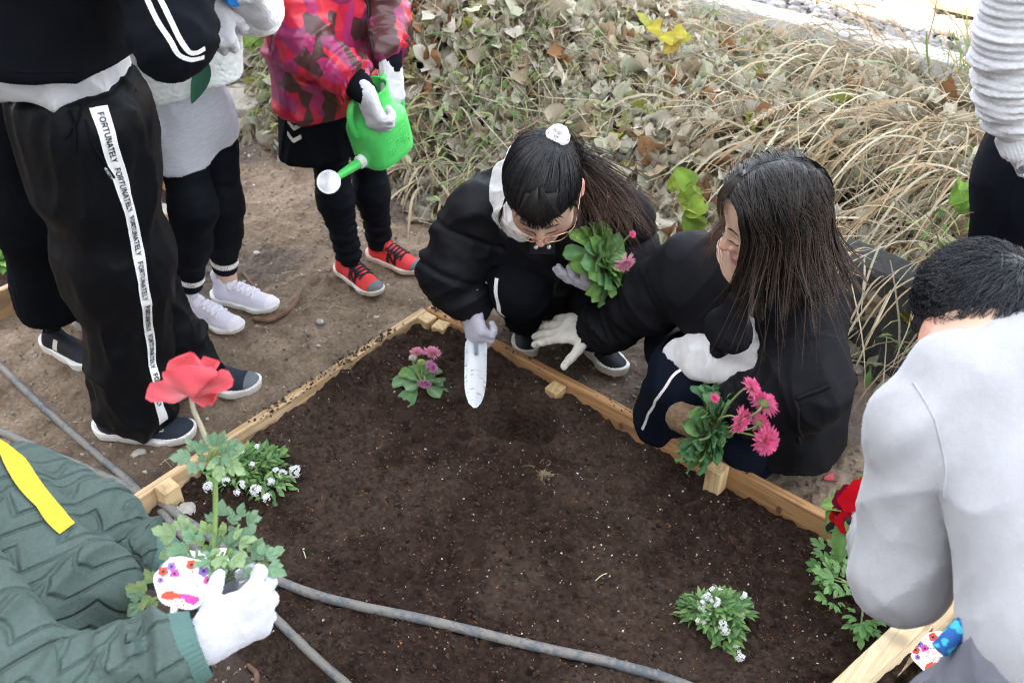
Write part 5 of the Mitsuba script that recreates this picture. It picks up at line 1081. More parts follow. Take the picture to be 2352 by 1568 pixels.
tg = visible_at(pm, [(246, 392)])[0]; decal(pk, 'pocket_tag', Polygon([(-.013, -.006), (.013, -.006), (.013, .006), (-.013, .006)]), tg, unit(A3(.35, -.1, -.9)), unit(A3(.9, -.3, .35)), pm, 'lace_navy', .004)
tx = meshkit.text_mesh("JESSY'L", .0062, .0003); TV = np.array(tx.vertices); P = tg + (TV[:, :1] - TV[:, 0].mean()) * unit(A3(.35, -.1, -.9)) + (TV[:, 1:2] - .003) * unit(A3(.9, -.3, .35)); put('lettering', (drape(pm, P, .0052)[0], np.array(tx.faces)), 'print_white', pk, smooth=False)
for q in ((158, 255, 172, 345), (190, 240, 150, 320)): 
    c0 = visible_at(pm, [(q[0], q[1]), ((q[0] + q[2]) / 2 + 8, (q[1] + q[3]) / 2), (q[2], q[3])]); put('drawstring', tube(drape(pm, spline(c0, 12), .004)[0], .0028, 6), 'black_knit', pk, smooth=True)
swoosh = Polygon([(0, 0), (.04, .05), (.42, .02), (.40, .055), (.30, .075), (.46, .05), (.47, 0.0), (.30, .0), (.06, .03)])
sw = Polygon([(-.02, .075), (.02, .02), (.08, .012), (.52, .055), (.52, .085), (.50, .11), (.515, .065), (.09, .028), (.04, .036), (.0, .085)])
shoe(t, W(222, 992, z=0), W(446, 1003, z=0), 'shoe_navy', 'sole_white', L=.265, toe_b='shoe_navy', decals=[(sw, (.22, -.14, .12), (1, 0, 0), (0, .3, .9), 'sole_cream', 'logo')], high=1.05, sole_h=.10)
shoe(t, W(385, 880, z=0), W(570, 893, z=0), 'shoe_navy', 'sole_white', L=.265, toe_b='toe_grey', high=1.05, sole_h=.10)
hm = W(130, 190, Y=1.83); tp = W(70, -330, Y=1.80)
tf = both(both(flatcap(hm + A3(0, 0, .05), hm - A3(0, 0, .06), .142, .146, F1, .92), plane(W(100, 244, Y=1.7), A3(-.10, 0, -1)), .02), plane(hm + A3(0, 0, .1), A3(0, 0, 1)), .02)
garment(t, 'shirt', 'grey_jersey', tf, [hm], .2, .0062, folds([(hm + A3(0, 0, .1), hm - A3(0, 0, .1), .014, 8, 12, .3)], 22))
sh_, el_, wr_ = W(290, -200, Y=1.68), W(398, 88, Y=1.60), W(440, -70, Y=1.74)
sh2, el2, wr2 = W(60, -230, Y=1.98), W(180, 40, Y=2.06), W(330, -40, Y=2.02)
swf = union([both(flatcap(hm - A3(0, 0, .02), tp, .168, .180, F1, .86), plane(W(120, 183, Y=1.68), A3(-.05, 0, -1)), .015), (limb([sh_, el_, wr_], [.062, .052, .044], .05), .02), (limb([sh2, el2, wr2], [.075, .066, .055], .04), .02)])
sm, smk = garment(t, 'sweatshirt', 'black_knit', swf, [hm, tp, sh_, el_, wr_, sh2], .2, .007, folds([(hm, tp, .010, 6, 6, .25), (sh_, el_, .012, 14, 7), (el_, wr_, .014, 20, 8)], 31))
sj = visible_at(sm, [(40 + 0, 176), (120, 180), (200, 170), (270, 148)]); put('hem_seam', tube(drape(sm, spline([p for p in sj], 24), .001)[0] + A3(0, 0, .012), .0022, 5), 'black_rib', smk, smooth=True)
for off in (0, 1):
    px_ = [(335 + 30 * off, -10), (362 + 28 * off, 45), (392 + 22 * off, 92), (414 + 16 * off, 124 - 8 * off), (438 + 6 * off, 134 - 16 * off), (466, 128 - 20 * off)]
    q = visible_at(sm, px_); q, n_ = drape(sm, spline(q, 40), .003)
    for _ in range(3): q[1:-1] = (q[:-2] + q[1:-1] * 2 + q[2:]) / 4
    rb = ribbon(q, n_, .0085, 3); s_ = rb.shape; put('sleeve_stripe', grid_mesh(drape(sm, rb.reshape(-1, 3), .003, 5)[0].reshape(s_)), 'tape_white', smk, smooth=True)
simple_head(t, tp + A3(.08, .0, .26), A3(.8, .3, -.4), 1.08, neck=tp + A3(.02, 0, .08), sh=(sh_ + A3(-.05, .06, 0), sh2))
hand(t, 'white_glove', W(452, -66, Y=1.77), A3(.1, .2, .3), A3(-.3, -.8, .4), L=.165, curl=(.6, .9, .9, .9, .9), side=-1)

# ---------------------------------------------------------------- the child behind, black ribbed trousers
t = thing('person', 'child in black ribbed trousers and black slip-on shoes, mostly hidden at the left edge', 'person')
j = [W(40, 210, Y=2.10), W(82, 470, Y=2.16), W(118, 690, Y=2.21)]; j2 = [W(95, 215, Y=2.35), W(140, 430, Y=2.43), W(176, 640, Y=2.50)]
pf = union([limb(j, [.105, .098, .088], .08), (limb(j2, [.10, .085, .075], .08), .02), (cap(j[0] + A3(.02, .1, .12), j[0] + A3(.02, .1, 0), .13), .05)]); pf = both(pf, plane(A3(0, 0, .135), A3(0, 0, -1)), .006)
def ribs(V, N): return folds([(j[0], j[1], .010, 4, 7, .12), (j[1], j[2], .010, 5, 8, .12)], 41)(V, N) + .0009 * np.sin((V[:, 0] * .8 + V[:, 1] * .6) * 900)
garment(t, 'trousers', 'black_rib', pf, [*j, *j2, j[0] + A3(0, .1, .15)], .15, .0065, ribs)
for (h_, to_, an) in ((W(108, 792, z=0), W(222, 843, z=0), j[2]), (W(176, 742, z=0), W(290, 768, z=0), j2[2])):
    k, U, X_ = shoe(t, h_, to_, 'shoe_black', 'sole_white', L=.235, w=1.02, sock='sock_black', ankle=an + A3(0, 0, .04), high=.80, sole_h=.13)
    for y_ in (-1, 1): decal(k, 'elastic_gusset', Polygon([(-.03, 0), (.05, 0), (.03, .14), (-.03, .14)]), (.36, y_ * .14, .16), (1, 0, 0), (0, -y_ * .3, .9), (np.array((U[0] - X_[1]) @ X_[0] / X_[2]), U[1]), 'sole_cream', .008, lambda m: move(m, X_[0], X_[1], X_[2]))
tpz = j[0] + A3(-.02, .10, .16)
tf = flatcap(tpz, tpz + A3(-.06, .05, .34), .14, .14, A3(1, 0, 0), .8); garment(t, 'jacket', 'black_coat', tf, [tpz, tpz + A3(-.06, .05, .4)], .17, .008, folds([(tpz, tpz + A3(0, 0, .4), .008, 6, 6, .3)], 44))
simple_head(t, tpz + A3(-.05, .05, .60), A3(.9, -.1, -.3), 1.0, neck=tpz + A3(-.05, .05, .42), sh=(tpz + A3(-.05, -.08, .34), tpz + A3(-.05, .18, .34)))

# ---------------------------------------------------------------- the grown-up at the right edge
t = thing('person', 'person in a ribbed light grey knit cardigan and navy trousers at the right edge', 'person')
hp = W(2420, 370, Y=1.98); kn = [W(2335, 640, Y=1.96), W(2470, 640, Y=2.02)]
pf = union([cap(hp + A3(0, 0, .10), hp, .145, .155), (limb([hp + A3(-.06, -.02, -.03), kn[0], A3(kn[0][0] + .02, kn[0][1] + .08, .06)], [.115, .092, .075], .05), .03), (limb([hp + A3(.07, .02, -.03), kn[1], A3(kn[1][0] + .03, kn[1][1] + .08, .06)], [.115, .092, .075], .05), .03)])
garment(t, 'trousers', 'navy_trousers', pf, [hp + A3(0, 0, .15), A3(kn[0][0], kn[0][1], .02), A3(kn[1][0], kn[1][1] + .1, .02)], .2, .008, folds([(hp, kn[0], .010, 5, 9, .15), (kn[0], kn[0] - A3(0, 0, .4), .010, 6, 9, .15)], 51))
for a_ in kn: shoe(t, A3(a_[0] + .02, a_[1] + .12, .0), A3(a_[0] - .03, a_[1] - .13, 0), 'shoe_black', 'sole_white', L=.25)
tp = hp + A3(.02, .02, .46); sh_, el_, wr_ = W(2390, -260, Y=1.80), W(2318, 130, Y=1.80), W(2320, 300, Y=1.80)
kf = union([both(flatcap(hp + A3(0, 0, .0), tp, .158, .165, A3(.3, 1, 0), .85), plane(W(2300, 345, Y=1.85), A3(.95, .0, -1)), .02), (limb([sh_, el_ + A3(0, 0, .02), W(2322, 250, Y=1.79)], [.070, .064, .058], .03), .015)])
def knit(V, N):
    d = unit(el_ - sh_); e1 = unit(np.cross(d, A3(.2, .9, .1))); e2 = np.cross(d, e1); q = V - el_; th = np.arctan2(q @ e2, q @ e1); r = np.hypot(q @ e1, q @ e2); s = q @ d
    arm = np.exp(-(np.maximum(r - .08, 0) / .03) ** 2); rib_arm = .0024 * np.sin(s * 430); rib_t = .0020 * np.sin((V[:, 0] * .9 + V[:, 1] * .5) * 520)
    return rib_arm * arm + rib_t * (1 - arm) + folds([(sh_, el_, .006, 16, 4, .09), (el_, wr_, .018, 26, 4, .09), (hp, tp, .006, 6, 6, .2)], 52)(V, N)
mat('grey_knit', proc(lambda p, n, uv: mi.Color3f(.56, .565, .60) * (.88 + .2 * NZ(p.x * 300, p.y * 300, p.z * 300))), .95, .15, sheen=.3)
km, kk = garment(t, 'cardigan', 'grey_knit', kf, [hp - A3(0, 0, .1), tp, sh_, el_, wr_], .19, .0046, knit)
fp = [W(2332, 235, Y=1.80), W(2345, 310, Y=1.80), W(2362, 372, Y=1.82)]; fpm = blob(union([flatcap(fp[0], fp[1], .030, .042, A3(.1, -.8, .5), .35), flatcap(fp[1], fp[2], .042, .034, A3(.1, -.8, .5), .35)], .02), fp, .07, .0042, lambda V, N: .0014 * np.sin((V[:, 0] * .8 + V[:, 2] * .5) * 900)); put('front_panel', fpm, 'grey_knit', kk, smooth=True)
km = fpm; bt = visible_at(km, [(2345, 388)])[0]; put('button', move(lathe([(0, .004), (.004, .0035), (.006, .005), (.0095, .004), (.010, 0)], 20), axes(A3(0, 0, 1), A3(-.5, -.7, .4)) , bt), 'toe_grey', kk, smooth=40)
simple_head(t, tp + A3(0, 0, .36), A3(-.7, -.5, -.4), 1.1, neck=tp + A3(0, 0, .16), sh=(tp + A3(-.16, -.05, .04), tp + A3(.18, .05, .04)))
# ---------------------------------------------------------------- the squatting child with the trowel
t = thing('person', 'squatting child in a black puffer jacket and glasses with head bowed over the bed', 'person')
rs_, ls_ = A3(-.085, 2.06, .535), A3(.265, 2.06, .52); nb = A3(.075, 2.02, .605); hips = A3(.09, 2.34, .22)
re, rw = W(1036, 628, Y=2.01), W(1074, 692, Y=1.985); le, lw = W(1448, 602, Y=2.04), W(1408, 655, Y=1.93)
hc = W(1247, 436, Z=2.08); HR = axes(A3(-.07, -.77, -.66), (0, 0, 1), roll=-.04)
body(t, hc, HR, 1.0, nb, (rs_ * .7 + nb * .3, ls_ * .7 + nb * .3), chest=A3(.08, 2.10, .48))
jf = union([flatcap(hips + A3(0, -.02, .0), A3(.085, 2.09, .47), .160, .148, A3(0, -.75, .6), .80), (cap(rs_ + A3(.02, .02, -.03), ls_ + A3(-.02, .02, -.03), .080, .080), .07), (limb([rs_, re, rw], [.074, .070, .056], .03), .025), (limb([ls_, le, lw], [.074, .068, .054], .03), .025), (cap(nb + A3(-.07, .04, -.02), nb + A3(.07, .04, -.02), .055), .05)])
jf = minus(jf, cap(nb + A3(0, -.05, .06), hc, .062, .08), .012)
def puff(V, N):
    f = folds([(hips, A3(.085, 2.09, .47), .016, 8, 7, .2), (rs_, re, .018, 15, 8), (re, rw, .020, 20, 8), (ls_, le, .018, 15, 8), (le, lw, .020, 20, 8)], 61)(V, N)
    q = np.zeros(len(V))
    for a, b in ((rs_, re), (ls_, le)):
        d = unit(b - a); s = (V - a) @ d; r = np.linalg.norm(V - a - np.clip(s, 0, 9)[:, None] * d, axis=1); q -= .007 * np.exp(-((np.abs((s / .105) % 1 - .5)) / .07) ** 2) * (r < .11) * (s > -.02)
    return f + q
jm, jk = garment(t, 'jacket', 'black_puffer', jf, [hips, rs_, ls_, re, rw, le, lw, nb], .20, .0058, puff)
kr, kl = W(1194, 655, Y=2.00), W(1392, 690, Y=2.00); ar_, al_ = W(1202, 728, Y=2.20), W(1362, 768, Y=2.15)
pf = union([limb([A3(.03, 2.32, .19), kr, ar_], [.092, .068, .046], .04), (limb([A3(.16, 2.32, .19), kl, al_], [.092, .068, .046], .04), .01), (cap(A3(.03, 2.34, .2), A3(.16, 2.34, .2), .11), .04)])
pm, _ = garment(t, 'trousers', 'black_knit', pf, [A3(.03, 2.4, .2), kr, ar_, kl, al_, A3(.16, 2.4, .2)], .15, .006, folds([(A3(.03, 2.32, .2), kr, .006, 8, 9, .1), (kr, ar_, .008, 22, 9, .08), (kl, al_, .008, 22, 9, .08)], 66))
pp = visible_at(pm, [(1143, 640), (1141, 670), (1146, 700), (1158, 725)]); pth, nr = drape(pm, spline(pp, 20), .003); put('side_stripe', grid_mesh(ribbon(pth, nr, .012, 3)), 'tape_white', t, smooth=True)
def st3(flip=1): return MultiPolygon([Polygon([(x, 0), (x + .05, 0), (x + .11, .30), (x + .06, .30)]) for x in (0, .11, .22)])
for (h_, to_, an, sg) in ((A3(.028, 2.372, 0), A3(.048, 2.152, 0), ar_, 1), (A3(.185, 2.265, 0), A3(.300, 2.088, 0), al_, -1)):
    shoe(t, h_, to_, 'shoe_black', 'sole_white', L=.225, laces=('lace_navy', 4), high=1.25, sole_h=.12, sock='sock_black', ankle=an, decals=[(st3(), (.28, -.15, .10), (1, 0, 0), (0, .35, .9), 'print_white', 'stripes')])
# hood of the sweatshirt, collar tab
hp = [W(1200, 352, Y=1.98), W(1166, 405, Y=1.98), W(1156, 455, Y=1.96), W(1172, 500, Y=1.93), W(1200, 528, Y=1.90)]
hb = blob(union([cap(a, b, .026, .024) for a, b in zip(hp[:-1], hp[1:])], .03), hp, .06, .005, folds([(hp[0], hp[-1], .006, 20, 20, .1)], 67)); put('hood', hb, 'white_cotton', t, smooth=True)
tb = W(1245, 568, Y=1.935); R_ = axes(A3(0, -.55, .83), (0, 0, 1)); 
tbm = move(chbox(.062, .008, .036, .002), np.stack([A3(1, 0, -.02), unit(A3(0, -.83, .55)), unit(A3(0, .55, .83))], 1), tb); put('collar_tab', tbm, 'black_puffer', t, smooth=30)
for dx in (-.014, .016): put('snap_button', move(lathe([(0, .003), (.002, .0028), (.003, .004), (.0052, .003), (.0056, 0)], 16), np.stack([A3(1, 0, 0), unit(A3(0, .55, .83)), unit(A3(0, -.83, .55))], 1), tb + A3(dx, -.0035, .0025)), 'snap_metal', t, smooth=40)
# hair
hair_cap(t, hc, HR, 1.0, .003, lambda q: ((q[:, 1] < .055) & (q[:, 2] > -.05 + .9 * np.clip(q[:, 1], 0, 1))) | (q[:, 2] > .050))
rg = np.random.default_rng(71); bag = Bag(); tie = unit(A3(-.32, -.70, .66)); paths = []
for i in range(130):
    a0 = rg.uniform(-2.55, 2.55); lf = .004 + .007 * rg.random(); t_ = unit(tie + rg.normal(size=3) * .07)
    for j in range(13):
        a = a0 + rg.normal() * .035; st = A3(math.sin(a) * .95, math.cos(a) * .95, .52 - .95 * (abs(a) / 2.55) ** 1.4 + rg.normal() * .10)
        if abs(a) < .5: st = A3(math.sin(a), .62, .85)
        st = unit(st); mid = unit(st * .5 + tie * .5 + A3(0, 0, .12) + rg.normal(size=3) * .025); paths.append(headpath(hc, HR, 1.0, [st, mid, unit(t_ + rg.normal(size=3) * .02)], [.002, lf + .0015 * rg.normal(), .010], 10))
strands(bag, paths, .0011, (.0085, .0085, .0105), None, 3, .7, 1)
paths = []                                              # fringe
for i in range(210):
    x = rg.normal() * .019; s0 = unit(A3(x * .8, .46, .95)); s1 = unit(A3(x * 9, .95, .50)); s2 = unit(A3(x * 12.5, 1.0, .02 + .28 * rg.random() ** 1.5 + abs(x) * 3)); p = headpath(hc, HR, 1.0, [s0, s1, s2], [.0035, .010, .010], 8); paths.append(p)
strands(bag, paths, .0012, (.0075, .0070, .0072), None, 3, .25, 2)
paths = []                                              # side locks
for sx in (-1, 1):
    for i in range(34):
        s0 = unit(A3(sx * (.8 + .15 * rg.random()), .62 + .1 * rg.random(), .42)); p = headpath(hc, HR, 1.0, [s0, unit(A3(sx * 1.0, .75, .05))], [.006, .012], 5); e_ = p[-1]; w = A3(sx * .01 + rg.normal() * .008, -.01 + rg.normal() * .008, -.045 - .03 * rg.random()); paths.append(spline(np.vstack([p, e_ + w * .5 + HR[:, 0] * sx * .012, e_ + w]), 10))
strands(bag, paths, .0007, (.012, .010, .009), (.03, .018, .013), 3, .4, 3)
tpt = hc + HR @ ((A3(0, -.006, .034) + tie * .102)); paths = []
end = [W(1300, 345, Y=2.02), W(1355, 400, Y=2.00), W(1400, 450, Y=1.955), W(1425, 520, Y=1.93)]
for i in range(420):
    o = rg.normal(size=3) * .011; f = rg.random(); sprd = (rg.normal(size=3) * A3(.030, .02, .026)); pts = [tpt + o * .7, end[0] + o * 1.2, end[1] + o + sprd * .7, end[2] + o + sprd * 1.2]
    if f > .25: pts.append(end[3] * (.3 + .7 * f) + end[2] * (.7 - .7 * f) + sprd * 1.7 + A3(.02, 0, -.02) * rg.normal())
    paths.append(spline(pts, 14))
strands(bag, paths, .0012, (.016, .012, .011), (.105, .048, .026), 3, .45, 4)
paths = []
for i in range(60):
    a = rg.uniform(0, 3.1); o = A3(math.cos(a), 0, math.sin(a)) * (.025 + .02 * rg.random()); b0 = W(1215, 340, Y=2.0); paths.append(spline([tpt, b0 + A3(.02, 0, .02) + rg.normal(size=3) * .01, b0 + o + rg.normal(size=3) * .008, b0 + A3(-.025, 0, -.01) + rg.normal(size=3) * .012], 12))
strands(bag, paths, .0009, (.05, .026, .020), (.13, .065, .045), 3, .4, 5)
put('hair', bag.mesh(), 'hair_black', t, smooth=True, kind='stuff', color=bag.cols())
th = np.linspace(0, 2 * np.pi, 40, endpoint=False); ax_ = unit(end[0] - tpt); e1 = unit(np.cross(ax_, A3(.2, .3, .9))); e2 = np.cross(ax_, e1)
scr = blob(lambda P: np.sqrt((np.hypot((P - tpt) @ e1, (P - tpt) @ e2) - .012) ** 2 + ((P - tpt) @ ax_) ** 2) - .013, [tpt], .05, .003, lambda V, N: .007 * (meshkit.fbm(V * 130, 2, 3) - .5)); put('hair_tie', scr, 'white_cotton', t, smooth=True)
# glasses
gl = thing('glasses', 'thin gold-rimmed glasses on the bowed face', 'glasses'); G = lambda P: hc + np.asarray(P) @ HR.T
for sx in (-1, 1):
    a = np.linspace(0, 2 * np.pi, 29); rx, rz = .0245, .0185; P = np.stack([sx * .0325 + rx * np.sign(np.cos(a)) * np.abs(np.cos(a)) ** .8, .108 - .06 * (np.abs(sx * .0325 + rx * np.cos(a)) / .06) ** 2 * .35, -.010 + rz * np.sign(np.sin(a)) * np.abs(np.sin(a)) ** .8], 1); put('rim', tube(G(P), .0014, 6, False), 'gold_wire', gl, smooth=True)
    put('temple', tube(G(spline([(sx * .058, .090, -.004), (sx * .072, .070, -.002), (sx * .079, .0, .002), (sx * .078, -.02, -.008)], 14)), .0011, 6), 'gold_wire', gl, smooth=True)
put('bridge', tube(G(spline([(-.009, .107, -.008), (0, .109, -.005), (.009, .107, -.008)], 8)), .0012, 6), 'gold_wire', gl, smooth=True)
# hands and trowel
tw = thing('hand_trowel', 'silver hand trowel pointing down into the soil beside the planted daisy', 'trowel'); mat('steel', proc(lambda p, n, uv: MX((.74, .77, .82), (.40, .41, .43), SS(.64, .74, FB(p.x * 60, p.y * 60, p.z * 200, octaves=3)))), .35, .5, metallic=.25); mat('handle_metal', (.48, .54, .62), .3, .5, metallic=.7)
a0, a1, a2 = W(1092, 690, Y=1.955), W(1094, 775, Y=1.93), W(1090, 938, Y=1.845); d = unit(a2 - a1); Lb = np.linalg.norm(a2 - a1)
nf = unit(A3(-.05, -.80, .35)); Rb = orient(d, nf); tt = np.linspace(0, 1, 15); ww = .0275 * np.clip(1.35 - np.abs(tt - .25) * .35, 0, 1) * np.where(tt > .55, np.sqrt(np.clip(1 - ((tt - .55) / .455) ** 2, 0, 1)), 1) * np.where(tt < .08, .70 + .3 * tt / .08, 1); u = np.linspace(-1, 1, 9)
bl = np.stack([np.repeat(tt[:, None] * Lb, 9, 1), u[None] * ww[:, None], -.012 + .013 * (u[None] ** 2) * (ww / .0275)[:, None] + .006 * ((tt - .3) ** 2)[:, None]], -1); bm = grid_mesh(bl); put('blade', move(bm, Rb, a1), 'steel', tw, smooth=True)
put('shank', tube(spline([a1 + d * .045 + nf * -.008, a1 + d * .012 + nf * .0, a1 - d * .02 + nf * .010, a0 * .7 + a1 * .3 + nf * .004], 14), .0058, 10), 'handle_metal', tw, smooth=True); put('handle', tube([a0 * .75 + a1 * .25, a0, a0 - unit(a1 - a0) * .03], [.0095, .0105, .009], 12), 'handle_metal', tw, smooth=True)
hand(t, 'lilac_glove', rw + A3(.006, -.012, -.004), W(1092, 765, Y=1.94) - rw, A3(-.75, -.5, .35), L=.150, curl=(.9, 1.05, 1.15, 1.2, 1.2), side=-1, thumb_out=.5, cuff=.03)
hand(t, 'lilac_glove', lw, W(1345, 652, Y=1.90) - lw, A3(.1, -.35, -.9), L=.150, curl=(.3, .25, .3, .35, .4), side=1, cuff=.03)
# ---- the held daisy
def rootball(t, c, ax, r, L): 
    m = blob(cap(np.asarray(c) - unit(ax) * L * .5, np.asarray(c) + unit(ax) * L * .4, r * .82, r), [c], .09, .004, lambda V, N: .007 * (meshkit.fbm(V * 45, 3, 5) - .5) + .003 * (meshkit.noise(V * 180, 6) - .5)); put('root_ball', m, 'root_fibre', t, smooth=True)
t = thing('daisy_plant', 'leafy daisy with one pale pink flower held in the palm of the squatting child', 'flower'); c_ = W(1352, 610, Y=1.90); up = unit(A3(.80, -.30, .52))
rootball(t, c_, up, .034, .05); lc = c_ + up * .035
rosette(t, lc, up, 64, .084, .046, np.array([(.17, .32, .09), (.22, .38, .11), (.15, .30, .13), (.26, .42, .13), (.18, .34, .16)]), 'obovate', 8, (-.2, 1.45), (.2, 1.1), .05, .022)
pompon(t, W(1436, 604, Y=1.80), A3(.35, -.55, -.25), .024, PALE, .04, stem_from=lc + up * .02, seed=3); pompon(t, W(1452, 538, Y=1.83), A3(.3, -.6, .5), .008, HOT, .02, stem_from=lc + up * .02, closed=.6, seed=4)

# ---------------------------------------------------------------- the kneeling child with long hair
t = thing('person', 'kneeling child with long dark hair in an open black coat reaching over the bed', 'person')
rs_, ls_ = A3(.405, 1.80, .545), A3(.600, 1.69, .530); nb = A3(.505, 1.745, .585); hips = A3(.63, 1.82, .21)
re, rw = W(1490, 690, Y=1.85), W(1392, 748, Y=1.915); le, lw = W(1845, 885, Y=1.53), W(1712, 925, Y=1.55)
hc = W(1778, 500, Z=1.94); HR = axes(A3(-.93, -.03, -.34))
body(t, hc, HR, 1.0, nb, (rs_ * .7 + nb * .3, ls_ * .7 + nb * .3), chest=A3(.51, 1.74, .47))
hemp = W(1828, 985, z=.16)
cf = union([flatcap(hips, A3(.505, 1.755, .47), .168, .138, A3(-.6, -.75, .2), .85), (cap(rs_ + A3(0, 0, -.02), ls_ + A3(0, 0, -.02), .078, .082), .07), (both(cap(hips + A3(.02, -.03, -.02), hemp, .140, .105), plane(xy(0, N1 + .035), -ACROSS), .03), .05), (cap(hips + A3(-.02, -.04, 0), W(1530, 800, Y=1.86), .12, .05), .05), (limb([rs_, re, rw], [.080, .066, .052], .04), .03), (limb([ls_, le, lw], [.084, .078, .060], .04), .03)])
cf = both(cf, plane(A3(0, 0, .02), (0, 0, -1)), .01)
cd = folds([(hips, A3(.49, 1.70, .52), .014, 5, 9, .2), (hips, hemp, .016, 5, 13, .2), (rs_, re, .018, 18, 9), (re, rw, .022, 24, 9), (ls_, le, .016, 16, 9), (le, lw, .024, 24, 9)], 81)
cm, ck = garment(t, 'coat', 'black_coat', cf, [hips, rs_, ls_, re, rw, le, lw, hemp, W(1530, 800, Y=1.86)], .20, .006, cd)
kr, kl = W(1528, 945, z=.10), W(1722, 1028, z=.10); hr_, hl_ = A3(.55, 1.76, .22), A3(.66, 1.72, .20)
pf = union([limb([hr_, W(1590, 862, Y=1.72), kr], [.095, .090, .072], .05), (limb([hl_, kl], [.090, .072], .05), .012), (cap(kr + A3(0, 0, -.03), A3(.58, 2.0, .06), .065, .05), .03), (cap(kl + A3(0, 0, -.03), A3(.78, 1.86, .06), .06, .05), .03)])
pm, _ = garment(t, 'trousers', 'navy_knit', pf, [hr_, kr, hl_, kl, A3(.58, 2.0, .06), A3(.78, 1.86, .06)], .14, .0058, folds([(hr_, kr, .007, 6, 8, .12), (hl_, kl, .007, 6, 8, .1)], 84))
pp = visible_at(pm, [(1578, 828), (1548, 862), (1515, 908), (1490, 948), (1476, 985)]); pth, nr = drape(pm, spline(pp, 30), .002); put('side_stripe', grid_mesh(ribbon(pth, nr, .0065, 3)), 'tape_white', t, smooth=True)
s0, s1, s2, s3 = W(1712, 735, Y=1.635), W(1698, 825, Y=1.61), W(1622, 815, Y=1.655), W(1560, 812, Y=1.70); sd_ = A3(-.45, -.6, .65)
sf = union([flatcap(s0, s1, .022, .040, sd_, .55), (flatcap(s1, s2, .040, .040, sd_, .5), .03), (flatcap(s2, s3, .040, .036, sd_, .5), .03), (flatcap(s1, W(1728, 850, Y=1.60), .036, .022, sd_, .5), .02)], .02)
garment(t, 'shirt', 'white_cotton', sf, [s0, s1, s2, s3], .08, .005, folds([(s0, s1, .012, 8, 24, .1), (s1, s3, .007, 18, 14, .1)], 85))
q = [W(1692, 690, Y=1.585), W(1668, 762, Y=1.580), W(1650, 800, Y=1.59)]; m = blob(union([flatcap(q[0], q[1], .020, .034, A3(-.4, -.75, .5), .30), flatcap(q[1], q[2], .034, .020, A3(-.4, -.75, .5), .30)], .02), q, .07, .005, folds([(q[0], q[2], .005, 6, 14, .1)], 86)); put('coat_lapel', m, 'black_coat', ck, smooth=True)
pk_ = W(1868, 960, Y=1.56); q = visible_at(cm, [(1828, 915), (1872, 900), (1905, 885)]); qq = drape(cm, spline(q, 16), .004)[0]; put('pocket_edge', tube(qq, .0055, 6), 'black_coat', ck, smooth=True)
q = visible_at(cm, [(1828, 918), (1832, 965), (1838, 1015)]); put('pocket_edge', tube(drape(cm, spline(q, 16), .003)[0], .0042, 6), 'black_coat', ck, smooth=True)
wr = rw + unit(rw - re) * .010; put('cuff_edge', tube([wr - unit(rw - re) * .02, wr + unit(rw - re) * .004], [.034, .033], 20, False), 'root_fibre', t, smooth=True)
hand(t, 'cream_glove', W(1368, 757, Y=1.925), W(1230, 752, Y=1.99) - W(1368, 757, Y=1.925), A3(.1, -.45, .9), L=.165, curl=(.1, .12, .18, .22, .3), spread=1.0, side=1, thumb_out=1.0, cuff=.03)
hl2 = W(1690, 975, Y=1.53); hand(t, 'cream_glove', lw, W(1618, 1036, Y=1.56) - lw, A3(.3, -.5, -.75), L=.140, curl=(.3, .5, .5, .55, .6), side=-1, cuff=.03)
# long hair
hair_cap(t, hc, HR, 1.0, .008, lambda q: ((q[:, 1] < .050) & (q[:, 2] > -.06)) | (q[:, 2] > .085))
rg = np.random.default_rng(91); bag = Bag(); paths = []; up_ = A3(0, 0, 1)
C0 = A3(0, -.006, .034)
def fall(sx, y0, yaw, L, flare, lift, rnd):
    """root on the parting, over the skull to the side, then hanging"""
    r0 = unit(A3(sx * .02, y0 * 1.15, .92 - .25 * abs(y0))); r1 = unit(A3(sx * .80, y0 * .9 + yaw * .4, .62)); r2 = unit(A3(sx * 1.0, y0 * .55 + yaw, -.15)); p = headpath(hc, HR, 1.0, [r0, r1, r2], [.005, .011 + lift, .013 + lift], 9)
    e = p[-1]; out_ = unit((e - hc) * A3(1, 1, 0)); q = [e + (out_ * flare * s ** 1.5 - up_ * s) * L + rnd * s * s for s in (.33, .66, 1)]; return spline(np.vstack([p[::2], q]), 18)
for i in range(190):
    sx = -1 if rg.random() < .72 else 1; y0 = rg.uniform(-.95, .80); yaw = rg.uniform(-.95, .30) if sx < 0 else rg.uniform(-.8, .5); yaw = rg.uniform(.15, .68) if sx < 0 and y0 > .15 else yaw; L = rg.uniform(.105, .175); fl_ = rg.uniform(.0, .55) if yaw < -.1 else rg.uniform(-.05, .14); tip = rg.normal(size=3) * .016; out_c = .012 * rg.random() ** 3; warm = rg.random()
    cl_ = []
    for j in range(20):
        q = fall(sx, y0 + rg.normal() * .045, yaw + rg.normal() * .06, L * (1 + .08 * rg.normal()), fl_ + .05 * rg.normal(), .004 * rg.random() + out_c, tip + rg.normal(size=3) * .003); cl_.append(q)
    mid = np.mean(cl_, 0); w_ = np.linspace(0, 1, len(mid))[:, None] ** 1.5 * .6; paths = [q * (1 - w_) + mid * w_ for q in cl_]
    strands(bag, paths, .0014, (.0090, .0070, .0066), np.array((.018, .0105, .0082)) * (1 - warm) + np.array((.055, .026, .016)) * warm * (.8 if yaw < -.5 or sx > 0 else .22), 3, .3, 600 + i)
paths = []
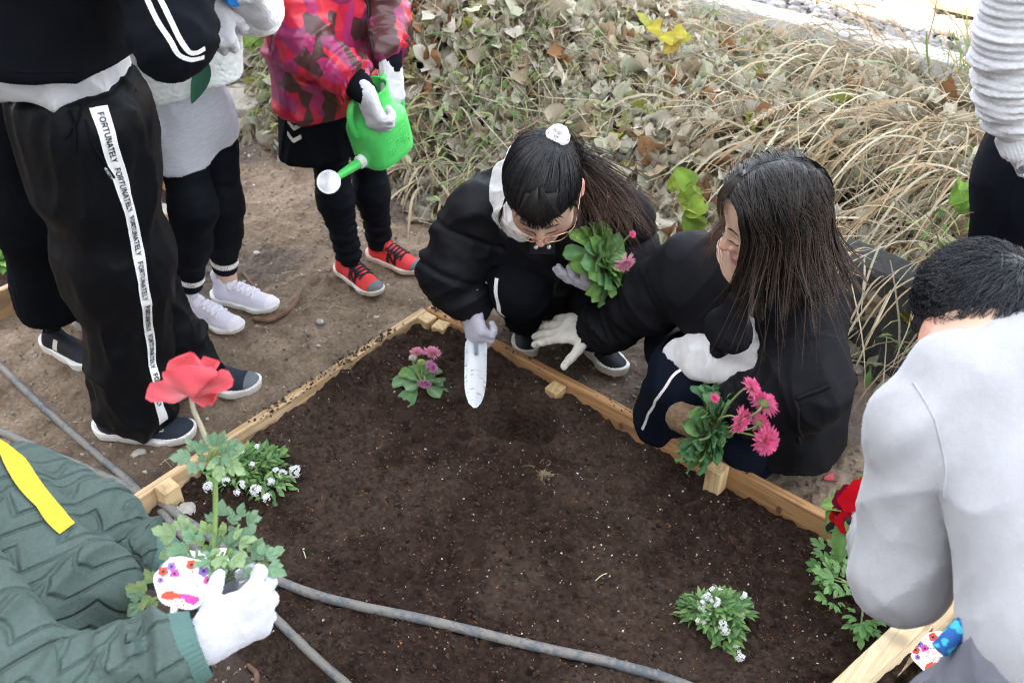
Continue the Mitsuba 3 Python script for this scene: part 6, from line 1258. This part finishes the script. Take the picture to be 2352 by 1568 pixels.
for i in range(46):                                     # back of the head
    a = rg.uniform(-1.0, 1.0); z0 = rg.random(); L = rg.uniform(.10, .165); fl_ = rg.uniform(.2, .75); tip = rg.normal(size=3) * .012; cl_ = []
    for j in range(12):
        b_ = a + rg.normal() * .05; r0 = unit(A3(b_ * .3, -.35 - .5 * z0, .9)); r1 = unit(A3(b_ * .8, -.95, .25)); r2 = unit(A3(b_ * .9, -.95, -.45)); p = headpath(hc, HR, 1.0, [r0, r1, r2], [.006, .014, .016], 9); e = p[-1]; o = unit((e - hc) * A3(1, 1, 0)); cl_.append(spline(np.vstack([p[::2], *[e + (o * fl_ * s ** 1.6 - up_ * s) * L + tip * s for s in (.35, .7, 1)]]), 18))
    mid = np.mean(cl_, 0); w_ = np.linspace(0, 1, len(mid))[:, None] ** 1.5 * .6; paths += [q * (1 - w_) + mid * w_ for q in cl_]
strands(bag, paths, .0013, (.008, .007, .0074), (.085, .040, .024), 3, .35, 7)
paths = []
for i in range(130):                                    # fine flyaways
    q = fall(rg.choice([-1, -1, 1]), rg.uniform(-.95, .6), rg.uniform(-.9, .5), rg.uniform(.10, .22), rg.uniform(.1, .9), .012 + .02 * rg.random(), rg.normal(size=3) * .03); paths.append(q)
strands(bag, paths, .0005, (.015, .010, .009), (.13, .065, .036), 3, .4, 17)
paths = []
for i in range(160):                                    # far-side lock blown out in front, and thin fringe
    if i < 95: 
        r0 = unit(A3(.25, .45 * rg.random() + .2, .9)); r1 = unit(A3(.75, .62, .35)); r2 = unit(A3(.85, .55, -.2)); p = headpath(hc, HR, 1.0, [r0, r1, r2], [.006, .012, .016], 8); e = W(1590 + 80 * rg.random(), 585 + 30 * rg.normal(), Y=1.72 + .03 * rg.normal()); m_ = W(1655, 520, Y=1.69) + rg.normal(size=3) * .008
        paths.append(spline(np.vstack([p[::2], m_, e]), 16))
    else:
        x = rg.uniform(-.3, .35); r0 = unit(A3(x * .4, .55, .9)); r1 = unit(A3(x * .9, .98, .45)); r2 = unit(A3(x * 1.15, 1.0, .02 + .15 * rg.random())); paths.append(headpath(hc, HR, 1.0, [r0, r1, r2], [.006, .013, .010], 9))
strands(bag, paths, .0009, (.020, .013, .011), (.13, .062, .035), 3, .45, 8)
put('hair', bag.mesh(), 'hair_black', t, smooth=True, kind='stuff', color=bag.cols())
t = thing('daisy_plant', 'daisy plant with six bright pink blooms held on its side by the kneeling child', 'flower'); c_ = W(1592, 968, Y=1.53); up = unit(A3(.80, -.48, .02))
rootball(t, c_, up, .038, .055); lc = c_ + up * .034
rosette(t, lc, up, 120, .080, .040, DG, 'obovate', 9, (-.25, 1.45), (.2, 1.2), .12, .026, lob=0)
for i, (px, py, Y, r, dd) in enumerate([(1727, 890, 1.44, .023, (.6, -.2, .5)), (1755, 926, 1.43, .030, (.5, .55, .2)), (1702, 964, 1.42, .028, (.6, -.5, .1)), (1747, 974, 1.45, .026, (.7, .3, .1)), (1760, 1012, 1.42, .030, (.35, -.8, .35)), (1640, 915, 1.47, .011, (.3, -.4, .8))]): pompon(t, W(px, py, Y=Y), dd, r, HOT, .05, stem_from=lc + up * .02, closed=.0 if i < 5 else .6, seed=20 + i)

# ---------------------------------------------------------------- the crouching person in the sweatshirt, seen from behind
t = thing('person', 'crouching person in a pale grey sweatshirt seen from behind at the right edge', 'person')
ls_ = W(2112, 985, Z=1.42); ms = W(2440, 1010, Z=1.39); rs_ = W(2600, 955, Z=1.36); hp = W(2610, 1510, Z=1.20); el_ = W(2068, 1316, Z=1.46); wr_ = W(2010, 1215, Z=1.70); nb = W(2262, 850, Z=1.43)
hc = W(2246, 755, Z=1.49); HR = axes(A3(-.12, .80, -.58)); body(t, hc, HR, 1.02, nb, (ls_ * .5 + nb * .5, rs_ * .4 + nb * .6), chest=ms)
kf = union([flatcap(ms, hp, .165, .180, A3(0, -.6, .8), .85), (cap(ls_, rs_, .068, .080), .06), (cap(nb + A3(.02, -.0, -.03), ms, .055, .10), .08), (cap(W(2192, 852, Z=1.405), W(2430, 772, Z=1.39), .056, .060), .03), (cap(W(2190, 862, Z=1.41), ls_, .052, .066), .04), (limb([ls_, el_, wr_], [.066, .060, .043], .03), .014)])
sd0 = folds([(ms + A3(-.25, 0, .1), hp + A3(.1, 0, 0), .015, 8, 4, .3), (ls_, el_, .010, 6, 9, .09), (el_, wr_, .014, 14, 8, .09)], 95)
def sd(V, N): return sd0(V, N) + .0012 * (meshkit.fbm(V * 70, 2, 5) - .5)
sm, sk_ = garment(t, 'sweatshirt', 'sweatshirt', kf, [ls_, ms, rs_, hp, el_, wr_, nb], .21, .0064, sd)
for px_ in ([(2098, 880), (2130, 930), (2158, 1000), (2172, 1080), (2172, 1150)],): put('seam', tube(drape(sm, spline(visible_at(sm, px_), 30), .0002)[0], .0019, 6), 'sweatshirt', sk_, smooth=True)
tf = union([limb([W(2440, 1600, Z=1.22), W(2190, 1700, Z=1.32)], [.120, .085], .03)]); garment(t, 'trousers', 'grey_trousers', tf, [W(2420, 1600, Z=1.22), W(2100, 1668, Z=1.34)], .15, .0068, folds([(W(2420, 1600, Z=1.22), W(2100, 1668, Z=1.34), .012, 10, 8, .12)], 96))
mat('blue_band', proc(lambda p, n, uv: MX((.02, .10, .34), (.05, .42, .55), SS(.55, .62, NZ(p.x * 160, p.y * 160, p.z * 160)))), .7, .3)
put('waistband', tube(spline([W(2158, 1492, Z=1.265), W(2186, 1462, Z=1.26), W(2214, 1434, Z=1.265)], 14), .0115, 12), 'blue_band', t, smooth=True)
hair_cap(t, hc, HR, 1.02, .008, lambda q: (q[:, 1] < .06) & (q[:, 2] > -.065 - .9 * np.clip(q[:, 1] * -1, -.03, .06)), col=(.020, .022, .028))
rg = np.random.default_rng(99); bag = Bag(); paths = []; wh = unit(A3(.38, -.72, .66))
for i in range(4200):
    d0 = unit(rg.normal(size=3) * A3(1, 1, .9) + A3(0, -.25, .25))
    if d0[2] < -.93 or (d0[1] > .55 and d0[2] < .4) or (abs(d0[0]) > .8 and d0[2] < -.15 and d0[1] > -.35): continue
    go = d0 - wh * (d0 @ wh); go = unit(go + rg.normal(size=3) * .13); l = .55 + .55 * rg.random(); paths.append(headpath(hc, HR, 1.02, [d0, unit(d0 + go * l * .5), unit(d0 + go * l)], [.004, .012 + .004 * rg.random(), .011 + .008 * rg.random()], 7))
strands(bag, paths, .0008, (.017, .019, .026), (.030, .033, .044), 3, .7, 9); put('hair', bag.mesh(), 'hair_black', t, smooth=True, kind='stuff', color=bag.cols())
cloth('black_glove', (.010, .010, .013), .55, .05, .35); hand(t, 'black_glove', W(2036, 1226, Z=1.69), W(1990, 1190, Z=1.76) - W(2036, 1226, Z=1.69), A3(.3, -.6, .7), L=.150, curl=(.7, 1.0, 1.1, 1.1, 1.1), side=1, cuff=.03)
t = thing('primrose_plant', 'red primrose in a black pot held out in the gloved hand at the right', 'flower'); c_ = W(1975, 1185, Z=1.745); up = unit(A3(-.45, -.1, .75))
mat('black_pot', (.012, .012, .014), .4, .4); put('pot', move(lathe([(0, -.05), (.024, -.05), (.036, .02), (.038, .02), (.038, .026), (.034, .026), (.033, .015), (0, .012)], 28), np.stack([unit(np.cross(A3(0, 1, 0), up)), np.cross(up, unit(np.cross(A3(0, 1, 0), up))), up], 1), c_), 'black_pot', t, smooth=40)
rosette(t, c_ + up * .02, up, 11, .070, .040, np.array([(.16, .29, .08), (.22, .36, .11), (.13, .25, .08)]), 'ovate', 12, (-.2, .9), (.6, 1.6), .10, .02)
for i, (px, py, col) in enumerate([(1972, 1128, (.62, .01, .02)), (1950, 1138, (.22, .01, .04)), (1928, 1186, (.50, .008, .02)), (1952, 1150, (.58, .01, .02)), (1990, 1120, (.62, .012, .02)), (1935, 1150, (.24, .01, .05)), (1945, 1198, (.5, .01, .02))]): pansy(t, W(px, py, Z=1.72 + .012 * (i % 3)), .021, col, A3(-.5 + .3 * (i % 3), -.6, .7))

# ---------------------------------------------------------------- the person in the green quilted jacket
t = thing('person', 'person in a dark green quilted jacket holding out a potted flower at the lower left', 'person')
cp, lo_ = W(-120, 1215, Z=1.52), W(30, 1660, Z=1.46); fs_, fe, fw = W(40, 1140, Z=1.62), W(215, 1205, Z=1.63), W(330, 1275, Z=1.635); ns_, ne, nw_ = W(-190, 1300, Z=1.28), W(110, 1620, Z=1.31), W(385, 1510, Z=1.35)
jf = union([flatcap(cp, lo_, .145, .160, A3(.2, -.8, .5), .85), (cap(W(20, 1220, Z=1.54), W(215, 1360, Z=1.53), .095, .060), .04), (limb([fs_, fe, fw], [.072, .066, .050], .03), .018), (limb([ns_, ne, nw_], [.078, .072, .055], .03), .014)])
jm, jk = garment(t, 'jacket', 'quilted_green', jf, [cp, lo_, fs_, fe, fw, ns_, ne, nw_], .18, .0055, folds([(cp, lo_, .016, 6, 6, .2), (fs_, fe, .016, 18, 7), (fe, fw, .018, 24, 8), (ns_, ne, .016, 14, 7), (ne, nw_, .022, 20, 7)], 101))
def cuffm(a, b, r0, r1): 
    n = 120; d = unit(b - a); e1 = unit(np.cross(d, A3(.2, .3, .9))); e2 = np.cross(d, e1); th = np.arange(n) * 2 * np.pi / n; rr = 1 + .018 * np.cos(th * 40); rows = [a + (b - a) * s + (np.cos(th)[:, None] * e1 + np.sin(th)[:, None] * e2) * (rr * (r0 + (r1 - r0) * s + .004 * math.sin(s * 3.14)))[:, None] for s in np.linspace(0, 1, 6)]
    rows.append(b - d * .002 + (np.cos(th)[:, None] * e1 + np.sin(th)[:, None] * e2) * (r1 * .75)); return grid_mesh(np.stack(rows), True)
put('cuff', cuffm(fw - unit(fw - fe) * .012, W(388, 1300, Z=1.635), .047, .041), 'green_rib', jk, smooth=True); nce = W(462, 1476, Z=1.365)
put('cuff', cuffm(nw_ - unit(nce - nw_) * .02, nce, .056, .046), 'green_rib', jk, smooth=True)
yb = visible_at(jm, [(-12, 990), (14, 1036), (46, 1088), (85, 1138), (122, 1182), (152, 1215)]); pth, nr = drape(jm, spline(yb, 40), .004)
for _ in range(4): pth[1:-1] = (pth[:-2] + 2 * pth[1:-1] + pth[2:]) / 4; nr[1:-1] = (nr[:-2] + 2 * nr[1:-1] + nr[2:]) / 4
yr = ribbon(pth, nr, np.linspace(.050, .034, len(pth)), 5); s_ = yr.shape; put('sash', grid_mesh(drape(jm, yr.reshape(-1, 3), .004, 6)[0].reshape(s_)), 'yellow_band', t, smooth=True, label='bright yellow ribbon hanging down the jacket front')
simple_head(t, cp + A3(-.02, .0, .36), A3(.8, .35, -.5), 1.1, neck=cp + A3(-.02, 0, .18), sh=(cp + A3(-.03, 0, .12), cp + A3(.02, .02, .12)))
pc = W(492, 1385, Z=1.49); hn = nce + unit(nce - nw_) * .006
hand(t, 'white_glove', hn, W(590, 1398, Z=1.40) - hn, A3(-.10, -.90, .25), L=.166, curl=(.65, .95, 1.05, 1.1, 1.15), spread=1.5, side=1, thumb_out=.95, cuff=.03, rs=.94, tl=.72)
fh = W(392, 1302, Z=1.635); hand(t, 'white_glove', fh, W(520, 1290, Z=1.60) - fh, A3(.15, .55, .8), L=.180, curl=(.4, .6, .7, .7, .7), side=-1, cuff=.03)
# ---- the potted anemone
t = thing('anemone_plant', 'tall pink-red anemone in a pot held up by the person in green', 'flower')
mat('clear_pot', (.16, .17, .21), .35, .4); put('pot', move(lathe([(0, -.045), (.026, -.045), (.040, .035), (.042, .035), (.042, .041), (.038, .041), (.037, .03), (0, .028)], 28), None, pc), 'clear_pot', t, smooth=40)
bs = pc + A3(.002, -.004, .03); st = spline([bs, W(495, 1160, Z=1.455), W(487, 1055, Z=1.425), W(466, 990, Z=1.405), W(446, 944, Z=1.385), W(438, 908, Z=1.375)], 40)
mat('stem_hairy', proc(lambda p, n, uv: MX((.20, .30, .10), (.46, .42, .32), SS(.70, .82, p.z))), .6, .3); put('stem', tube(st, np.interp(np.linspace(0, 1, len(st)), [0, 1], [.0040, .0034]), 10), 'stem_hairy', t, smooth=True)
AL = np.array([(.26, .40, .26), (.22, .36, .22), (.30, .42, .22), (.20, .34, .20), (.34, .45, .20)]); rg = np.random.default_rng(111)
def aleaf(px, py, Z, L, d, f, base=None, k=0):
    m = ferny(L, 300 + k, fine=1.35); p = W(px, py, Z=Z); m = move(m, orient(d, f), p - unit(d) * L * .35); c = AL[k % 5] * (.85 + .3 * rg.random()); q = put('leaf', m, LEAF, t, smooth=True, color=np.tile(c, (len(m[0]), 1)) * (.85 + .3 * rg.random((len(m[0]), 1))))
    if base is not None: put('stalk', tube(spline([base, (base + p) / 2 + A3(0, 0, .012), p - unit(d) * L * .2], 10), .0021, 6), 'green_stem', q, smooth=True)
cl = W(483, 1062, Z=1.425)
for i, (px, py, d) in enumerate([(440, 1048, (-1, -.2, .1)), (520, 1030, (1, -.1, .35)), (524, 1062, (.9, -.5, -.35)), (492, 1028, (.15, .3, 1))]): aleaf(px, py, 1.415, .055, A3(*d), A3(.1, -.7, .7), cl, i)
for i, (px, py, Z, L, d) in enumerate([(512, 1185, 1.48, .055, (.1, .2, 1)), (565, 1198, 1.47, .060, (1, -.1, .5)), (405, 1232, 1.47, .070, (-1, .1, .4)), (432, 1262, 1.45, .060, (-.9, -.3, .2)), (480, 1225, 1.48, .055, (-.3, .1, 1)), (575, 1262, 1.45, .070, (1, -.2, .2)), (615, 1300, 1.43, .065, (1, -.4, -.2)), (540, 1272, 1.42, .070, (.5, -.7, .1)), (505, 1300, 1.42, .065, (.1, -.8, .2)), (340, 1352, 1.50, .060, (-1, .0, .1)), (325, 1390, 1.50, .055, (-.9, -.2, -.5)), (520, 1255, 1.46, .06, (.5, .1, .8)), (605, 1275, 1.46, .055, (1, .1, .3))]): aleaf(px, py, Z, L, A3(*d), A3(.1, -.6, .8), bs, 5 + i)
fc = W(440, 906, Z=1.372); fl = []
def apetal(d, face, L, Wd, bend, cup, seed, b0=0.0):
    L, Wd = L * .88, Wd * .9; m = leaf(L, Wd, 'petal', bend, cup, 0, .075, 14, 10, seed, bend0=b0); r = np.random.default_rng(seed); tt = np.repeat(np.linspace(0, 1, 15), 11)[:, None]; uu = np.tile(np.linspace(-1, 1, 11), 15)[:, None]
    vein = .88 + .12 * np.sin(uu * 26 + 2 * np.sin(tt * 4)); c = (np.array([.88, .46, .50]) * (1 - tt) ** 2.2 + np.array([.86, .135, .165]) * (1 - (1 - tt) ** 2.2)) * vein; put('petal', move(m, orient(A3(*d), A3(*face)), fc + unit(A3(*d)) * .003), PETAL, t, smooth=True, color=c)
apetal((.25, -.75, .30), (0, .45, .9), .088, .088, -2.0, .55, 1); apetal((.15, .75, .45), (0, -.5, .85), .075, .080, -1.5, .5, 2); apetal((-.55, -.35, .75), (.6, .3, .5), .052, .050, -1.2, .6, 3)
apetal((-1, -.25, -.10), (-.1, -.2, .95), .066, .050, -.75, .45, 4); apetal((1, -.10, .22), (-.1, -.1, .95), .076, .050, -.35, .5, 5); apetal((.75, -.65, -.10), (.0, .2, .95), .058, .046, -.7, .5, 6); apetal((.30, -.1, -.8), (.3, .8, .1), .026, .030, -.3, .4, 7); apetal((.7, .6, .25), (-.3, -.2, .9), .065, .06, -.7, .5, 8)
# ---- plant labels
def plant_label(label, c, R, s, words=True):
    t = thing('plant_label', label, 'plant label'); pl = lambda m: move(m, R, c, s)
    oval = [((1 + .04 * math.cos(6 * a)) * 1.0 * math.cos(a) * .042, (1 + .04 * math.cos(6 * a)) * .036 * math.sin(a)) for a in np.linspace(0, 2 * np.pi, 48, endpoint=False)]
    m = trimesh.creation.extrude_polygon(Polygon(oval), .0008, engine='earcut'); put('card', pl((np.array(m.vertices), np.array(m.faces))), 'print_white', t, smooth=20)
    def disc(x, y, r, bs, z=.0010, n=5, name='flower_print'): 
        a = np.linspace(0, 2 * np.pi, 20, endpoint=False); q = Polygon([(x + r * (1 + .12 * math.cos(n * b)) * math.cos(b), y + r * (1 + .12 * math.cos(n * b)) * math.sin(b)) for b in a]); v, f = tri2d(q, .01); put(name, pl((v + A3(0, 0, z), f)), bs, t, smooth=False)
    for nm, col in (('ink_red', (.62, .07, .03)), ('ink_violet', (.25, .13, .50)), ('ink_magenta', (.62, .06, .36)), ('ink_dark', (.03, .02, .05)), ('ink_cream', (.78, .74, .60)), ('ink_green', (.10, .16, .05)), ('ink_wine', (.28, .03, .05))):
        if 'bsdf_' + nm not in scene: mat(nm, col, .5, .4)
    for x, y, r, bs in ((-.024, .018, .0062, 'ink_violet'), (-.033, .009, .0068, 'ink_red'), (-.017, .0095, .0066, 'ink_magenta'), (.002, .026, .0072, 'ink_red'), (.021, .021, .0075, 'ink_violet'), (.031, .010, .0068, 'ink_magenta'), (-.012, .024, .0028, 'ink_cream'), (.006, .017, .0042, 'ink_cream'), (-.033, -.003, .0044, 'ink_violet')): disc(x, y, r, bs); disc(x, y, r * .33, 'ink_dark', .0013)
    if words:
        q = meshkit.text_mesh('Anemone Porto', .0026, .0002); V = np.array(q.vertices); V[:, 0] -= V[:, 0].mean(); put('lettering', pl((V + A3(0, .0072, .0011), np.array(q.faces))), 'ink_dark', t, smooth=False)
        kana = {'a': [[(0, 1), (1, 1), (.62, .58)], [(.52, .82), (.45, .35), (.1, 0)]], 'ne': [[(.5, 1.05), (.55, .9)], [(.1, .8), (.9, .8), (.05, .3)], [(.5, .6), (.5, 0)], [(.6, .5), (.95, .3)]], 'mo': [[(.15, .95), (.85, .95)], [(.05, .55), (.95, .55)], [(.48, .95), (.45, .1), (.6, .02), (.95, .05)]],
                'po': [[(.05, .72), (.85, .72)], [(.45, 1), (.45, 0), (.35, .08)], [(.2, .5), (.05, .2)], [(.7, .5), (.85, .2)], [(.95, 1), (1.05, 1.05), (1.08, .95), (.98, .92), (.95, 1)]], 'ru': [[(.3, .95), (.3, .4), (.02, .02)], [(.62, .95), (.62, .08), (1, .4)]], 'to': [[(.35, 1), (.35, 0)], [(.35, .6), (.85, .4)]]}
        for bs, wd, z in (('ink_red', .00135, .0010), ('print_white', .00062, .0012)):
            g = []
            for word, x0, y0, h in ((('a', 'ne', 'mo', 'ne'), -.0185, -.0035, .0085), (('po', 'ru', 'to'), -.0105, -.0150, .0080)):
                for i, ch in enumerate(word): g += [LineString([(x0 + (i * 1.16 + a) * h, y0 + b * h) for a, b in stq]).buffer(wd * .75) for stq in kana[ch]]
            from shapely import union_all
            v, f = tri2d(union_all(g), .004); put('lettering', pl((v + A3(0, 0, z), f)), bs, t, smooth=False)
    r_ = np.random.default_rng(7)
    for i in range(16): disc(-.022 + .044 * i / 15, -.021 - .003 * r_.random() + .004 * (i % 2), .0042, ['ink_red', 'ink_red', 'ink_magenta', 'ink_magenta'][min(3, i // 4)], .0010 + .00005 * i)
    for x, y in ((-.004, -.026), (.004, -.025), (-.001, -.031), (.008, -.029)): disc(x, y, .0040, 'ink_cream', .0020); disc(x, y, .0012, 'ink_dark', .0023)
    return t
lc_ = W(424, 1338, Z=1.405); vz = unit(A3(0, 0, H) - lc_ + A3(-.25, .1, .1)); vx = unit(np.cross(A3(0, .4, 1), vz)); vx = unit(vx - .30 * np.cross(vz, vx)); LR = np.stack([vx, np.cross(vz, vx), vz], 1)
lt = plant_label('white oval plant label with flower prints stuck in the held anemone pot', lc_, LR, 1.0)
put('stake', tube([lc_ + LR @ A3(-.005, -.03, -.002), lc_ + LR @ A3(.0, -.07, -.004)], [.006, .004], 6), 'print_white', lt, smooth=True)
lc_ = W(2150, 1498, z=.035); vz = unit(A3(-.1, -.5, .85)); vx = unit(A3(1, .15, 0)); vx = unit(vx - vz * (vx @ vz)); plant_label('white plant label with flower prints lying in the soil by the grey trousers', lc_, np.stack([vx, np.cross(vz, vx), vz], 1), 1.15, True)
